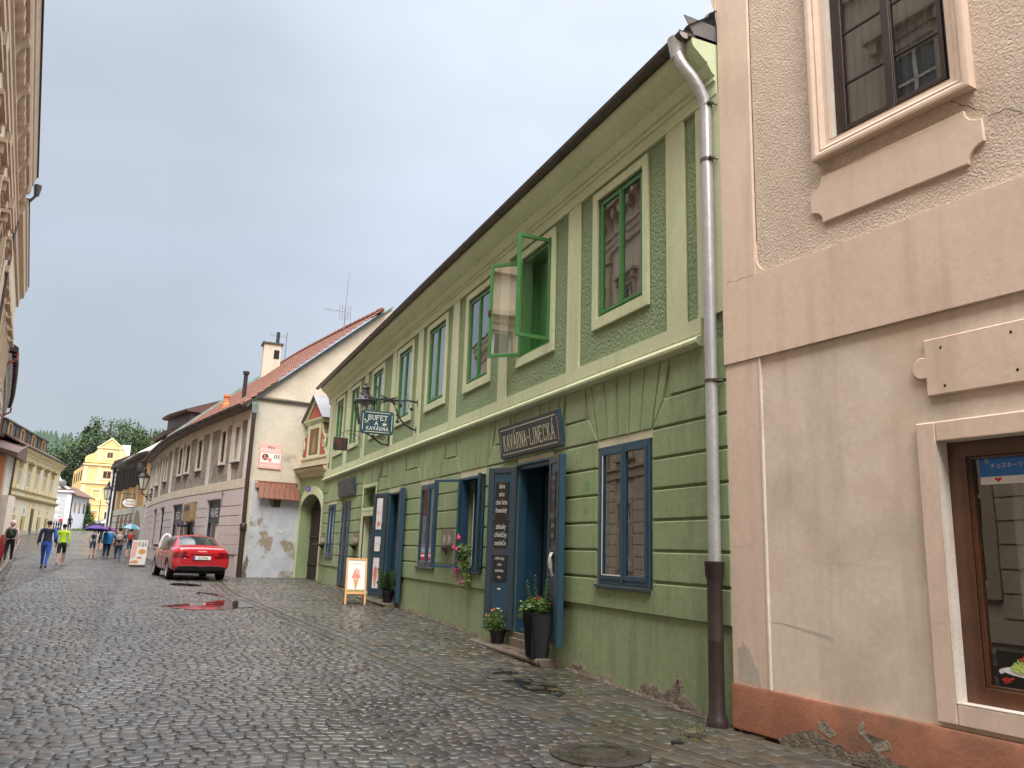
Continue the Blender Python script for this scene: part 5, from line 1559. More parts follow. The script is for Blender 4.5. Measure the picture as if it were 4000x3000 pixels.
b = MB(); b.tube([(c_[0], c_[1], 6.45), (c_[0], c_[1], 4.2), (c_[0] + .02, c_[1] - .02, 2.2)], .075, 12); b.tube([(c_[0] + .02, c_[1] - .02, 2.25), (c_[0] + .03, c_[1] - .05, .30)], .095, 12)
b.lathe((c_[0] + .02, c_[1] - .02, 2.05), [(.10, 0), (.125, .03), (.125, .25), (.10, .28)], 12)
b.build('downpipe', 'cast_iron', house, smooth=40)
# chimney, vents, aerial
cp_ = Vector(roof_pt(6.4, 3.6))
chx, chy, chz = roof_pt(10.0, 3.95)
b = MB(); b.box(WORLD, chx - .42, chx + .42, chy - .40, chy + .40, chz - 1.2, chz + 1.45); ch = b.build('chimney', 'gable_wall', hr)
b = MB(); b.box(WORLD, chx - .52, chx + .52, chy - .48, chy + .48, chz + 1.45, chz + 1.52); b.build('chimney_cap', 'gutter_metal', ch)
b = MB(); b.box(WORLD, chx + .08, chx + .34, chy - .42, chy - .39, chz + .7, chz + 1.15); b.build('chimney_vent', 'poster_black', ch)
b = MB(); b.tube([(chx + .25, chy, chz + 1.5), (chx + .25, chy, chz + 2.2)], .09, 10); b.build('flue', 'iron', ch)
b = MB(); b.tube([(chx - .25, chy, chz + 1.5), (chx - .25, chy, chz + 1.7)], .12, 10); b.build('flue', 'steel', ch)
p = Vector(roof_pt(3.0, .9)); b = MB(); b.tube([p, p + Vector((0, 0, 1.0))], .085, 10); b.tube([p + Vector((0, 0, 1.0)), p + Vector((0, 0, 1.12))], .13, 10); b.build('vent_pipe', 'iron', hr)
p = Vector(roof_pt(4.4, .6)); b = MB(); b.lathe(p, [(.16, -.1), (.16, .15), (.10, .2), (.10, .42), (.15, .46), (.15, .55)], 12); b.build('clay_vent', 'orange_low', hr)
def aerial(p, h, name, label, dish=False, whip=0):
    b = MB(); p = Vector(p); b.tube([p, p + Vector((0, 0, h))], .022, 6)
    if whip: b.tube([p + Vector((0, 0, h)), p + Vector((.05, 0, h + whip))], [.016, .008], 5)
    b.tube([p + Vector((-.9, 0, h * .85)), p + Vector((.2, 0, h * .85))], .014, 5)
    for k in range(8): b.tube([p + Vector((-.85 + k * .12, 0, h * .85 - .08)), p + Vector((-.85 + k * .12, 0, h * .85 + .08))], .008, 4)
    if dish:
        for k in range(6): b.tube([p + Vector((-.25, 0, .5 + k * .12)), p + Vector((.25, 0, .5 + k * .12))], .008, 4)
        for k in range(5): b.tube([p + Vector((-.25 + k * .125, 0, .45)), p + Vector((-.25 + k * .125, 0, 1.15))], .008, 4)
    tag(b.build(name, 'grey_sheet', None), label, 'aerial')
aerial(roof_pt(2.7, 4.9, .1), 1.0, 'roof_aerial', 'tall thin whip aerial with grid panel on the red tiled roof ridge', True, 1.7)
aerial(roof_pt(12.4, 5.3, .1), 1.6, 'roof_aerial', 'small comb shaped television aerial above the far end of the red roof')
b = MB(); b.box(LC, .1, 26.8, -8, -2.5, -.2, 6.9); b.build('rear_wall', 'beige_wall', house)
# ------------------------------------------------------------------ left side: tall beige palace
PL = FrD(-2.35 / cos(R(7.5)), 0, -sin(R(7.5)), cos(R(7.5)), -1)
if PL(0, 1, 0)[0] < PL(0, 0, 0)[0]: PL.n = (-PL.n[0], -PL.n[1])
palace = thing('palace_building', PL(20, 0, .3), 'tall beige palace front with a deep bracketed cornice along the upper left edge', 'building')
ZC = 17.1
hol = []
for k in range(17):
    s0 = -14.0 + k * 3.0 + .95
    for z0, z1 in ((1.3, 3.6), (5.6, 7.9), (10.0, 12.4)): hol.append((s0, s0 + 1.1, z0, z1))
b = MB(); wall_grid(b, PL, -15, 38.3, -.3, 16.2, hol); reveals(b, PL, hol, 0, .3); b.build('wall', 'palace_wall', palace, recalc=False)
b = MB()
b.box(PL, -15, 38.3, .001, .10, 4.55, 4.9); b.box(PL, -15, 38.3, .001, .16, 4.9, 5.0); b.build('belt_course', 'palace_trim', palace)
for (a, c, z0, z1) in hol:
    if a < -3 and z0 > 3: pass
    b = MB(); frame_rect(b, PL, a - .22, c + .22, z0 - .22, z1 + .22, .22, .001, .07)
    if z0 > 3:
        b.box(PL, a - .4, c + .4, .0, .28, z1 + .42, z1 + .56); b.box(PL, a - .3, c + .3, .0, .12, z1 + .22, z1 + .42)
        b.box(PL, a - .34, c + .34, .0, .16, z0 - .36, z0 - .22)
        for q in (a - .3, c + .12): b.box(PL, q, q + .18, .0, .22, z1 + .12, z1 + .42)
    b.build('window_surround', 'palace_trim', palace)
    b = MB(); frame_rect(b, PL, a, c, z0, z1, .07, -.2, -.1); b.box(PL, (a + c) / 2 - .04, (a + c) / 2 + .04, -.19, -.1, z0, z1); b.box(PL, a, c, -.19, -.1, z0 + (z1 - z0) * .68, z0 + (z1 - z0) * .68 + .06)
    w = b.build('window', 'white_paint', palace)
    g = MB(); g.quad(PL(a, -.15, z0), PL(c, -.15, z0), PL(c, -.15, z1), PL(a, -.15, z1)); g.build('pane', 'far_glass', w, recalc=False)
for z in np.arange(.35, 4.4, .42):
    b = MB(); q = -15
    for (a, c, z0, z1) in [h_ for h_ in hol if h_[2] < 3] + [(38.3, 38.3, 0, 0)]:
        if z + .39 < 1.05: b.box(PL, -15, 38.3, .001, .05, z, z + .39); break
        b.box(PL, q, a - .24, .001, .05, z, z + .39); q = c + .24
    b.build('rustic_course', 'palace_wall', palace)
for k in range(9):
    s0 = -13.6 + k * 6.0
    b = MB(); b.box(PL, s0 - .3, s0 + .3, .001, .12, 5.0, 13.9); b.box(PL, s0 - .38, s0 + .38, .001, .18, 13.9, 14.3); b.build('pilaster', 'palace_trim', palace)
b = MB(); b.profile(PL, [(0, 14.3), (.10, 14.32), (.10, 14.6), (.14, 14.62), (.14, 14.9), (.20, 14.95), (.20, 15.05), (0, 15.06)], -15, 38.3); b.build('architrave', 'palace_trim', palace, smooth=30)
b = MB(); b.profile(PL, [(0, 16.1), (.24, 16.12), (.24, 16.2), (.40, 16.22), (.46, 16.4), (.46, 16.62), (.50, 16.66), (.52, 16.8), (.57, 16.98), (.58, 17.06), (0, 17.08)], -15, 38.3); b.build('cornice', 'palace_trim', palace, smooth=30)
b = MB(); b.box(PL, -15, 38.35, -6, .64, 17.09, 17.13); b.build('roof_edge', 'iron', palace)
bs = [25.2 + 3.0 * k for k in range(-13, 5)]
for s0 in bs:                                      # scrolled brackets
    b = MB()
    pr = [(0, 15.1), (.05, 15.12), (.10, 15.35), (.16, 15.6), (.26, 15.8), (.36, 15.86), (.42, 15.92), (.43, 16.05), (.40, 16.15), (0, 16.2)]
    b.profile(PL, pr, s0 - .17, s0 + .17)
    for sg in (-1, 1):
        sp = [PL(s0 + sg * .175, .32 + (.015 + .008 * t) * cos(t), 15.98 + (.015 + .008 * t) * sin(t)) for t in np.linspace(0, 10, 24)]
        b.tube(sp, .02, 5)
    b.build('bracket', 'palace_trim', palace, smooth=40)
for s0 in bs:
    for k in (1, 2, 3):
        b = MB(); s1 = s0 + .75 * k; b.profile(PL, [(0, 15.62), (.20, 15.64), (.32, 15.72), (.33, 15.98), (.30, 16.15), (0, 16.17)], s1 - .15, s1 + .15); b.build('modillion', 'palace_trim', palace, bevel=.02)
b = MB(); b.box(PL, -15, 38.2, -10, -.35, -.3, 16.9); b.build('rear_wall', 'palace_wall', palace)
# second house of the row, slightly lower and plainer
row2 = thing('cream_row_house', PL(45, 0, .5), 'cream tall house with plain boxed eaves just beyond the bracketed palace', 'building')
hol = []
for k in range(5):
    s0 = 38.9 + k * 2.75 + .6
    for z0, z1 in ((1.6, 3.8), (5.6, 7.8), (9.6, 11.8)): hol.append((s0, s0 + 1.1, z0, z1))
b = MB(); wall_grid(b, PL, 38.31, 52.6, -.3, 15.2, hol); reveals(b, PL, hol, 0, .25); b.build('wall', 'palace_wall', row2, recalc=False)
b = MB(); b.profile(PL, [(0, 14.7), (.1, 14.72), (.12, 15.2), (.30, 15.3), (.34, 15.7), (.40, 15.75), (.42, 16.0), (0, 16.02)], 38.32, 52.8); b.build('cornice', 'palace_trim', row2)
b = MB(); b.box(PL, 38.4, 52.9, -6, .46, 16.03, 16.08); b.build('roof_edge', 'iron', row2)
for (a, c, z0, z1) in hol:
    b = MB(); frame_rect(b, PL, a - .16, c + .16, z0 - .16, z1 + .16, .16, .001, .06); b.box(PL, a - .28, c + .28, .0, .22, z1 + .3, z1 + .42); b.build('window_surround', 'palace_trim', row2)
    b = MB(); frame_rect(b, PL, a, c, z0, z1, .07, -.2, -.1); w = b.build('window', 'white_paint', row2)
    g = MB(); g.quad(PL(a, -.15, z0), PL(c, -.15, z0), PL(c, -.15, z1), PL(a, -.15, z1)); g.build('pane', 'far_glass', w, recalc=False)
for z in (4.6, 8.6, 12.6):
    b = MB(); b.box(PL, 38.33, 52.7, .001, .15, z, z + .3); b.build('belt_course', 'palace_trim', row2)
b = MB(); b.box(PL, 38.4, 52.5, -9, -.3, -.3, 15.9); b.build('rear_wall', 'palace_wall', row2)
b = MB()
P_ = PL(38.6, .66, 16.8); b.lathe((P_[0], P_[1], 16.35), [(.10, 0), (.16, .4), (.16, .5)], 8); b.tube([(P_[0], P_[1], 16.4), PL(38.6, .2, 15.6), PL(38.6, .10, 14.5), PL(38.6, .10, .6)], .06, 8)
b.build('downpipe', 'gutter_metal', row2)
# wall lanterns / box bays low on that row
for s_, z_ in ((46.5, 8.1), (49.3, 8.0)):
    pass
# third: old stone house with a brown boarded eave
EV = [(-8.75, 52.0), (-9.3, 56.0), (-10.0, 60.6), (-11.4, 69.3), (-12.6, 76.0)]
S3 = CurveFr([(x - .62, y) for x, y in EV])
if S3(5, 1, 0)[0] < S3(5, 0, 0)[0]: S3.side = -1
L3 = S3.L[-1]
old = thing('old_stone_house', S3(8, 0, .8), 'old grey stone house with a dark brown overhanging eave and red downpipes at left', 'building')
hol = [(2 + 3.6 * k, 3.1 + 3.6 * k, z, z + 1.9) for k in range(6) for z in (2.6, 6.6)]
b = MB(); wall_grid(b, S3, 0, L3, -.2, 11.6, hol, step=1.5); b.build('wall', 'stone_old', old, recalc=False)
b = MB(); b.profile(S3, [(0, 10.9), (.12, 10.95), (.14, 11.3), (.30, 11.5), (.34, 11.85), (.05, 11.9), (0, 11.9)], 0, L3); b.build('stone_cornice', 'stone_old', old)
b = MB(); b.profile(S3, [(.2, 12.0), (.60, 12.0), (.64, 12.1), (.62, 12.25), (-1.5, 13.6), (-1.5, 13.4), (.2, 12.1)], 0, L3); b.build('eave', 'tin_dark', old)
for k in range(0, 24):
    if k * 1.05 + .4 < L3:
        b = MB(); b.box(S3, k * 1.05 + .3, k * 1.05 + .5, .0, .52, 11.86, 11.99); b.build('rafter_end', 'dark_brown_wood', old)
for s_ in (.3, L3 - .4):
    b = MB(); p = [S3(s_, .62, 11.95), S3(s_, .60, 11.6), S3(s_, .2, 11.3), S3(s_, .10, 11.0), S3(s_, .10, 1.2)]; b.tube(p, .075, 8); b.build('downpipe', 'copper_red', old)
for a, c, z0, z1 in hol:
    b = MB(); frame_rect(b, S3, a, c, z0, z1, .08, -.2, -.05); w = b.build('window', 'white_paint', old)
    g = MB(); g.quad(S3(a, -.15, z0), S3(c, -.15, z0), S3(c, -.15, z1), S3(a, -.15, z1)); g.build('pane', 'far_glass', w, recalc=False)
b = MB(); b.box(S3, 0.05, L3, -7, -.4, -.2, 11.8); b.build('rear_wall', 'stone_old', old)
# low orange house with a tiled eave, squeezed before the yellow one
lowh = thing('low_orange_house', (-12.3, 74, 1.4), 'small low house with orange wall and red tiled eave between stone and yellow houses', 'building')
b = MB(); b.box(WORLD, -18, -11.9, 74.0, 78, .9, 8.2); b.build('wall', 'beige_wall', lowh)
b = MB(); b.box(WORLD, -18, -12.05, 73.9, 73.99, 4.9, 7.9); b.build('orange_panel', 'orange_low', lowh)
b = MB(); b.box(WORLD, -18, -11.4, 73.86, 77, .9, 4.75); b.build('stone_foot', 'pink_grey', lowh)
b = MB(); b.add([(-18, 73.4, 9.4), (-11.2, 73.4, 7.75), (-11.2, 78, 7.75), (-18, 78, 9.4), (-18, 73.4, 9.9), (-11.2, 73.4, 8.1), (-11.2, 78, 9.2), (-18, 78, 11.5)], [(0, 1, 2, 3), (4, 5, 6, 7), (0, 1, 5, 4), (1, 2, 6, 5), (2, 3, 7, 6), (3, 0, 4, 7)]); b.build('roof', 'roof_far', lowh)

# ------------------------------------------------------------------ old yellow house at the bend (faces the street from the left)
YO = FrD(-11.868, 77.0, 10.519 * -1 + 11.868, 19.0, 1)
if YO(0, 1, 0)[0] < YO(0, 0, 0)[0]: YO.n = (-YO.n[0], -YO.n[1])
yo = thing('old_yellow_house', YO(9, 0, 1.8), 'peeling pale yellow house with five narrow windows and dark dormers at the bend', 'building')
uh = [(1.9 + k * 3.35, 2.75 + k * 3.35, 5.85, 7.25) for k in range(5)]
lh = [(1.6, 2.7, 3.4, 4.1), (5.4, 6.3, 3.4, 4.1), (11.8, 12.7, 3.5, 4.2), (15.2, 16.1, 3.5, 4.2), (8.6, 9.5, 1.4, 4.1)]
b = MB(); wall_grid(b, YO, -.1, 19.3, .8, 5.0, lh); reveals(b, YO, lh, 0, .15); b.build('lower_wall', 'yellow_old', yo, recalc=False)
b = MB(); wall_grid(b, YO, -.1, 19.3, 5.0, 9.0, uh); reveals(b, YO, uh, 0, .15); b.build('upper_wall', 'yellow_old', yo, recalc=False)
b = MB(); b.box(YO, -.15, 19.35, .001, .06, .8, 2.1); b.build('plinth', 'plinth_old', yo)
b = MB(); b.profile(YO, [(0, 4.72), (.10, 4.75), (.22, 4.9), (.24, 5.0), (0, 5.05)], -.3, 19.5); b.build('belt_course', 'yellow_old_dark', yo)
b = MB(); b.profile(YO, [(0, 5.42), (.12, 5.45), (.14, 5.55), (0, 5.6)], -.2, 19.4); b.build('sill_course', 'yellow_old_dark', yo)
b = MB(); b.profile(YO, [(0, 8.5), (.08, 8.52), (.10, 8.7), (.30, 8.85), (.42, 9.05), (0, 9.1)], -.3, 19.6); b.build('cornice', 'yellow_old', yo)
for a, c, z0, z1 in uh:
    b = MB(); b.box(YO, a - .35, a - .08, .0, .04, 5.6, 8.0); b.box(YO, c + .08, c + .35, .0, .04, 5.6, 8.0); b.box(YO, a - .08, c + .08, .0, .05, 7.3, 7.8); b.build('window_surround', 'yellow_old', yo)
    b = MB(); b.box(YO, a - .5, c + .5, .0, .40, 7.92, 8.08); b.box(YO, a - .35, c + .35, .0, .2, 7.78, 7.92); b.build('window_hood', 'yellow_old_dark', yo)
    b = MB(); b.box(YO, a - .12, c + .12, .051, .07, 7.35, 7.7); b.build('stucco_panel', 'yellow_old_dark', yo)
for i, (a, c, z0, z1) in enumerate(uh + lh):
    b = MB()
    if i == 9: b.box(YO, a, c, -.12, .065, z0, z1)
    else:
        frame_rect(b, YO, a, c, z0, z1, .09, -.10, .0); b.box(YO, (a + c) / 2 - .05, (a + c) / 2 + .05, -.09, .0, z0, z1)
    w = b.build('door' if i == 9 else 'window', 'dark_brown_wood' if i == 9 else 'white_paint', yo)
    if i != 9:
        g = MB(); g.quad(YO(a, -.02, z0), YO(c, -.02, z0), YO(c, -.02, z1), YO(a, -.02, z1)); g.build('pane', 'far_glass', w, recalc=False)
    if 5 <= i < 9:
        b = MB(); b.box(YO, a - .1, c + .1, .062, .075, 2.1, z0 - .05); b.build('blind_panel', 'yellow_old_dark', yo)
b = MB(); b.profile(YO, [(.45, 9.1), (.50, 9.2), (-1.0, 10.0), (-1.0, 9.8)], -.5, 19.8); b.profile(YO, [(-1.01, 9.95), (-4.8, 12.2), (-9, 9.9), (-9, 9.7)], -.5, 19.8); b.build('roof', 'roof_far', yo)
b = MB(); b.profile(YO, [(.44, 9.05), (.56, 9.08), (.56, 9.2), (.46, 9.2)], -.5, 19.8); b.build('gutter', 'iron', yo)
for k in range(4):
    s0 = .3 + k * 4.35
    b = MB(); b.box(YO, s0 - 1.6, s0 + 2.3, -3.2, -.95, 9.55, 11.0); b.box(YO, s0 - 1.7, s0 + 2.4, -3.3, -.75, 11.0, 11.12); dm = b.build('dormer', 'tin_dark', yo)
    b = MB(); frame_rect(b, YO, s0 - .35, s0 + .95, 9.7, 11.0, .2, -.94, -.85); b.build('dormer_window', 'dormer_wood', dm)
    b = MB(); b.box(YO, s0 - .14, s0 + .74, -.94, -.93, 9.9, 10.8); b.build('pane', 'far_glass', dm)
b = MB(); b.box(YO, 0, 19.2, -9, -.3, .8, 9.0); b.build('rear_wall', 'yellow_old', yo)
b = MB(); b.tube([YO(-.3, .45, 9.1), YO(-.3, .3, 8.2), YO(-.3, .1, 8.0), YO(-.3, .1, 1.8)], .07, 8); b.build('downpipe', 'gutter_metal', yo)

# ------------------------------------------------------------------ white house and its fence
wh = thing('white_house', (-11, 108, 2.3), 'bright white house with grey quoins and curved gable behind a dark fence', 'building')
WF = FrD(-13.5, 106.0, 1, 0, 1)
if WF.n[1] > 0: WF.n = (0, -1)
b = MB(); b.box(WF, 0, 3.45, -9, 0, 2.0, 6.75); b.build('wall', 'white_wall', wh)
b = MB(); b.prism(WF, [(-2, 7.1), (3.3, 7.1), (2.7, 7.5), (2.25, 8.0), (1.85, 8.7), (1.3, 9.4), (.4, 10.2), (-2, 10.6)], -.3, -.02); b.build('gable', 'white_wall', wh)
b = MB(); b.box(WF, -2, 3.55, -.5, .25, 6.78, 7.05); b.build('cornice', 'white_wall', wh)
b = MB(); b.box(WF, -2, 3.6, -.5, .32, 7.06, 7.14); b.build('ledge_tiles', 'roof_tile_red', wh)
b = MB()
for k in range(9):
    w__ = .95 if k % 2 == 0 else .62
    b.box(WF, 2.9 - w__, 2.9, .001, .04, 2.5 + k * .46, 2.85 + k * .46)
b.build('quoins', 'quoin_grey', wh)
b = MB(); V = [(-10.05, 106.2), (-8.7, 113.0)]
WS = FrD(-10.05, 106.0, 1.3, 7.5, 1)
if WS(0, 1, 0)[0] < WS(0, 0, 0)[0]: WS.n = (-WS.n[0], -WS.n[1])
b.box(WS, 0.05, 7.6, -3, 0, 2.0, 6.5); b.build('side_wall', 'white_wall', wh)
b = MB(); b.profile(WS, [(.6, 6.35), (.65, 6.45), (-1.6, 7.7), (-1.6, 7.5)], -.2, 7.8); b.build('roof', 'roof_far', wh)
for s_ in (1.5, 3.4, 5.3):
    b = MB(); b.box(WS, s_, s_ + .6, .001, .03, 4.5, 5.7); b.build('window', 'far_glass', wh)
b = MB(); b.tube([(-9.95, 105.85, 6.6), (-9.95, 105.85, 2.2)], .07, 8); b.build('downpipe', 'iron', wh)
b = MB(); b.lathe((0, 0, 0), [(.08, -.1), (.35, -.05), (.45, .0)], 16)
b.v = [(-11.2 + x, 105.6 + z * .5, 7.75 + y * .9) for x, y, z in b.v]; b.build('satellite_dish', 'grey_sheet', wh)
tag(MB().box(WF, 2.55, 2.85, .05, .3, 3.45, 3.7).build('letter_box', 'heart_red'), 'small red letter box on the white house wall', 'letter box')
fence = thing('picket_fence', (-12.2, 104.5, 2.3), 'dark pointed picket fence in front of the white house', 'fence')
for k in range(15):
    x = -14.0 + k * .24
    b = MB(); b.prism(FrD(x, 104.5, 1, 0), [(0, 2.2), (.13, 2.2), (.13, 3.25), (.065, 3.42), (0, 3.25)], 0, .05); b.build('picket', 'dark_brown_wood', fence)
b = MB(); b.box(WORLD, -14, -10.5, 104.56, 104.6, 2.5, 2.6); b.build('rail', 'dark_brown_wood', fence)
b = MB(); b.box(WORLD, -14, -10.5, 104.56, 104.6, 3.0, 3.1); b.build('rail', 'dark_brown_wood', fence)

# ------------------------------------------------------------------ yellow gabled house closing the street
yg = thing('yellow_gabled_house', (-7, 125, 2.9), 'bright yellow four storey house with a curved gable closing the street', 'building')
YG = FrD(-10.9, 125.0, 1, 0, 1)
if YG.n[1] > 0: YG.n = (0, -1)
W4 = [(1.55, 2.35, 7.0, 8.2), (3.55, 4.6, 6.7, 8.3), (2.45, 3.55, 9.85, 10.95), (2.65, 3.45, 12.75, 13.6), (1.55, 2.45, 4.15, 5.3), (3.3, 5.2, 3.3, 5.3)]
b = MB(); wall_grid(b, YG, 0, 6.2, 2.4, 12.0, W4[:3] + W4[4:]); reveals(b, YG, W4[:3] + W4[4:], 0, .2); b.build('wall', 'yellow_house', yg, recalc=False)
b = MB(); b.prism(YG, [(.0, 11.9), (6.0, 11.9), (6.0, 12.7), (5.75, 13.0), (5.1, 13.4), (4.75, 14.0), (4.7, 14.25), (4.65, 14.3), (3.05, 15.65), (1.45, 14.3), (1.4, 14.2), (1.35, 13.8), (1.0, 13.35), (.3, 13.0), (.0, 12.7)], -.4, 0); b.build('gable', 'yellow_house', yg)
b = MB()
for p, q in (((1.35, 14.25), (3.05, 15.7)), ((4.75, 14.25), (3.05, 15.7))):
    b.prism(YG, [p, q, (q[0], q[1] - .22), (p[0] + (.25 if p[0] < 3 else -.25), p[1] - .02)], -.45, .12)
b.box(YG, 1.3, 4.8, .001, .12, 14.1, 14.25)
b.build('gable_trim', 'yellow_pale', yg)
for z0, z1, o in ((11.55, 11.8, .25), (9.0, 9.25, .2), (6.1, 6.25, .1)):
    b = MB(); b.profile(YG, [(0, z0), (o, z0 + .12), (o, z1), (0, z1 + .02)], -.15, 6.2); b.build('belt_course', 'yellow_pale', yg)
for a, c, z0, z1 in ((.0, .5, 9.3, 11.5), (1.75, 2.2, 9.3, 11.5), (4.6, 5.0, 9.3, 11.5), (.0, .5, 6.3, 8.95), (1.55, 2.0, 12.2, 14.0), (4.2, 4.6, 12.2, 14.0)):
    b = MB(); b.box(YG, a, c, .001, .04, z0, z1); b.build('pilaster', 'yellow_pale', yg)
b = MB(); b.box(YG, .02, 1.45, .001, .03, 4.05, 4.6); b.box(YG, 2.6, 3.2, .001, .03, 4.05, 4.6); b.build('faded_band', 'orange_fade', yg)
b = MB(); b.box(YG, .0, 6.2, .001, .035, 2.4, 3.95); b.build('plinth', 'yellow_house', yg)
for i, (a, c, z0, z1) in enumerate(W4):
    b = MB(); frame_rect(b, YG, a - .2, c + .2, z0 - .2, z1 + .2, .2, .001, .05); b.build('window_surround', 'yellow_pale', yg)
    b = MB()
    if i in (0, 4): b.box(YG, a, c, -.15, -.05, z0, z1); b.build('blind_window', 'orange_fade' if i else 'yellow_house', yg)
    else:
        frame_rect(b, YG, a, c, z0, z1, .1, -.1, .04); b.box(YG, (a + c) / 2 - .05, (a + c) / 2 + .05, -.1, .04, z0, z1); w = b.build('window', 'dormer_wood', yg)
        b = MB(); b.quad(YG(a, .005, z0), YG(c, .005, z0), YG(c, .005, z1), YG(a, .005, z1)); b.build('pane', 'far_glass', w, recalc=False)
YS_ = FrD(-10.9, 125.0, -.18, 1, 1)
if YS_(0, 1, 0)[0] > YS_(0, 0, 0)[0]: YS_.n = (-YS_.n[0], -YS_.n[1])
b = MB(); b.box(YS_, 0, 14, -5.8, 0, 2.4, 11.6); b.build('side_wall', 'yellow_house', yg)
for k in range(4):
    b = MB(); b.box(YS_, 1.6 + k * 3, 2.6 + k * 3, .001, .04, 9.6, 11.0); b.build('window', 'far_glass', yg)
b = MB(); b.profile(YG, [(-.3, 11.9), (-.3, 12.1), (-14, 12.1), (-14, 11.9)], .1, 6.2); b.prism(YG, [(-.4, 11.8), (6.4, 11.8), (3.05, 14.2)], -14, -.5); b.build('roof', 'roof_tile_red', yg)
b = MB(); b.box(YG, 4.3, 5.4, -3, -2, 13.2, 15.0); b.build('chimney', 'white_wall', yg)
b = MB(); b.tube([(-7.85, 125.2, 15.6), (-7.85, 125.2, 16.6)], .03, 5); b.build('finial', 'iron', yg)
b = MB(); b.box(YG, 6.2, 12, -8, -2, 2.4, 12.5); b.build('rear_wing', 'yellow_house', yg)
tag(MB().box(WORLD, -9.3, -7.9, 122.9, 123.0, 3.1, 3.8).build('notice_board', 'grey_sheet'), 'pale grey notice board at the foot of the yellow gabled house', 'notice board')
tag(MB().tube([(-7.9, 120, 2.8), (-7.9, 120, 6.6)], .05, 6).build('thin_pole', 'iron'), 'thin dark pole standing before the yellow gabled house', 'pole')

# ------------------------------------------------------------------ ochre house with open shutters beyond the corner house
OC = CurveFr([(-1.0, 57.9), (-1.6, 60), (-2.25, 64), (-2.95, 68), (-3.8, 72.6)])
if OC(5, 1, 0)[0] > OC(5, 0, 0)[0]: OC.side = -1
Lo = OC.L[-1]
oc = thing('ochre_house', OC(7, 0, 1), 'ochre upper storey house with open dark shutters and pale ground floor', 'building')
ow = [(1.5 + 3.2 * k, 2.7 + 3.2 * k, 5.35, 6.75) for k in range(4)]
b = MB(); wall_grid(b, OC, 0, Lo, 3.85, 7.4, ow, step=1.5); b.build('upper_wall', 'orange_wall', oc, recalc=False)
b = MB(); wall_grid(b, OC, 0, Lo, .3, 3.85, [], step=1.5); b.build('lower_wall', 'pale_stone', oc, recalc=False)
for z in (1.9, 2.4, 2.9, 3.4):
    b = MB(); b.box(OC, 3.8, Lo, .001, .04, z, z + .44); b.build('rustic_course', 'pale_stone', oc, bevel=.02)
for k in range(6):
    b = MB(); b.box(OC, .6 + k * 2.6, .9 + k * 2.6, .001, .05, 3.9, 5.2); b.build('cream_pilaster', 'cream_pale', oc)
for a, c, z0, z1 in ow:
    b = MB(); frame_rect(b, OC, a, c, z0, z1, .08, -.1, .02); b.box(OC, (a + c) / 2 - .04, (a + c) / 2 + .04, -.1, .02, z0, z1); w = b.build('window', 'iron', oc)
    g = MB(); g.quad(OC(a, -.05, z0), OC(c, -.05, z0), OC(c, -.05, z1), OC(a, -.05, z1)); g.build('pane', 'far_glass', w, recalc=False)
    for sg, q in ((-1, a), (1, c)):
        base = Vector(OC(q, .02, 0)); nn = (Vector(OC(q, 1, 0)) - Vector(OC(q, 0, 0))).normalized()
        fr = FrD(base.x, base.y, nn.x, nn.y)
        b = MB(); frame_rect(b, fr, 0, .6, z0 - .05, z1 + .05, .06, -.03, .03)
        for k in range(3): b.box(fr, .06, .54, -.015, .015, z0 + .3 + k * .35, z0 + .34 + k * .35)
        sh = b.build('shutter', 'iron', oc)
        g = MB(); g.quad(fr(.05, 0, z0), fr(.55, 0, z0), fr(.55, 0, z1), fr(.05, 0, z1)); g.build('pane', 'frost_glass' if q == ow[3][1] else 'far_glass', sh, recalc=False)
lw_ = [(4.6, 5.4), (7.0, 7.8), (9.0, 9.8), (11, 11.7)]
for a, c in lw_:
    b = MB(); frame_rect(b, OC, a - .12, c + .12, 1.9, 3.35, .12, .0, .07); b.box(OC, a, c, .041, .05, 2.0, 3.25); b.build('window', 'brown_wood', oc)
ap = arch_pts(1.2, 3.5, 2.3, 3.6, 10)
b = MB(); b.prism(OC, [(1.2, .3)] + ap + [(3.5, .3)], .005, .02); b.build('archway', 'beige_board', oc)
b = MB(); b.profile(OC, [(0, 7.15), (.15, 7.2), (.45, 7.35), (.50, 7.45), (0, 7.5)], 0, Lo); b.build('eave', 'grey_sheet', oc)
b = MB(); b.profile(OC, [(.4, 7.46), (-1.5, 8.9), (-4, 8.9), (-4, 7.46)], 0, Lo - .1); b.build('attic_wall', 'beige_wall', oc)
b = MB(); b.profile(OC, [(-1.0, 8.9), (-.9, 9.1), (-5, 10.8), (-5, 8.9)], -1.5, 8.0); b.box(OC, -2.0, 3.6, -6, -1.4, 8.95, 10.1); b.build('roof', 'roof_dark', oc)
b = MB(); b.profile(OC, [(-1.1, 10.1), (-1.0, 10.25), (-6, 12.3), (-6, 10.1)], -2.2, 3.8); b.build('upper_roof', 'roof_far', oc)
b = MB(); b.prism(FrD(.8, 58.2, .97, .24), [(0, 8.2), (5.0, 8.2), (5.0, 12.4), (4.2, 12.3), (.4, 9.6)], 0, .4); b.build('fire_gable', 'beige_wall', oc)
b = MB(); b.box(OC, .1, Lo - .1, -7, -.2, .3, 7.3); b.build('rear_wall', 'orange_wall', oc)
b = MB(); b.tube([OC(Lo - .4, .4, 7.3), OC(Lo - .4, .1, 6.8), OC(Lo - .4, .08, 1.4)], .08, 8); b.build('downpipe', 'iron', oc)
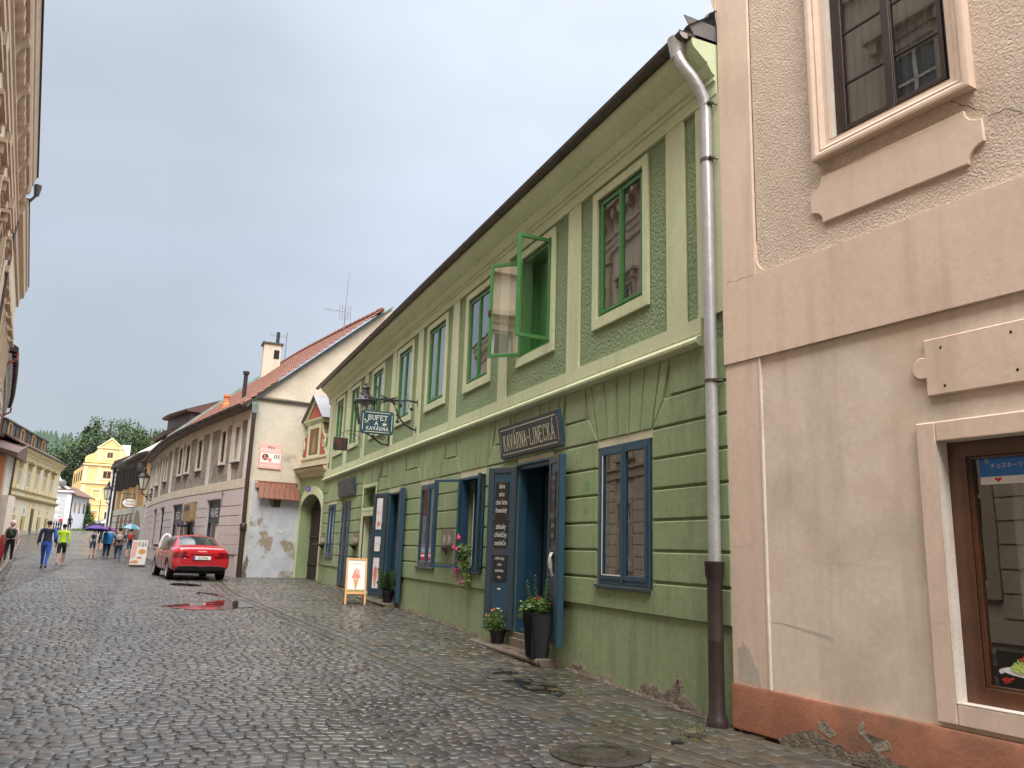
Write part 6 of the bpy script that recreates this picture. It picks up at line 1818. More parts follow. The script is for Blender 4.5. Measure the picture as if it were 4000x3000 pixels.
# narrow cream house end just past it
nh = thing('narrow_cream_house', (-4.3, 76, 1.4), 'narrow cream house end with black eave beyond the ochre house', 'building')
b = MB(); b.prism(FrD(-3.82, 72.8, -.45, 3.4), [(0, .5), (6, .5), (6, 7.8), (0, 7.8)], -.1, .0); b.box(WORLD, -3.75, 1.5, 73.0, 78.8, .5, 7.8); b.build('wall', 'white_wall', nh)
b = MB(); b.add([(-4.2, 72.7, 7.6), (-4.75, 79, 7.6), (2, 79, 10.5), (2, 72.7, 10.5), (-4.2, 72.7, 7.9), (-4.75, 79, 7.9), (2, 79, 11), (2, 72.7, 11)], [(0, 1, 2, 3), (4, 5, 6, 7), (0, 1, 5, 4), (1, 2, 6, 5), (2, 3, 7, 6), (3, 0, 4, 7)]); b.build('roof', 'iron', nh)
b = MB(); b.tube([(-4.1, 72.7, 7.6), (-4.1, 72.7, 1.4)], .07, 8); b.build('downpipe', 'iron', nh)
# ------------------------------------------------------------------ signs on the cafe wall
def wall_sign(s0, s1, words, label, faded=False, hh=.27, w=.125, gap=.038):
    t = thing('shop_sign', (5.1, (s0 + s1) / 2, 3.4), label, 'sign', 'tilted name boards over the blue cafe doors')
    b = MB(); b.profile(G, [(.033, 3.13), (.075, 3.13), (.155, 3.65), (.115, 3.662), (.033, 3.25)], s0, s1); b.build('board_box', 'blue_paint', t, bevel=.005)
    n = Vector((-1, 0, -(.08 / .52))).normalized(); up = Vector((-.08, 0, .52)).normalized(); right = Vector((0, -1, 0))
    def at(s_, u, e=.0): return Vector((5.2 - .075, s_, 3.13)) + up * u + n * e
    b = MB(); b.add([at(s1 - .004, .004, .0005), at(s0 + .004, .004, .0005), at(s0 + .004, .522, .0005), at(s1 - .004, .522, .0005), at(s1 - .004, .004, .012), at(s0 + .004, .004, .012), at(s0 + .004, .522, .012), at(s1 - .004, .522, .012)], [(0, 1, 2, 3), (4, 5, 6, 7), (0, 1, 5, 4), (1, 2, 6, 5), (2, 3, 7, 6), (3, 0, 4, 7)])
    f = b.build('board_face', 'sign_slate', t)
    b = MB()
    for (a, c, u0, u1) in ((s0 + .10, s1 - .10, .055, .068), (s0 + .10, s1 - .10, .455, .468), (s0 + .055, s0 + .066, .09, .43), (s1 - .066, s1 - .055, .09, .43)):
        b.quad(at(c, u0, .0135), at(a, u0, .0135), at(a, u1, .0135), at(c, u1, .0135))
    b.build('border_line', 'letter_cream' if not faded else 'letter_faded', f, recalc=False)
    serif_text(words, 'letter_cream' if not faded else 'letter_faded', f, at((s0 + s1) / 2, .125, .012), right, up, hh, w, gap, .022, ext=.0022)
wall_sign(10.02, 12.26, 'KAVÁRNA-LINECKÁ', 'dark slate name board KAVÁRNA-LINECKÁ tilted over the near cafe door', hh=.235, w=.098, gap=.036)
wall_sign(23.45, 25.75, 'BUFET-LINECKÁ', 'weathered dark name board BUFET-LINECKÁ over the far closed double door', True, hh=.24, w=.115, gap=.042)

def FX(y): return FrD(0, y, 1, 0, -1)
# hanging BUFET A KAVARNA board and its vine bracket
hb = FX(17.6)
t = thing('hanging_sign', (4.24, 17.6, 4.4), 'teal hanging sign BUFET A KAVÁRNA with cream lettering on a vine bracket', 'sign')
def rrect(x0, x1, z0, z1, r, n=5):
    P = []
    for cx, cz, a0 in ((x1 - r, z1 - r, 0), (x0 + r, z1 - r, 90), (x0 + r, z0 + r, 180), (x1 - r, z0 + r, 270)):
        P += [(cx + r * cos(R(a0 + 90 * k / n)), cz + r * sin(R(a0 + 90 * k / n))) for k in range(n + 1)]
    return P
b = MB(); b.prism(hb, rrect(3.855, 4.622, 4.135, 4.675, .07), -.02, .02); bd = b.build('board', 'sign_teal', t, bevel=.004)
b = MB()
for a, c, z0, z1 in ((3.95, 4.53, 4.175, 4.187), (3.95, 4.53, 4.622, 4.634), (3.895, 3.907, 4.22, 4.59), (4.57, 4.582, 4.22, 4.59)): b.box(hb, a, c, .0205, .0235, z0, z1)
for k in range(3): pass
b.build('border_line', 'letter_cream', bd)
serif_text('BUFET', 'letter_white', bd, (4.245, 17.58, 4.46), (1, 0, 0), (0, 0, 1), .105, .07, .022, .015, name='lettering')
serif_text('A', 'letter_white', bd, (4.215, 17.58, 4.34), (1, 0, 0), (0, 0, 1), .085, .07, .02, .014, name='lettering')
serif_text('KAVÁRNA', 'letter_white', bd, (4.245, 17.58, 4.225), (1, 0, 0), (0, 0, 1), .075, .052, .024, .012, name='lettering')
b = MB()
for dx, dz in ((.04, .04), (-.04, .04)):
    b.quad(hb(3.99 - dx - .008, .023, 4.41 - dz), hb(3.99 - dx + .008, .023, 4.41 - dz), hb(3.99 + dx + .008, .023, 4.41 + dz), hb(3.99 + dx - .008, .023, 4.41 + dz)); blob(b, hb, 3.99 + dx, 4.41 + dz, .014, .018, .0235, 10)
b.prism(hb, [(4.36, 4.395), (4.365, 4.365), (4.385, 4.345), (4.42, 4.345), (4.44, 4.365), (4.445, 4.395)], .0205, .0235); b.box(hb, 4.345, 4.46, .0205, .0232, 4.334, 4.340)
b.tube([hb(4.445, .023, 4.39), hb(4.468, .023, 4.385), hb(4.465, .023, 4.365), hb(4.44, .023, 4.36)], .004, 4)
b.tube([hb(4.40, .023, 4.405), hb(4.41, .023, 4.425), hb(4.40, .023, 4.44), hb(4.41, .023, 4.46)], .003, 4)
b.build('fork_and_cup_emblem', 'letter_cream', bd)
b = MB()
b.tube([hb(5.20, 0, 4.955), hb(5.10, 0, 4.975), hb(4.95, 0, 4.99), hb(4.75, 0, 4.97), hb(4.45, 0, 4.955), hb(4.15, 0, 4.96), hb(3.95, 0, 4.985), hb(3.85, 0, 5.02)], [.02, .022, .02, .018, .02, .016, .014, .010], 8)
b.tube([hb(5.18, 0, 4.31), hb(5.06, 0, 4.33), hb(4.92, 0, 4.40), hb(4.78, 0, 4.52), hb(4.70, 0, 4.66), hb(4.64, 0, 4.80), hb(4.55, 0, 4.93)], [.022, .024, .022, .02, .018, .015, .012], 8)
b.tube([hb(5.17, .0, 4.25), hb(5.17, 0, 4.40)], .02, 6); b.tube([hb(5.17, 0, 4.88), hb(5.17, 0, 5.04)], .02, 6)
for k in range(6):
    for sg in (-1, 1):
        a = R(-38 + k * 15)
        b.tube([hb(4.48 + sg * .02, .0, 4.955 + .012 * (k - 2.5)), hb(4.48 + sg * .20, random.uniform(-.02, .02), 4.955 + sin(a) * .17)], [.013, .011], 5)
for z in (4.93, 4.945, 4.96, 4.975, 4.99): b.tube([hb(4.42, .03, z), hb(4.54, .03, z)], .008, 5)
b.tube([hb(4.48, 0, 4.93), hb(4.475, .015, 4.88), hb(4.49, 0, 4.85), hb(4.465, 0, 4.80), hb(4.45, 0, 4.68)], .007, 5)
b.tube([hb(3.95, 0, 4.97), hb(3.96, 0, 4.68)], .005, 5)
b.tube([hb(3.87, 0, 5.01), hb(3.80, 0, 5.05), hb(3.74, 0, 4.99), hb(3.76, 0, 4.94), hb(3.83, 0, 4.95)], .009, 5)
for P in ([(5.0, 4.98), (4.95, 4.88), (4.98, 4.80), (5.05, 4.79)], [(4.85, 4.98), (4.80, 4.92), (4.74, 4.90), (4.76, 4.80), (4.82, 4.80)], [(4.88, 4.99), (4.93, 5.05), (4.91, 5.13)], [(4.66, 4.72), (4.71, 4.62), (4.68, 4.52), (4.71, 4.46)]):
    b.tube([hb(x, .01, z) for x, z in P], .006, 5)
def vine_leaf(b, fr, x, z, r, o=.0):
    P = []
    for k in range(15):
        a = 2 * pi * k / 15; rr = r * (1 if k % 3 == 0 else .62)
        P.append((x + rr * cos(a), z + rr * sin(a)))
    b.prism(fr, P, o, o + .012)
for x, z, r in ((4.76, 4.855, .055), (5.03, 4.79, .055), (4.71, 4.47, .06), (3.84, 5.02, .035), (3.93, 4.97, .05), (4.91, 5.13, .018), (4.68, 4.62, .03)): vine_leaf(b, hb, x, z, r)
b.build('vine_bracket', 'iron', t)

def lantern(name, cx, cy, z0, z1, r, attach, label, group=None, n=6, up=True, bottom_arm=True, scrolls=True):
    """wall lantern: glass body tapering downwards from z1 (roof rim) to z0; attach=(x,y,z) wall point"""
    t = thing(name, (cx, cy, z0), label, 'lantern', group)
    h = z1 - z0
    k = r / .27
    b = MB()
    for i in range(n):
        a = 2 * pi * i / n + pi / n
        b.tube([(cx + r * cos(a), cy + r * sin(a), z1), (cx + r * .50 * cos(a), cy + r * .50 * sin(a), z0)], .018 * k, 5)
    b.lathe((cx, cy, z0), [(r * .56, -.03 * k), (r * .56, .02 * k), (r * .3, .03 * k)], n, rot=pi / n)
    b.lathe((cx, cy, z1), [(r * 1.06, -.02 * k), (r * 1.10, .03 * k), (r * .62, .17 * k), (r * .40, .20 * k), (r * .30, .34 * k), (r * .42, .37 * k), (r * .30, .41 * k), (r * .08, .44 * k), (r * .15, .48 * k), (r * .05, .53 * k)], n, rot=pi / n)
    b.build('frame', 'iron', t)
    b = MB(); b.lathe((cx, cy, z0), [(r * .48, .02), (r * .96, h - .02)], n, rot=pi / n); b.f = b.f[:-2]; b.build('glass', 'frost_glass' if not up else 'glass_clear', t, recalc=False)
    b = MB(); b.lathe((cx, cy, z0 + h * .35), [(r * .16, 0), (r * .3, h * .1), (r * .32, h * .45), (r * .2, h * .55)], 12); b.build('lamp', 'frost_glass', t, smooth=True)
    b = MB(); ax, ay, az = attach
    A = Vector(attach)
    C_ = Vector((cx, cy, z0 - .03))
    d = Vector((cx - ax, cy - ay, 0)); L = d.length; d.normalize()
    def q(u, w): return A + d * u + Vector((0, 0, w))
    if bottom_arm:
        zz = z0 - .22 * k - az
        b.tube([(cx, cy, z0), (cx, cy, z0 - .2 * k)], .02 * k, 6)
        b.tube([q(0, zz), q(L + .05, zz)], .02 * k, 6)
        b.tube([q(0.02, zz - .34 * k), q(0.02, zz + .08 * k)], .025 * k, 6)
        b.tube([q(.02, zz - .3 * k), q(L * .3, zz - .28 * k), q(L * .6, zz - .14 * k), q(L * .95, zz)], .022 * k, 6)
        if scrolls:
            for u0, r0 in ((L * .28, .085 * k), (L * .62, .05 * k)):
                b.tube([q(u0 + r0 * (1 - t_ / 12) * cos(t_), zz - .11 * k + r0 * (1 - t_ / 12) * sin(t_)) for t_ in np.linspace(0, 10, 26)], .014 * k, 5)
    b.build('bracket', 'iron', t)
    return t
lantern('wall_lantern', 4.46, 20.0, 4.74, 5.29, .27, (5.17, 20.0, 4.45), 'large black wall lantern on scroll bracket behind the teal hanging sign', 'wall lanterns along the street')
lantern('wall_lantern', -1.30, 52.0, 4.55, 5.25, .34, (-.66, 52.0, 4.2), 'black wall lantern with milky glass on the far end of the lilac house', 'wall lanterns along the street', up=False)
lantern('wall_lantern', -4.62, 77.0, 4.95, 5.8, .38, (-4.05, 77.0, 4.4), 'small distant black lantern in front of the yellow gabled house', 'wall lanterns along the street', up=False)
# small rusty sign on a thin scroll bracket
sb_ = FX(23.2)
t = thing('rusty_sign', (4.54, 23.2, 4.5), 'small blank rusty brown sign hanging from a thin scroll bracket', 'sign')
b = MB(); b.box(sb_, 4.33, 4.75, -.012, .012, 4.37, 4.745); b.build('plate', 'rust', t)
b = MB()
b.tube([sb_(4.34, 0, 4.745), sb_(4.535, 0, 4.86), sb_(4.74, 0, 4.745)], .006, 5)
b.tube([sb_(5.17, 0, 4.96), sb_(4.95, 0, 4.985), sb_(4.7, 0, 4.97), sb_(4.56, 0, 4.90), sb_(4.53, 0, 4.87), sb_(4.50, 0, 4.90), sb_(4.52, 0, 4.95)], .009, 5)
b.tube([sb_(4.75, 0, 4.97), sb_(4.68, 0, 4.90), sb_(4.75, 0, 4.86), sb_(4.95, 0, 4.87), sb_(5.08, 0, 4.80), sb_(5.13, 0, 4.68), sb_(5.08, 0, 4.58), sb_(4.98, 0, 4.56), sb_(4.93, 0, 4.62), sb_(4.97, 0, 4.67), sb_(5.0, 0, 4.63)], .008, 5)
b.tube([sb_(5.165, 0, 4.5), sb_(5.165, 0, 5.02)], .012, 5)
b.build('scroll_bracket', 'iron', t)

# fold-down wall shelves with painted beer mugs
def shelf(s0, s1, depth, label):
    t = thing('wall_shelf', G((s0 + s1) / 2, .05, 1.67), label, 'wall shelf', 'small wooden standing shelves on the green wall')
    b = MB(); b.prism(G, rrect(s0 + .02, s1 - .02, 1.70, 2.01, .04), .034, .055); bp = b.build('back_panel', 'beige_board', t)
    b = MB(); b.box(G, s0 - .02, s1 + .02, .034, depth, 1.655, 1.68); b.build('shelf_board', 'shelf_board', t, bevel=.004)
    b = MB(); b.prism(FrD(5.2 - .034, (s0 + s1) / 2, -1, 0), [(0, 1.65), (depth * .6, 1.65), (0, 1.5)], -.015, .015); b.build('shelf_bracket', 'shelf_board', t)
    b = MB()
    for c in (s0 + (s1 - s0) * .30, s0 + (s1 - s0) * .72):
        for p, q in (((-.055, .0), (-.045, .14)), ((.055, .0), (.045, .14)), ((-.055, 0), (.055, 0)), ((-.045, .14), (.045, .14)), ((-.02, .02), (-.015, .12)), ((.02, .02), (.015, .12)), ((-.055, .04), (-.085, .05)), ((-.085, .05), (-.085, .10)), ((-.085, .10), (-.05, .11))):
            b.tube([G(c + p[0], .056, 1.75 + p[1]), G(c + q[0], .056, 1.75 + q[1])], .0025, 4)
    b.build('mug_drawing', 'chalk', bp)
shelf(27.75, 28.42, .33, 'wooden wall shelf beside the arched gateway, farthest of the three')
shelf(22.70, 23.38, .33, 'wooden wall shelf right of the closed double door, above the ice cream board')
shelf(14.62, 15.32, .22, 'wooden wall shelf seen through the open glass leaf of the flower window')

# ------------------------------------------------------------------ ice cream A-board
ab = thing('ice_cream_board', (4.3, 19.1, gz(19)), 'wooden A-frame board with a red ice cream cone poster outside the second door', 'A-board')
rx = Vector((.985, -.17, 0)).normalized(); nx_ = Vector((-.17, -.985, 0)).normalized()
O_ = Vector((4.08, 18.94, gz(18.94)))
H_, LN = 1.05, .36
def AB(u, v, w=0, back=False):    # u across, v up along the panel (0..H), w out of the face
    if not back:
        up = (Vector((0, 0, H_)) - nx_ * LN).normalized(); n_ = rx.cross(up)
        return O_ + rx * u + up * v + n_ * w
    up = (Vector((0, 0, H_)) + nx_ * LN).normalized(); n_ = -(rx.cross(up))
    return O_ - nx_ * (2 * LN) + rx * u + up * v + n_ * w
PLn = math.hypot(H_, LN)
def abox(b, u0, u1, v0, v1, w0, w1, back=False):
    b.add([AB(u, v, w, back) for w in (w0, w1) for u, v in ((u0, v0), (u1, v0), (u1, v1), (u0, v1))], [(0, 1, 2, 3), (4, 5, 6, 7), (0, 1, 5, 4), (1, 2, 6, 5), (2, 3, 7, 6), (3, 0, 4, 7)])
for back, nm in ((False, 'front_frame'), (True, 'rear_frame')):
    b = MB()
    abox(b, 0, .045, 0, PLn, -.02, .02, back); abox(b, .445, .49, 0, PLn, -.02, .02, back); abox(b, .046, .444, PLn - .05, PLn - .001, -.018, .018, back); abox(b, .046, .444, .24, .295, -.018, .018, back)
    f = b.build(nm, 'pine_wood', ab, bevel=.004)
    b = MB(); abox(b, .046, .444, .296, PLn - .051, -.006, .006, back); pf = b.build('poster_panel', 'paper', f)
    if not back:
        b = MB(); abox(b, .047, .443, .297, .355, .0062, .008); b.build('green_strip', 'olive_strip', f)
        up = (Vector((0, 0, H_)) - nx_ * LN).normalized()
        text('CARTE D\'OR', 'chalk_dim', pf, AB(.245, .955, .008), rx, up, .032, .75, name='print')
        class ABf:
            curved = False
            def __call__(s, u, o, v): return AB(u, v, o)
        b1, b2 = MB(), MB()
        fr_ = ABf()
        c = .24
        b2.prism(fr_, [(c - .014, .36), (c + .014, .36), (c + .062, .60), (c - .062, .60)], .0085, .0095)
        for x, z, rx_, rz in ((c, .70, .085, .075), (c + .01, .78, .066, .085), (c + .03, .655, .07, .045), (c - .055, .65, .05, .04), (c + .065, .66, .04, .035)): blob(b1, fr_, x, z, rx_, rz, .0097 + z * .001, 18, .06)
        b1.build('ice_cream_picture', 'icecream_red', pf, recalc=False); b2.build('cone_picture', 'icecream_cone', pf)
        b3 = MB(); blob(b3, fr_, c + .012, .815, .040, .045, .0110, 16, .03); b3.build('ice_cream_highlight', 'pink_sign', pf, recalc=False)

# ------------------------------------------------------------------ plants
def leaf_clump(b, c, n, rad, ls, squash=1.0, droop=0.0, shape='oval'):
    for k in range(n):
        v = Vector((random.gauss(0, 1), random.gauss(0, 1), random.gauss(0, 1))).normalized() * (random.random() ** .4)
        p = Vector(c) + Vector((v.x * rad[0], v.y * rad[1], v.z * rad[2]))
        d = Vector((random.gauss(0, 1), random.gauss(0, 1), random.gauss(0, .6) - droop)).normalized()
        e = d.cross(Vector((random.gauss(0, 1), random.gauss(0, 1), random.gauss(0, 1)))).normalized()
        l = ls * random.uniform(.6, 1.3); w = l * (.22 if shape == 'thin' else .55)
        b.add([p, p + d * l * .5 + e * w * .5, p + d * l, p + d * l * .5 - e * w * .5], [(0, 1, 2, 3)])
def flower(b, c, r, n=26):
    for k in range(n):
        v = Vector((random.gauss(0, 1), random.gauss(0, 1), random.gauss(0, 1))).normalized()
        p = Vector(c) + v * r * .75
        e = v.cross(Vector((0, 0, 1))); e = e.normalized() if e.length > .01 else Vector((1, 0, 0)); f = v.cross(e)
        b.add([p + e * r * .35, p + f * r * .35 + v * r * .1, p - e * r * .35, p - f * r * .35 + v * r * .1], [(0, 1, 2, 3)])
def pot(parent, c, r0, r1, h, m='black_plastic', n=28):
    b = MB(); b.lathe(c, [(r0, 0), (r1 * .93, h * .82), (r1 * .95, h * .84), (r1 * 1.04, h * .85), (r1 * 1.04, h), (r1 * .95, h), (r1 * .9, h * .9)], n); o = b.build('pot', m, parent, smooth=40)
    b = MB(); b.lathe((c[0], c[1], c[2] + h * .88), [(.001, 0), (r1 * .94, 0)], n); b.build('soil', 'soil', parent)
    return o
# marigolds
mc = (5.03, 11.95, .20)
mg = thing('marigold_pot', mc, 'round black pot of orange marigolds on the stone doorstep', 'potted plant', 'potted plants outside the cafe')
pot(mg, mc, .095, .135, .20)
b = MB(); leaf_clump(b, (mc[0], mc[1], .54), 2600, (.21, .23, .16), .05, shape='thin'); leaf_clump(b, (mc[0] - .03, mc[1] + .03, .44), 500, (.21, .20, .08), .035, droop=.5, shape='thin')
for k in range(14):
    a = random.random() * 6.28; b.tube([(mc[0], mc[1], .36), (mc[0] + .12 * cos(a), mc[1] + .14 * sin(a), .66)], .003, 4)
b.build('foliage', 'leaf', mg, recalc=False)
b = MB()
for x, y, z in ((-.12, -.02, .70), (-.05, .05, .71), (.02, -.08, .69), (.06, .10, .66), (.12, -.03, .71), (.15, .06, .72), (.05, -.05, .63), (-.02, .12, .60), (-.17, .10, .61), (.10, .02, .67), (-.08, -.12, .54), (.13, -.1, .65)): flower(b, (mc[0] + x, mc[1] + y, z), .022)
b.build('marigold_flowers', 'orange_petal', mg, recalc=False)
# tall woven planter
tp = thing('tall_planter', (4.93, 10.30, .2), 'tall square black woven planter with red flowers on the cafe doorstep', 'potted plant', 'potted plants outside the cafe')
b = MB(); V, F = [], []
pc = (4.93, 10.30, .20)
rows_, per = 34, 72
for j in range(rows_ + 1):
    t_ = j / rows_; hw = .115 + (.155 - .115) * t_; z = pc[2] + .58 * t_
    for i in range(per):
        s_ = i / per * 4; k = int(s_); u = (s_ - k) * 2 - 1
        x, y = ((u, -1), (1, u), (-u, 1), (-1, -u))[k]
        # rounded corners and woven relief
        m_ = max(abs(x), abs(y)); rr = 1 - .05 * max(0, abs(x) + abs(y) - 1.7)
        bump_ = .0045 * (1 if (i + (j % 2) * 1) % 2 else -1)
        V.append((pc[0] + x * hw * rr * (1 + bump_ / hw), pc[1] + y * hw * rr * (1 + bump_ / hw), z))
for j in range(rows_):
    for i in range(per): F.append((j * per + i, j * per + (i + 1) % per, (j + 1) * per + (i + 1) % per, (j + 1) * per + i))
F.append(tuple(range(per)))
b.add(V, F); b.box(WORLD, pc[0] - .16, pc[0] + .16, pc[1] - .16, pc[1] + .16, .775, .79); b.build('woven_pot', 'wicker', tp)
b = MB(); b.box(WORLD, pc[0] - .145, pc[0] + .145, pc[1] - .145, pc[1] + .145, .785, .795); b.build('soil', 'soil', tp)
b = MB(); leaf_clump(b, (pc[0], pc[1], .88), 1300, (.20, .20, .10), .05); leaf_clump(b, (pc[0] - .02, pc[1] - .08, .92), 400, (.16, .12, .08), .035)
for (x, y, h) in ((-.07, .10, .42), (.0, .05, .50), (.06, -.08, .46), (.10, -.10, .40), (.07, -.02, .44), (-.03, .12, .36), (.11, .0, .34)):
    P = [Vector((pc[0] + x, pc[1] + y, .8)), Vector((pc[0] + x * 1.3, pc[1] + y * 1.3, .8 + h * .6)), Vector((pc[0] + x * 1.5 + random.gauss(0, .02), pc[1] + y * 1.5, .8 + h))]
    b.tube(P, [.005, .004, .002], 5)
    for k in range(38):
        t_ = k / 38; q = P[0].lerp(P[2], t_); a = k * 2.4
        d = Vector((cos(a), sin(a), .45)).normalized(); e = d.cross(Vector((0, 0, 1))).normalized(); l = .07 * (1 - .4 * t_)
        b.add([q, q + d * l * .5 + e * .011, q + d * l, q + d * l * .5 - e * .011], [(0, 1, 2, 3)])
b.build('foliage', 'leaf', tp, recalc=False)
b = MB(); leaf_clump(b, (pc[0] - .10, pc[1] + .20, .80), 420, (.09, .10, .14), .038, droop=.4); leaf_clump(b, (pc[0] - .1, pc[1] + .05, .86), 200, (.12, .12, .05), .035); b.build('trailing_foliage', 'leaf_light', tp, recalc=False)
b = MB(); flower(b, (pc[0] - .10, pc[1] - .02, .955), .035, 40); flower(b, (pc[0] - .04, pc[1] - .08, .99), .032, 40); flower(b, (pc[0] - .02, pc[1] - .14, .94), .02); flower(b, (pc[0] + .12, pc[1] - .16, .93), .018); b.build('red_flowers', 'red_petal', tp, recalc=False)
b = MB(); flower(b, (pc[0] - .05, pc[1] - .12, .965), .014); flower(b, (pc[0] - .14, pc[1] + .22, .72), .014); flower(b, (pc[0] - .15, pc[1] + .25, .93), .014); b.build('yellow_flowers', 'yellow_petal', tp, recalc=False)
# pot at the second door
qc = (4.96, 18.42, .375)
qp = thing('leafy_pot', qc, 'black pot with dark long leafed plant by the ice cream door', 'potted plant', 'potted plants outside the cafe')
pot(qp, qc, .10, .15, .27)
b = MB()
for k in range(130):
    a = random.random() * 6.28; h = random.uniform(.12, .50); out_ = random.uniform(.05, .26)
    p = Vector((qc[0] + .04 * cos(a), qc[1] + .04 * sin(a), .62)); mid = p + Vector((cos(a) * out_ * .5, sin(a) * out_ * .6, h)); end = p + Vector((cos(a) * out_, sin(a) * out_ * 1.1, h * random.uniform(.5, 1.15)))
    w = Vector((-sin(a), cos(a), 0)) * .009
    b.add([p - w, p + w, mid + w, end, mid - w], [(0, 1, 2, 3, 4)])
leaf_clump(b, (qc[0], qc[1], .74), 500, (.17, .18, .10), .05, shape='thin')
b.build('foliage', 'leaf_dark', qp, recalc=False)
# flowers on the open window sill
fc = (5.13, 13.80, 1.275)
fw_ = thing('window_flowers', fc, 'pink geraniums and trailing magenta flowers hanging from the open window sill', 'potted plant', 'potted plants outside the cafe')
pot(fw_, fc, .065, .085, .16, 'cream_pale')
b = MB(); leaf_clump(b, (5.07, 13.72, 1.62), 110, (.10, .20, .12), .085); leaf_clump(b, (5.04, 13.78, 1.50), 90, (.08, .15, .10), .075)
for P in ([(5.12, 13.82, 1.42), (5.06, 13.95, 1.65), (5.05, 14.0, 1.80)], [(5.1, 13.8, 1.42), (5.0, 13.95, 1.62), (4.95, 14.0, 1.66)]): b.tube(P, .004, 5)
b.build('geranium_leaves', 'leaf', fw_, recalc=False)
b = MB(); leaf_clump(b, (5.06, 13.70, 1.36), 160, (.09, .20, .10), .06, droop=.8); leaf_clump(b, (5.09, 13.62, 1.15), 150, (.06, .10, .16), .055, droop=.8); leaf_clump(b, (5.10, 13.64, 1.0), 60, (.05, .08, .07), .05, droop=.8)
b.build('trailing_leaves', 'leaf_light', fw_, recalc=False)
b = MB(); flower(b, (5.04, 13.98, 1.83), .055, 70); flower(b, (5.05, 14.03, 1.90), .022, 20); flower(b, (4.95, 13.98, 1.66), .045, 60); flower(b, (4.97, 13.85, 1.63), .040, 50); b.build('geranium_flowers', 'pink_petal', fw_, recalc=False)
b = MB()
for x, y, z, r in ((5.0, 13.86, 1.60, .03), (5.02, 13.90, 1.52, .025), (5.02, 13.98, 1.42, .028), (5.0, 14.1, 1.28, .03), (5.0, 13.98, 1.25, .03), (5.02, 13.92, 1.27, .028), (5.01, 14.03, 1.20, .035), (5.03, 13.96, 1.14, .03), (5.04, 13.9, 1.08, .03), (5.05, 13.82, 1.03, .035), (5.07, 13.72, 1.12, .025), (5.07, 13.74, 1.05, .028), (5.03, 13.88, 1.24, .028), (5.02, 13.84, 1.42, .02)): flower(b, (x, y, z), r, 30)
b.build('magenta_flowers', 'magenta_petal', fw_, recalc=False)

# ------------------------------------------------------------------ signs farther along
t = thing('market_sign', GB(.8, .03, 4.85), 'pink Mini Market Potraviny sign on the weathered gable wall', 'sign')
b = MB(); b.prism(GB, rrect(.37, 1.24, 4.39, 5.32, .03), .021, .045); mk = b.build('panel', 'pink_sign', t)
b = MB(); b.prism(GB, rrect(.42, 1.20, 4.62, 4.98, .05), .0455, .048); b.build('white_field', 'paper', mk)
b = MB(); blob(b, GB, .60, 4.82, .125, .125, .0485, 24); b.build('berry_picture', 'rust', mk, recalc=False)
b = MB()
for x, z, r in ((.58, 4.86, .05), (.65, 4.78, .045), (.56, 4.77, .04), (.79, 4.72, .07)): blob(b, GB, x, z, r, r, .049 + r * .01, 12)
b.build('fruit_picture', 'icecream_red', mk, recalc=False)
b = MB()
for k in range(3):
    x = .92 + k * .085
    b.quad(GB(x, .049, 4.86), GB(x + .05, .049, 4.94), GB(x + .085, .049, 4.94), GB(x + .035, .049, 4.86)); b.quad(GB(x, .049, 4.86), GB(x + .05, .049, 4.78), GB(x + .085, .049, 4.78), GB(x + .035, .049, 4.86))
b.build('arrows', 'poster_black', mk, recalc=False)
gr = (GB.d[0], GB.d[1], 0)
text('MARKET', 'pink_letter', mk, GB(.80, .046, 5.03), gr, (0, 0, 1), .13, 1.15)
text('Mini', 'poster_black', mk, GB(.78, .049, 5.14), gr, (0, 0, 1), .11, 1.0, shear=.3)
text('POTRAVINY', 'pink_letter', mk, GB(.80, .046, 4.45), gr, (0, 0, 1), .10, .95)

kb = FX(38.8)
t = thing('menu_board', (-.82, 38.8, gz(38.8)), 'pale K&K food menu board standing on the cobbles left of the red car', 'sign board')
z0 = gz(38.8)
b = MB(); b.prism(kb, [(-1.13, z0 + .0), (-.49, z0 + .0), (-.47, z0 + .10), (-1.11, z0 + .10)], -.25, .05); b.build('foot', 'gutter_metal', t)
b = MB(); b.prism(kb, [(-1.12, z0 + .10), (-.50, z0 + .10), (-.47, z0 + 1.15), (-1.09, z0 + 1.15)], -.02, .02); fb_ = b.build('panel', 'paper', t)
b = MB(); b.prism(kb, [(-1.09, z0 + .35), (-.92, z0 + .45), (-.86, z0 + 1.08), (-1.06, z0 + 1.08)], .0205, .022); b.build('food_picture', 'dormer_wood' if False else 'pink_sign', fb_)
b = MB(); blob(b, kb, -.66, z0 + .66, .14, .11, .0225, 18); blob(b, kb, -.90, z0 + .22, .12, .07, .0228, 18); b.build('food_picture', 'icecream_cone', fb_, recalc=False)
b = MB(); blob(b, kb, -.75, z0 + .40, .10, .05, .0232, 14); blob(b, kb, -1.05, z0 + .20, .05, .05, .0233, 14); b.build('food_picture', 'icecream_red', fb_, recalc=False)
text('K&K', 'slate_paint', fb_, (-.665, 38.78, z0 + .88), (1, 0, 0), (0, 0, 1), .22, .62)
os_ = FX(62.0)
t = thing('pension_sign', (-2.2, 62, 4.1), 'oval white pension sign hanging from an iron bar by the ochre house', 'sign')
b = MB(); b.prism(os_, [(-2.24 + .54 * cos(a), 4.12 + .36 * sin(a)) for a in np.linspace(0, 2 * pi, 30, endpoint=False)], -.03, .03); b.build('rim', 'rust', t)
b = MB(); b.prism(os_, [(-2.24 + .47 * cos(a), 4.12 + .30 * sin(a)) for a in np.linspace(0, 2 * pi, 30, endpoint=False)], .031, .036); of = b.build('panel', 'paper', t)
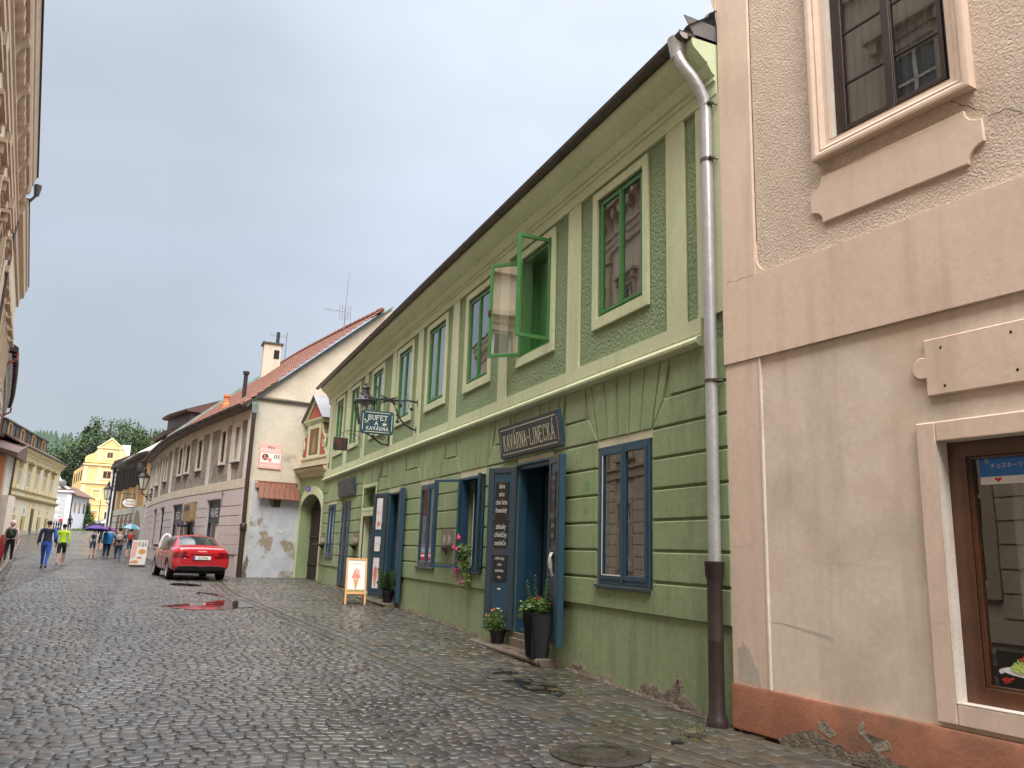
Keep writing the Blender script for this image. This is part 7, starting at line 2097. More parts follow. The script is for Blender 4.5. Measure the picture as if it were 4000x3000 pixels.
text('Pension', 'brown_wood', of, (-2.24, 61.96, 4.17), (1, 0, 0), (0, 0, 1), .17, .75); text('Familia', 'brown_wood', of, (-2.24, 61.96, 3.95), (1, 0, 0), (0, 0, 1), .17, .85)
b = MB(); b.tube([os_(-1.85, 0, 4.72), os_(-3.0, 0, 4.75)], .02, 5); b.tube([os_(-2.5, 0, 4.73), os_(-2.5, 0, 4.42)], .012, 4); b.tube([os_(-2.0, 0, 4.73), os_(-2.0, 0, 4.42)], .012, 4); b.build('bar', 'iron', t)
# leaning red board at the left edge
t = thing('red_board', (-5.85, 38.6, .5), 'tall narrow dark red board leaning at the left edge of the pavement', 'board')
b = MB(); b.prism(FX(38.6), [(-6.2, .52), (-5.86, .50), (-5.68, 1.66), (-5.98, 1.62)], -.03, .03); b.build('panel', 'red_board', t)
b = MB(); b.tube([(-5.9, 38.62, 1.5), (-5.9, 38.95, .5)], .02, 5); b.build('prop', 'iron', t)
# white hose loop rising behind the car
b = MB(); b.tube([(.20 + (x - .66) * .72, 34.2, z + .06) for x, z in ((.36, .30), (.38, 1.0), (.40, 1.30), (.42, 1.45), (.48, 1.60), (.57, 1.72), (.67, 1.78), (.77, 1.77), (.86, 1.70), (.92, 1.58), (.95, 1.4), (.97, .30))], .048, 12)
tag(b.build('curved_tube', 'hose_white', smooth=True), 'white curved tube rising behind the roof of the red car', 'tube')
# projecting blue plate and dark iron hanger on the corner house
b = MB(); b.box(LC, 7.2, 7.25, .05, .60, 2.22, 2.32); tag(b.build('arrow_plate', 'cloth_navy'), 'small dark blue arrow plate projecting from the lilac house', 'plate')
# ------------------------------------------------------------------ cars
def fixn(me):
    bm = bmesh.new(); bm.from_mesh(me); bmesh.ops.recalc_face_normals(bm, faces=bm.faces[:])
    cl = bm.edges.layers.float.get('crease_edge') or bm.edges.layers.float.new('crease_edge')
    for e in bm.edges:
        i, j = sorted((e.verts[0].index % 16, e.verts[1].index % 16)); r0, r1 = e.verts[0].index // 16, e.verts[1].index // 16
        if r0 != r1 and i == j:
            jj = i if i <= 8 else 16 - i
            e[cl] = {1: .3, 2: .2, 5: .62, 6: .5}.get(jj, 0)
        elif r0 == r1 and r0 in (1, 3, 4, 8, 9): e[cl] = .45
    bm.to_mesh(me); bm.free()
def car(name, loc, ang, paint, label, plate=True, tall=1.0, L=4.7):
    """sedan; local x = width, local y = forward (rear bumper at y=0)"""
    t = thing(name, loc, label, 'car')
    ca, sa = cos(R(ang)), sin(R(ang))
    def X(p): return (loc[0] + p[0] * ca - p[1] * sa, loc[1] + p[0] * sa + p[1] * ca, loc[2] + p[2] * tall)
    # stations: y, half width scale, belt z, roof half width, roof z, edge z
    st = [  # y, W, zlow, zbelt, (x4,z4), (x5,z5), ztop
        (.00, .80, .40, .72, (.62, .86), (.35, .90), .91),
        (.05, .86, .30, .80, (.68, .99), (.38, 1.015), 1.02),
        (.22, .895, .24, .88, (.70, 1.035), (.40, 1.055), 1.06),
        (.62, .905, .22, .91, (.71, 1.03), (.42, 1.055), 1.06),
        (1.00, .912, .20, .92, (.66, 1.17), (.40, 1.22), 1.235),
        (1.40, .915, .20, .93, (.60, 1.335), (.37, 1.39), 1.405),
        (1.75, .915, .20, .935, (.585, 1.375), (.36, 1.425), 1.435),
        (2.40, .915, .20, .935, (.585, 1.38), (.36, 1.43), 1.44),
        (2.85, .912, .20, .93, (.60, 1.33), (.37, 1.385), 1.40),
        (3.30, .908, .20, .925, (.68, 1.13), (.42, 1.17), 1.18),
        (3.70, .90, .22, .90, (.72, .97), (.45, 1.00), 1.01),
        (4.20, .885, .24, .83, (.68, .89), (.42, .93), .94),
        (4.55, .82, .28, .70, (.58, .76), (.35, .80), .81),
        (4.70, .70, .38, .58, (.48, .66), (.3, .68), .69)]
    k = L / 4.7
    V, F = [], []
    prof = []
    for y, w, zl, zb, p4, p5, zt in st:
        P = [(0, zl), (w * .82, zl), (w * .97, zl + .10), (w, .52), (w * .99, zb - .18), (w * .955, zb), p4, p5, (0, zt)]
        full = [(x, z) for x, z in P] + [(-x, z) for x, z in reversed(P[1:-1])]
        prof.append(full)
        V += [(x, y * k, z) for x, z in full]
    n = len(prof[0]); ns_ = len(st)
    glassF = {'rear_window': [], 'windscreen': [], 'side_window': []}
    body = []
    for i in range(ns_ - 1):
        for j in range(n):
            f = (i * n + j, i * n + (j + 1) % n, (i + 1) * n + (j + 1) % n, (i + 1) * n + j)
            jj = j if j < 8 else n - 1 - j           # mirrored index of the strip
            y0 = st[i][0]
            if jj in (6, 7) and y0 in (.62, 1.00): glassF['rear_window'].append(f)
            elif jj in (6, 7) and y0 in (2.85, 3.30): glassF['windscreen'].append(f)
            elif jj == 5 and y0 in (1.00, 1.40, 1.75, 2.40, 2.85, 3.30): glassF['side_window'].append(f)
            body.append(f)
    body += [tuple(range(n)), tuple(range((ns_ - 1) * n + n - 1, (ns_ - 1) * n - 1, -1))]
    me = bpy.data.meshes.new('body'); me.from_pydata(V, [], body); fixn(me)
    bo = bpy.data.objects.new('tmp', me); COL.objects.link(bo)
    # crease the mesh a little and smooth it
    sub = bo.modifiers.new('s', 'SUBSURF'); sub.levels = 2; sub.render_levels = 2
    cutters = []
    for y in (.95 * k, 3.76 * k):
        for sx in (-1, 1):
            c = MB(); prc = [(cos(a) * .375, sin(a) * .375) for a in np.linspace(0, 2 * pi, 32, endpoint=False)]
            V2 = [(sx * .55, y + p[0], .32 + p[1]) for p in prc] + [(sx * 1.2, y + p[0], .32 + p[1]) for p in prc]
            c.add(V2, [tuple(range(32)), tuple(range(63, 31, -1))] + [(i, (i + 1) % 32, 32 + (i + 1) % 32, 32 + i) for i in range(32)])
            co = c.build('cut', None); cutters.append(co)
            bl = bo.modifiers.new('b', 'BOOLEAN'); bl.operation = 'DIFFERENCE'; bl.object = co; bl.solver = 'EXACT'
    dg = bpy.context.evaluated_depsgraph_get()
    m2 = bpy.data.meshes.new_from_object(bo.evaluated_get(dg))
    for c in cutters: bpy.data.objects.remove(c)
    bpy.data.objects.remove(bo)
    for v in m2.vertices: v.co = X(v.co)
    m2.materials.clear(); m2.name = 'body'
    bdy = link('body', m2, paint, t, 40)
    # glass: smooth copies of the strips, 4 mm outside
    import itertools
    sm = bpy.data.meshes.new('g'); sm.from_pydata(V, [], body); fixn(sm)
    go = bpy.data.objects.new('g', sm); COL.objects.link(go); sb = go.modifiers.new('s', 'SUBSURF'); sb.levels = 2
    dg = bpy.context.evaluated_depsgraph_get(); gm_ = bpy.data.meshes.new_from_object(go.evaluated_get(dg)); bpy.data.objects.remove(go)
    def pick(cond, name, m, off=.006, parent=t, inset=None):
        b = MB(); mp_ = {}
        for p in gm_.polygons:
            c = p.center
            if cond(c, p.normal):
                ids = []
                for vi in p.vertices:
                    if vi not in mp_:
                        v = gm_.vertices[vi]; mp_[vi] = len(b.v); b.v.append(X(v.co + v.normal * off))
                    ids.append(mp_[vi])
                b.f.append(tuple(ids))
        return b.build(name, m, parent, smooth=True, recalc=False) if b.f else None
    def xr(c): return abs(c.x)
    pick(lambda c, nn: .68 * k < c.y < 1.36 * k and nn.z > .25 and xr(c) < .60 - (c.y / k - .68) * .06 and c.z > 1.06, 'rear_window', 'car_glass')
    pick(lambda c, nn: 2.92 * k < c.y < 3.55 * k and nn.z > .25 and xr(c) < .62 and c.z > 1.02, 'windscreen', 'car_glass')
    for sg in (-1, 1):
        pick(lambda c, nn: 1.12 * k < c.y < 1.98 * k and .96 < c.z < 1.33 and sg * nn.x > .5 and c.z < .98 + (c.y / k - 1.05) * 1.1, 'side_window', 'car_glass')
        pick(lambda c, nn: 2.05 * k < c.y < 3.2 * k and .96 < c.z < 1.33 and sg * nn.x > .5 and c.z < .99 + (3.25 - c.y / k) * .8, 'side_window', 'car_glass')
    def patchy(x0, x1, z0, z1, name, m, parent=t, off=.008, rear=True):
        return pick(lambda c, nn: x0 < c.x < x1 and z0 < c.z < z1 and ((c.y < .5 and nn.y < -.2) if rear else (c.y > 4.2 * k and nn.y > .2)), name, m, off, parent)
    for sg in (-1, 1):
        a, c_ = (.46, .88) if sg > 0 else (-.88, -.46)
        tl = patchy(a, c_, .70, .86, 'tail_light', 'tail_red')
        a, c_ = (.46, .56) if sg > 0 else (-.56, -.46)
        if tl: pick(lambda c, nn: a < c.x < c_ and .73 < c.z < .79 and c.y < .5 and nn.y < -.2, 'reversing_lamp', 'lamp_clear', .012, tl)
        a, c_ = (.40, .80) if sg > 0 else (-.80, -.40)
        patchy(a, c_, .56, .70, 'headlight', 'lamp_clear', rear=False)
    pick(lambda c, nn: c.z < .43 and c.y < .6 and nn.y < -.1 and abs(c.x) < .74, 'rear_diffuser', 'black_plastic', .008)
    from mathutils.bvhtree import BVHTree
    bv = BVHTree.FromPolygons([v.co[:] for v in gm_.vertices], [tuple(p.vertices) for p in gm_.polygons])
    def seam(starts, d, name='panel_seam', r=.004, m='black_plastic'):
        P = []
        for s0 in starts:
            h = bv.ray_cast(Vector(s0), Vector(d))
            if h[0] is not None: P.append(X(h[0] - Vector(d) * .002))
        if len(P) > 1: q = MB(); q.tube(P, r, 5); q.build(name, m, bdy)
    seam([(x, -1, .575) for x in np.linspace(-.80, .80, 17)], (0, 1, 0))
    for sg in (-1, 1):
        seam([(sg * (.60 - .04 * i / 6), -1, .60 + .36 * i / 6) for i in range(7)], (0, 1, 0))
        for y in (1.28, 2.02, 3.05): seam([(sg * 2, y * k, z) for z in np.linspace(.30, .90, 9)], (-sg, 0, 0))
        seam([(sg * 2, y * k, .955) for y in np.linspace(1.1, 3.3, 12)], (-sg, 0, 0), 'window_trim', .009)
    seam([(x, -1, .45) for x in np.linspace(-.70, .70, 13)], (0, 1, 0), 'bumper_trim', .007)
    b = MB(); b.add([X(p) for p in ((-.74, .22, .20), (.74, .22, .20), (.74, 4.4 * k, .20), (-.74, 4.4 * k, .20), (-.70, .26, .36), (.70, .26, .36), (.70, 4.4 * k, .36), (-.70, 4.4 * k, .36))], [(0, 1, 2, 3), (4, 5, 6, 7), (0, 1, 5, 4), (1, 2, 6, 5), (2, 3, 7, 6), (3, 0, 4, 7)]); b.build('underbody', 'black_plastic', t)
    for y in (.95 * k, 3.76 * k):
        for sx in (-1, 1):
            b = MB(); V2, F2 = [], []
            pr = [(.33, -.10), (.335, -.09), (.335, .09), (.32, .105), (.245, .11), (.235, .10)]
            for j in range(36):
                a = 2 * pi * j / 36
                for r_, w in pr: V2.append(X((sx * (.79 + w), y + r_ * cos(a), .325 + r_ * sin(a))))
            m_ = len(pr)
            for j in range(36):
                for q in range(m_ - 1): F2.append((j * m_ + q, j * m_ + q + 1, ((j + 1) % 36) * m_ + q + 1, ((j + 1) % 36) * m_ + q))
            b.add(V2, F2); wh_ = thing('wheel', X((sx * .79, y, .325)), None, None); setp(wh_, t)
            b.build('tyre', 'tyre', wh_, smooth=40)
            b = MB()
            for j in range(10):
                a = 2 * pi * j / 10; d = .10
                b.add([X((sx * (.79 + w), y + r_ * cos(a + q), .325 + r_ * sin(a + q))) for w in (.06, .09) for r_, q in ((.04, -.4), (.24, -.06), (.24, .06), (.04, .4))], [(0, 1, 2, 3), (4, 5, 6, 7), (0, 1, 5, 4), (1, 2, 6, 5), (2, 3, 7, 6), (3, 0, 4, 7)])
            for j in range(36):
                a, a2 = 2 * pi * j / 36, 2 * pi * (j + 1) / 36
                b.quad(*[X((sx * (.79 + w), y + .24 * cos(q), .325 + .24 * sin(q))) for q, w in ((a, .0), (a2, .0), (a2, .10), (a, .10))])
            b.build('rim', 'alloy', wh_)
            b = MB(); b.quad(*[X((sx * .79, y + .24 * cos(q), .325 + .24 * sin(q))) for q in np.linspace(0, 2 * pi, 24, endpoint=False)]); b.build('brake_disc', 'black_plastic', wh_)
    for sg in (-1, 1):
        b = MB(); b.add([X((sg * x, y * k, z)) for x, y, z in ((.90, 3.00, .98), (1.08, 2.98, .98), (1.10, 2.98, 1.10), (.95, 2.98, 1.12), (.90, 3.12, .98), (1.06, 3.12, .99), (1.07, 3.12, 1.08), (.95, 3.12, 1.10))], [(0, 1, 2, 3), (4, 5, 6, 7), (0, 1, 5, 4), (1, 2, 6, 5), (2, 3, 7, 6), (3, 0, 4, 7)]); mm = b.build('wing_mirror', paint, t, bevel=.02)
        b = MB(); b.quad(*[X((sg * x, 2.972 * k, z)) for x, z in ((.93, 1.0), (1.07, 1.0), (1.085, 1.09), (.955, 1.105))]); b.build('mirror_glass', 'car_glass', mm)
        for y in (1.75, 2.7):
            b = MB(); b.add([X((sg * x, y_ * k, z)) for x in (.905, .945) for y_, z in ((y, .80), (y + .2, .80), (y + .2, .835), (y, .835))], [(0, 1, 2, 3), (4, 5, 6, 7), (0, 1, 5, 4), (1, 2, 6, 5), (2, 3, 7, 6), (3, 0, 4, 7)]); b.build('door_handle', paint, t, bevel=.01)
    if plate:
        yb = -.012
        fr = lambda u, o, z: X((u, yb - o, z))
        b = MB(); b.box(fr, -.27, .27, 0, .012, .635, .765); pl_ = b.build('number_plate_holder', 'black_plastic', t)
        b = MB(); b.box(fr, -.26, .26, .012, .016, .645, .755); pp_ = b.build('number_plate', 'paper', t)
        b = MB(); b.box(fr, -.258, -.215, .0165, .018, .647, .753); b.build('plate_band', 'plate_blue', pp_)
        text('3L2 5966', 'poster_black', pp_, X((.02, yb - .019, .665)), (ca, sa, 0), (0, 0, 1), .072, .85, name='plate_number')
        b = MB(); b.add([X((u, y, z)) for y, zz in ((-.0, 0), (.05, .005)) for u, z in ((-.40, .795 + zz), (.40, .795 + zz), (.38, .815 + zz), (-.38, .815 + zz))], [(0, 1, 2, 3), (4, 5, 6, 7), (0, 1, 5, 4), (1, 2, 6, 5), (2, 3, 7, 6), (3, 0, 4, 7)]); b.build('boot_recess', 'black_plastic', t)
        text('A4', 'alloy', t, X((-.52, .0, .655)), (ca, sa, 0), (0, 0, 1), .05, 1.0, name='boot_badge', ext=.02)
        b = MB(); 
        for k_ in range(4):
            cxx = -.10 + k_ * .066
            b.tube([X((cxx + .042 * cos(a), -.015 + .03, .87 + .042 * sin(a))) for a in np.linspace(0, 2 * pi, 17)], .006, 4, caps=False)
        b.build('ring_emblem', 'alloy', t)
    return t
car('parked_car', (1.30, 27.75, gz(29.5)), 8, 'car_red', 'glossy red saloon car parked before the lilac house, rear towards us')
car('parked_car', (-4.2, 110.6, 2.48), 82, 'car_dark', 'dark distant car parked crosswise before the yellow gabled house', False, tall=1.08, L=4.3)

# ------------------------------------------------------------------ people
def person(loc, H, heading, cols, label, step=.16, phase=1, arms=((.0, .0), (.0, .0)), sleeve='long', legs='long', bulk=1.0, hair='hair_dark', hairlen=0, raise_arm=None, lean=.02, group='people walking up the street'):
    """cols: shirt, trousers, shoe. heading in degrees from +Y (walking away). One skinned body."""
    t = thing('person', loc, label, 'person', group)
    bk = bulk
    J = []  # (pos, rx, ry), edges
    E_ = []
    def jv(p, r1, r2=None): J.append((Vector(p), r1, r2 or r1)); return len(J) - 1
    pel = jv((0, 0, .53), .082 * bk, .062 * bk)
    wai = jv((0, lean * .3, .61), .072 * bk, .055 * bk)
    che = jv((0, lean * .7, .73), .092 * bk, .062 * bk)
    cla = jv((0, lean, .80), .07 * bk, .045 * bk)
    nec = jv((0, lean, .845), .030, .030)
    hd1 = jv((0, lean + .008, .885), .042, .048)
    hd2 = jv((0, lean + .008, .93), .050, .058)
    hd3 = jv((0, lean + .004, .972), .036, .042)
    E_ += [(pel, wai), (wai, che), (che, cla), (cla, nec), (nec, hd1), (hd1, hd2), (hd2, hd3)]
    for i, sg in enumerate((-1, 1)):
        sw = step * phase * sg
        hip = jv((sg * .052, 0, .49), .056 * bk, .058 * bk)
        kn = jv((sg * .056, sw * .55 + .015, .285), .036 * bk ** .5, .038 * bk ** .5)
        bend = -.05 if sw < 0 else 0
        an = jv((sg * .055, sw + bend, .05 + (.03 if sw < 0 else 0)), .021, .024)
        he = jv((sg * .056, sw + bend - .012, .022 + (.035 if sw < 0 else 0)), .022, .024)
        to = jv((sg * .062, sw + bend + .075, .018 + (.0 if sw < 0 else 0)), .021, .014)
        E_ += [(pel, hip), (hip, kn), (kn, an), (an, he), (he, to)]
        sh = jv((sg * .108 * bk ** .5, lean, .795), .038 * bk ** .5)
        if raise_arm == sg:
            el = jv((sg * .13, lean + .06, .70), .027); wr = jv((sg * .09, lean + .10, .82), .018); hn = jv((sg * .085, lean + .105, .855), .020, .014)
        else:
            a = -sw * .7 + arms[i][0]
            el = jv((sg * (.135 + arms[i][1] * .5) * bk ** .5, lean + a * .4, .645), .026 * bk ** .3); wr = jv((sg * (.135 + arms[i][1]) * bk ** .5, lean + a + .03, .515), .017); hn = jv((sg * (.13 + arms[i][1]), lean + a + .04, .465), .022, .013)
        E_ += [(cla, sh), (sh, el), (el, wr), (wr, hn)]
        # fingers and thumb
        hp = J[hn][0]; dz = -1 if raise_arm != sg else 1
        for f_ in range(4):
            tip = jv(hp + Vector((0, (f_ - 1.5) * .0075, dz * (.042 - .004 * abs(f_ - 1.3)))), .0045); E_.append((hn, tip))
        th_ = jv(hp + Vector((-sg * .008, .022, dz * .018)), .005); E_.append((hn, th_))
    ca, sa = cos(R(heading)), sin(R(heading))
    me = bpy.data.meshes.new('p'); me.from_pydata([j[0] * H for j in J], E_, [])
    o = bpy.data.objects.new('p', me); COL.objects.link(o)
    o.modifiers.new('k', 'SKIN')
    for i, j in enumerate(J):
        me.skin_vertices[0].data[i].radius = (j[1] * H, j[2] * H)
    me.skin_vertices[0].data[pel].use_root = True
    s_ = o.modifiers.new('s', 'SUBSURF'); s_.levels = 1
    dg = bpy.context.evaluated_depsgraph_get()
    m2 = bpy.data.meshes.new_from_object(o.evaluated_get(dg)); bpy.data.objects.remove(o)
    m2.materials.clear()
    mats = [cols[0], cols[1], cols[2], 'skin']
    for m in mats: m2.materials.append(M[m])
    for p in m2.polygons:
        c = p.center / H
        arm = abs(c.x) > .105 * bk ** .5 and c.z < .80 and (c.z > .42)
        if c.z > .835: mi = 3
        elif arm and abs(c.x) > .112 * bk ** .5:
            if raise_arm and c.x * raise_arm > 0: mi = 3 if c.z > .835 or c.y > .12 else 0
            else: mi = 3 if c.z < (.505 if sleeve == 'long' else .68) else 0
        elif c.z > .545: mi = 0
        elif c.z > (.07 if legs == 'long' else .30 if legs == 'short' else .25): mi = 1
        elif c.z < .06: mi = 2
        else: mi = 3
        p.material_index = mi
        p.use_smooth = True
    for v in m2.vertices:
        x, y = v.co.x, v.co.y
        v.co = (loc[0] + x * ca - y * sa, loc[1] + x * sa + y * ca, loc[2] + v.co.z)
    m2.name = 'body'
    link('body', m2, None, t)
    def Wp(x, y, z): return (loc[0] + (x * ca - y * sa) * H, loc[1] + (x * sa + y * ca) * H, loc[2] + z * H)
    def ball(name, c, r, m, zr=None, sub=(14, 9), zmin=None):
        b = MB(); zr = zr or r; V, F = [], []
        nu, nv = sub
        for i in range(nv + 1):
            ph = pi * i / nv
            for j in range(nu):
                a = 2 * pi * j / nu
                V.append(Wp(c[0] + r * sin(ph) * cos(a), c[1] + r * sin(ph) * sin(a) * 1.08, max(c[2] + zr * cos(ph), zmin if zmin else -9)))
        for i in range(nv):
            for j in range(nu): F.append((i * nu + j, i * nu + (j + 1) % nu, (i + 1) * nu + (j + 1) % nu, (i + 1) * nu + j))
        b.add(V, F); return b.build(name, m, t, smooth=True)
    if hair: ball('hair', (0, lean - .004, .945), .052, hair, .05 + hairlen, zmin=.90 - hairlen)
    return t, Wp, ball
def backpack(Wp, m, label, w=.085, z0=.60, z1=.80, y=-.10, d=.05, strap='cloth_black'):
    b = MB(); V, F = [], []
    n = 12; rows = 6
    for i in range(rows + 1):
        t_ = i / rows; z = z0 + (z1 - z0) * t_; s = (1 - (2 * t_ - 1) ** 4 * .35)
        for j in range(n):
            a = 2 * pi * j / n
            x = w * s * max(-1, min(1, 1.25 * cos(a))); yy = y + d * s * max(-1, min(1, 1.25 * sin(a)))
            V.append(Wp(x, yy, z))
    for i in range(rows):
        for j in range(n): F.append((i * n + j, i * n + (j + 1) % n, (i + 1) * n + (j + 1) % n, (i + 1) * n + j))
    F += [tuple(range(n)), tuple(range(rows * n + n - 1, rows * n - 1, -1))]
    b.add(V, F)
    r_ = thing('backpack', Wp(0, y, z0), label, 'backpack')
    b.build('bag', m, r_, smooth=True)
    b = MB()
    for sg in (-1, 1): b.tube([Wp(sg * w * .6, y + d * .6, z1), Wp(sg * .075, -.02, .845), Wp(sg * .08, .06, .80), Wp(sg * .085, .05, .70), Wp(sg * w * .8, y + d * .5, z0 + .03)], .010, 5)
    b.build('shoulder_straps', strap, r_)
    return r_
def umbrella(c, r, h, mats, label, tilt=(0, 0), handle=.9):
    t = thing('umbrella', (c[0], c[1], c[2] - handle), label, 'umbrella', 'open umbrellas of the walking group')
    n = 8
    def pt(a, q):
        rr = r * q; z = h * (1 - q ** 1.8)
        x, y = rr * cos(a), rr * sin(a)
        return (c[0] + x, c[1] + y, c[2] + z + x * tilt[0] + y * tilt[1])
    for mi, m in enumerate(mats):
        b = MB()
        for k in range(n):
            if k % len(mats) != mi: continue
            V, F = [], []
            for i in range(7):
                for j in range(5):
                    a = 2 * pi * (k + j / 4) / n; q = i / 6
                    sag = 1 - .06 * q * sin(pi * j / 4)
                    V.append(pt(a, q * sag))
            for i in range(6):
                for j in range(4): F.append((i * 5 + j, i * 5 + j + 1, (i + 1) * 5 + j + 1, (i + 1) * 5 + j))
            b.add(V, F)
        b.build('canopy', m, t, smooth=True, recalc=False)
    b = MB(); b.tube([(c[0], c[1], c[2] + h + .05), (c[0] + .02, c[1], c[2] - handle)], .009, 6)
    for k in range(n): b.tube([pt(2 * pi * k / n, 1), (c[0], c[1], c[2] + h * .5)], .004, 4)
    b.build('shaft', 'iron', t)
P_, Wp, ball = person((-5.55, 38.0, gz(38) + .095), 1.70, 4, ('cloth_pink', 'cloth_black', 'shoe_white'), 'person in pink hood and black leggings on the left pavement', legs='long', phase=1, step=.07, hair=None)
ball('hood', (0, 0.0, .93), .066, 'cloth_pink', .075)
bp1 = backpack(Wp, 'cloth_black', 'black backpack with green print on the person in the pink hood', w=.10, z0=.575, z1=.80)
b = MB(); 
for k in range(10): b.tube([Wp(random.uniform(-.05, .05), -.158, z) for z in (.62 + k * .015, .635 + k * .015)] , .006, 4)
b.build('print', 'plastic_green', bp1)
P_, Wp, ball = person((-4.02, 35.9, gz(35.9)), 1.84, -3, ('cloth_navy', 'cloth_blue', 'cloth_black'), 'person in navy and blue jacket with bright blue trousers', phase=-1, step=.11, bulk=1.12, arms=((0, .02), (0, .02)))
b = MB()
for sg in (-1, 1):
    b.tube([Wp(sg * .085, .02, .815), Wp(sg * .125, .02, .79), Wp(sg * .150, .02 - sg * .03, .65), Wp(sg * .155, .05 - sg * .05, .54)], [.036 * 1.84, .037 * 1.84, .030 * 1.84, .023 * 1.84], 10)
b.build('blue_sleeves', 'cloth_blue', P_, smooth=True)
P_, Wp, ball = person((-3.74, 38.5, gz(38.5)), 1.74, 3, ('cloth_lime', 'cloth_black', 'shoe_white'), 'person in bright yellow green top and black shorts', phase=1, step=.09, legs='short')
P_, Wp, ball = person((-3.38, 50.0, gz(50)), 1.55, 0, ('cloth_white', 'cloth_jeans', 'cloth_black'), 'person in white top and hat with a small black backpack', phase=1, step=.07, legs='short', hair=None)
b = MB(); b.lathe(Wp(0, 0, .955), [(.17, 0), (.10, .03), (.095, .10), (.02, .13)], 14); b.build('sun_hat', 'cloth_white', P_, smooth=True)
backpack(Wp, 'cloth_black', 'small black backpack worn by the person in the white hat', w=.055, z0=.63, z1=.79, d=.04)
P_, Wp, ball = person((-3.62, 60.0, gz(60)), 1.7, 0, ('cloth_black', 'cloth_black', 'cloth_black'), 'person in dark clothes walking behind the purple umbrella', phase=-1, step=.08, legs='short')
P_, Wp, ball = person((-2.56, 48.0, gz(48)), 1.64, 0, ('cloth_poncho', 'cloth_navy', 'cloth_ltblue'), 'person in a blue rain poncho raising one hand to the head', phase=1, step=.05, bulk=1.3, raise_arm=-1, hair='hair_brown', hairlen=.02)
b = MB(); V, F = [], []
for i, (z, r_) in enumerate(((.82, .06), (.77, .115), (.66, .14), (.54, .15), (.47, .145))):
    for j in range(18): a = 2 * pi * j / 18; V.append(Wp(r_ * cos(a) * (1 + .04 * sin(5 * a)), r_ * .75 * sin(a), z))
for i in range(4):
    for j in range(18): F.append((i * 18 + j, i * 18 + (j + 1) % 18, (i + 1) * 18 + (j + 1) % 18, (i + 1) * 18 + j))
b.add(V, F); b.build('poncho', 'cloth_poncho', P_, smooth=True, recalc=False)
P_, Wp, ball = person((-2.95, 54.0, gz(54)), 1.66, 2, ('cloth_ltblue', 'cloth_jeans', 'cloth_black'), 'person in pale blue clothes half hidden behind the blue poncho', phase=-1, step=.06)
P_, Wp, ball = person((-1.83, 43.8, gz(43.8)), 1.66, 2, ('cloth_floral', 'cloth_jeans', 'bag_grey'), 'person in dark floral tunic and jeans with a pale grey backpack', phase=-1, step=.05, bulk=1.2, sleeve='short', hairlen=.01)
b = MB(); V, F = [], []
for i, (z, r_) in enumerate(((.74, .12), (.62, .125), (.52, .15), (.45, .155))):
    for j in range(18): a = 2 * pi * j / 18; V.append(Wp(r_ * cos(a), r_ * .72 * sin(a), z))
for i in range(3):
    for j in range(18): F.append((i * 18 + j, i * 18 + (j + 1) % 18, (i + 1) * 18 + (j + 1) % 18, (i + 1) * 18 + j))
b.add(V, F); b.build('tunic', 'cloth_floral', P_, smooth=True, recalc=False)
b = MB()
for k in range(70):
    a = random.uniform(3.4, 6.0); z = random.uniform(.47, .80); q = .135 + (.02 if z < .6 else 0)
    p = Vector(Wp(q * cos(a) * 1.06, q * .76 * sin(a) * 1.06 - .004, z)); b.add([p + Vector((-.02, 0, 0)), p + Vector((0, 0, .02)), p + Vector((.02, 0, 0)), p + Vector((0, 0, -.02))], [(0, 1, 2, 3)])
b.build('floral_print', 'cloth_pink', P_, recalc=False)
backpack(Wp, 'bag_grey', 'pale grey backpack on the person in the floral tunic', w=.09, z0=.62, z1=.80, y=-.13)
P_, Wp, ball = person((-1.52, 49.5, gz(49.5)), 1.62, 0, ('cloth_grey', 'cloth_jeans', 'cloth_black'), 'person in grey green top and shorts with a red backpack', phase=1, step=.08, legs='short', bulk=1.05)
backpack(Wp, 'bag_red', 'red and black backpack on the rightmost person of the group', w=.075, z0=.60, z1=.82)
P_, Wp, ball = person((-9.3, 100.0, gz(100)), 1.72, 0, ('cloth_black', 'cloth_black', 'cloth_black'), 'lone distant person in black walking past the white house', phase=1, step=.08, group=None, sleeve='short')
umbrella((-3.12, 47.5, 1.98 + .05), .68, .26, ('umbrella_purple',), 'purple umbrella held over the person in the white hat', (.0, -.1))
umbrella((-2.72, 48.6, 2.00), .55, .25, ('umbrella_magenta',), 'magenta umbrella partly behind the purple one', (.05, -.05))
umbrella((-1.40, 44.6, 2.12), .48, .26, ('umbrella_teal', 'umbrella_grey'), 'teal and grey umbrella over the person in the floral tunic', (-.05, 0))

# ------------------------------------------------------------------ hill, trees and wood behind the houses
def hillz(x, y):
    return float(np.interp(y, [126, 150, 200, 300, 420, 600], [2.9, 4.5, 12, 28, 42, 55])) * (1 + .0012 * (x + 10)) + 1.5 * sin(x * .05)
b = MB(); V, F = [], []
xs = np.linspace(-260, 200, 40); ys = [127, 140, 155, 175, 200, 240, 300, 360, 420, 500, 600]
for y in ys:
    for x in xs: V.append((x, y, hillz(x, y)))
for j in range(len(ys) - 1):
    for i in range(len(xs) - 1): F.append((j * 40 + i, j * 40 + i + 1, (j + 1) * 40 + i + 1, (j + 1) * 40 + i))
b.add(V, F); struct(b.build('hill', 'grass', smooth=True, recalc=False))
mat('crown_mid', (.03, .06, .018), .7, (.05, .09, .025), .5, (.35, .65), fine=.3)
mat('crown_dark', (.016, .032, .014), .75, (.026, .046, .018), .6, fine=.3)
mat('crown_light', (.055, .095, .022), .7, (.08, .125, .03), .5, fine=.3)
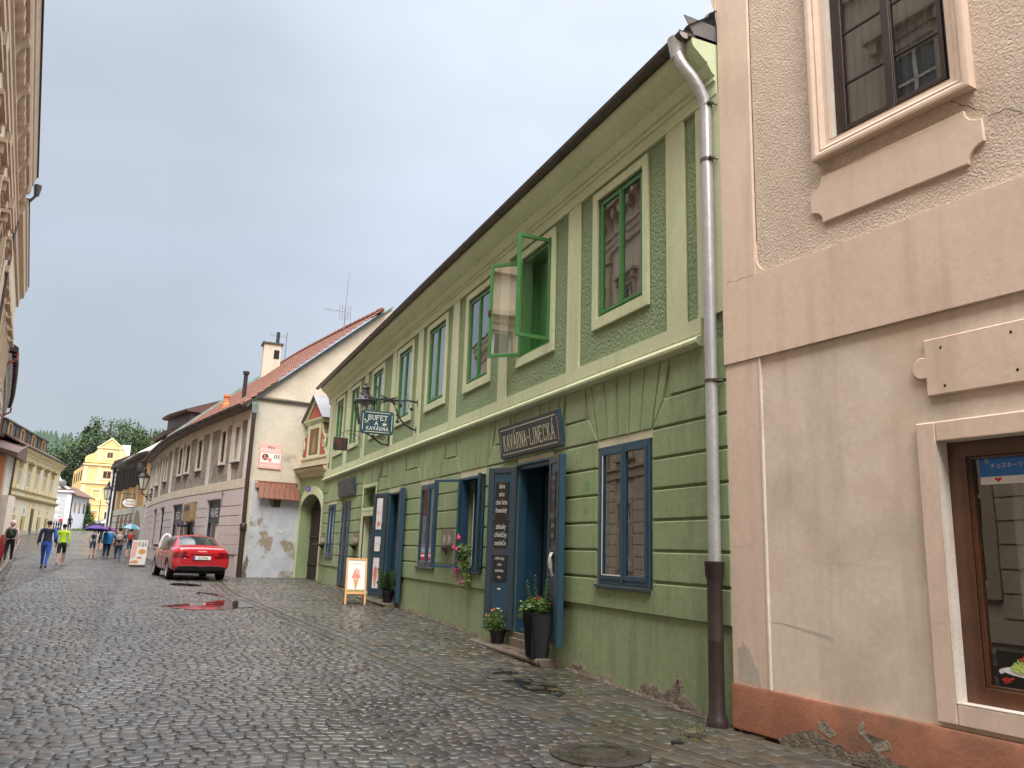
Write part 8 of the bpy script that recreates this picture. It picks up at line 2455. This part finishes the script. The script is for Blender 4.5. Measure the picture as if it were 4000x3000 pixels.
def tree(x, y, h, r, m, label, kind='leaf', n=5200, ls=.42, group='trees on the hill behind the houses'):
    z0 = hillz(x, y) if y > 127 else gz(y)
    t = thing('pine_tree' if kind == 'pine' else 'broadleaf_tree', (x, y, z0), label, 'tree', group)
    b = MB()
    b.tube([(x, y, z0 - .5), (x + .1, y, z0 + h * .3), (x - .1, y, z0 + h * .65), (x, y, z0 + h * .9)], [r * .07, r * .055, r * .035, r * .01], 7)
    clumps = []
    if kind == 'pine':
        for k in range(46):
            q = (k + 1) / 47; a = k * 2.4; rr = r * (1 - q) ** .8 * random.uniform(.6, 1.1)
            clumps.append((x + rr * .6 * cos(a), y + rr * .6 * sin(a), z0 + h * (.15 + .85 * q), rr * .55 + .3, .5 + rr * .12))
    else:
        for k in range(44):
            v = Vector((random.gauss(0, 1), random.gauss(0, 1), random.gauss(0, 1))).normalized() * random.random() ** .45
            cx, cy, cz = x + v.x * r * .85, y + v.y * r * .85, z0 + h * .58 + v.z * h * .36
            clumps.append((cx, cy, cz, r * random.uniform(.16, .34), r * random.uniform(.12, .24)))
            b.tube([(x, y, z0 + h * .35), ((x + cx) / 2, (y + cy) / 2, (z0 + h * .4 + cz) / 2), (cx, cy, cz)], [r * .03, r * .018, r * .006], 5)
    b.build('trunk', 'bark', t)
    nn = max(20, n // len(clumps))
    tot = nn * len(clumps)
    C = np.repeat(np.array(clumps), nn, 0)
    u = rng.normal(size=(tot, 3)); u /= np.linalg.norm(u, axis=1, keepdims=True); u *= rng.random((tot, 1)) ** .35
    P = C[:, :3] + u * np.stack([C[:, 3], C[:, 3], C[:, 4]], 1)
    d = rng.normal(size=(tot, 3)); d /= np.linalg.norm(d, axis=1, keepdims=True)
    e = np.cross(d, rng.normal(size=(tot, 3))); e /= np.linalg.norm(e, axis=1, keepdims=True)
    l = ls * rng.uniform(.5, 1.3, (tot, 1))
    V = np.stack([P, P + d * l * .5 + e * l * .33, P + d * l, P + d * l * .5 - e * l * .33], 1).reshape(-1, 3)
    me = bpy.data.meshes.new('crown'); me.vertices.add(tot * 4); me.vertices.foreach_set('co', V.reshape(-1).astype(np.float32))
    me.loops.add(tot * 4); me.loops.foreach_set('vertex_index', np.arange(tot * 4, dtype=np.int32))
    me.polygons.add(tot); me.polygons.foreach_set('loop_start', np.arange(0, tot * 4, 4, dtype=np.int32)); me.update(calc_edges=True)
    link('crown', me, m, t)
    return t
def dirpos(px, Y, ztop):   # world x for a bearing: slope table measured along the hill
    return px * Y
TR = [ # bearing x/y, Y, top elevation slope z-1.6 / y, radius, kind, mat, label
 (-.0885, 165, .121, 4.2, 'pine', 'crown_dark', 'dark pointed spruce left of the big broad trees'),
 (-.0800, 172, .127, 4.0, 'pine', 'crown_dark', 'tall dark spruce beside the yellow gable, second from left'),
 (-.066, 160, .140, 8.5, 'leaf', 'crown_mid', 'largest broad green tree above the yellow gabled house'),
 (-.052, 168, .136, 7.5, 'leaf', 'crown_mid', 'broad green tree right of the yellow gable peak'),
 (-.038, 172, .142, 7.5, 'leaf', 'crown_light', 'light airy tree rising over the ochre roofs'),
 (-.024, 178, .134, 7.5, 'leaf', 'crown_mid', 'rounded green tree at the right end of the wood'),
 (-.010, 185, .126, 7.0, 'leaf', 'crown_mid', 'low green tree just above the lilac house roof'),
 (-.098, 158, .112, 6.0, 'leaf', 'crown_light', 'bright green tree left of the dark spruces'),
 (-.113, 150, .100, 6.0, 'leaf', 'crown_mid', 'green tree above the white house gable'),
 (-.127, 160, .103, 6.5, 'leaf', 'crown_light', 'yellowish green tree behind the old yellow house roof'),
 (-.100, 150, .085, 6.0, 'leaf', 'crown_dark', 'dark shady tree between the white and yellow houses'),
 (-.086, 148, .098, 6.5, 'leaf', 'crown_dark', 'dark tree mass directly left of the yellow gabled house'),
 (-.074, 152, .110, 6.5, 'leaf', 'crown_dark', 'dark tree close behind the yellow gabled house'),
 (-.060, 150, .112, 6.5, 'leaf', 'crown_dark', 'dark tree behind the yellow house chimney'),
 (-.046, 152, .108, 6.5, 'leaf', 'crown_mid', 'green tree behind the orange roof of the yellow house'),
 (-.140, 165, .098, 6.0, 'leaf', 'crown_mid', 'green tree half hidden by the dormered roof'),
 (-.030, 155, .108, 6.5, 'leaf', 'crown_mid', 'green tree behind the attic of the ochre house'),
]
for bx, Y, el, r, kind, m, lab in TR:
    x = bx * Y; zt = 1.6 + el * Y; z0 = hillz(x, Y); h = max(6, zt - z0)
    tree(x, Y, h / (.98 if kind == 'pine' else .97), r, m, lab, kind, n=6500 if kind == 'leaf' else 4200, ls=.42)
# far conifer ridge: one mass nobody could count
b = MB()
V = []; 
cnt = 420
for k in range(cnt):
    y = random.uniform(330, 430); x = y * random.uniform(-.235, -.04) + random.gauss(0, 3)
    z0 = hillz(x, y) - 1; h = random.uniform(7, 12); r = h * .22
    for q in range(4):
        zz = z0 + h * q * .22
        b.lathe((x, y, zz), [(r * (1 - q * .2), 0), (.05, h * .36)], 6)
tag(b.build('far_forest', 'far_green', recalc=False), 'hazy wooded ridge far behind on the left', 'forest', kind='stuff')
# ivy on the corner of the white house
t = thing('ivy_bush', (-8.8, 112.5, 2.5), 'column of green ivy climbing between the white and yellow houses', 'bush')
b = MB(); leaf_clump(b, (-8.6, 112.8, 3.6), 1800, (.8, .8, 1.5), .22); leaf_clump(b, (-8.75, 112.8, 5.2), 500, (.35, .5, .8), .2); b.build('foliage', 'leaf', t, recalc=False)
b = MB(); b.tube([(-8.7, 113, 2.4), (-8.7, 113, 5.6)], .08, 6); b.build('stem', 'bark', t)
b = MB()
for k in range(1500):
    x, y = random.uniform(-9.6, -7.2), random.uniform(104, 121)
    z = gz(y); b.add([(x, y, z), (x + .06, y, z), (x + random.gauss(0, .03), y, z + random.uniform(.08, .3))], [(0, 1, 2)])
tag(b.build('grass_verge', 'grass', recalc=False), 'strip of short grass beside the far bend of the street', 'grass', kind='stuff')
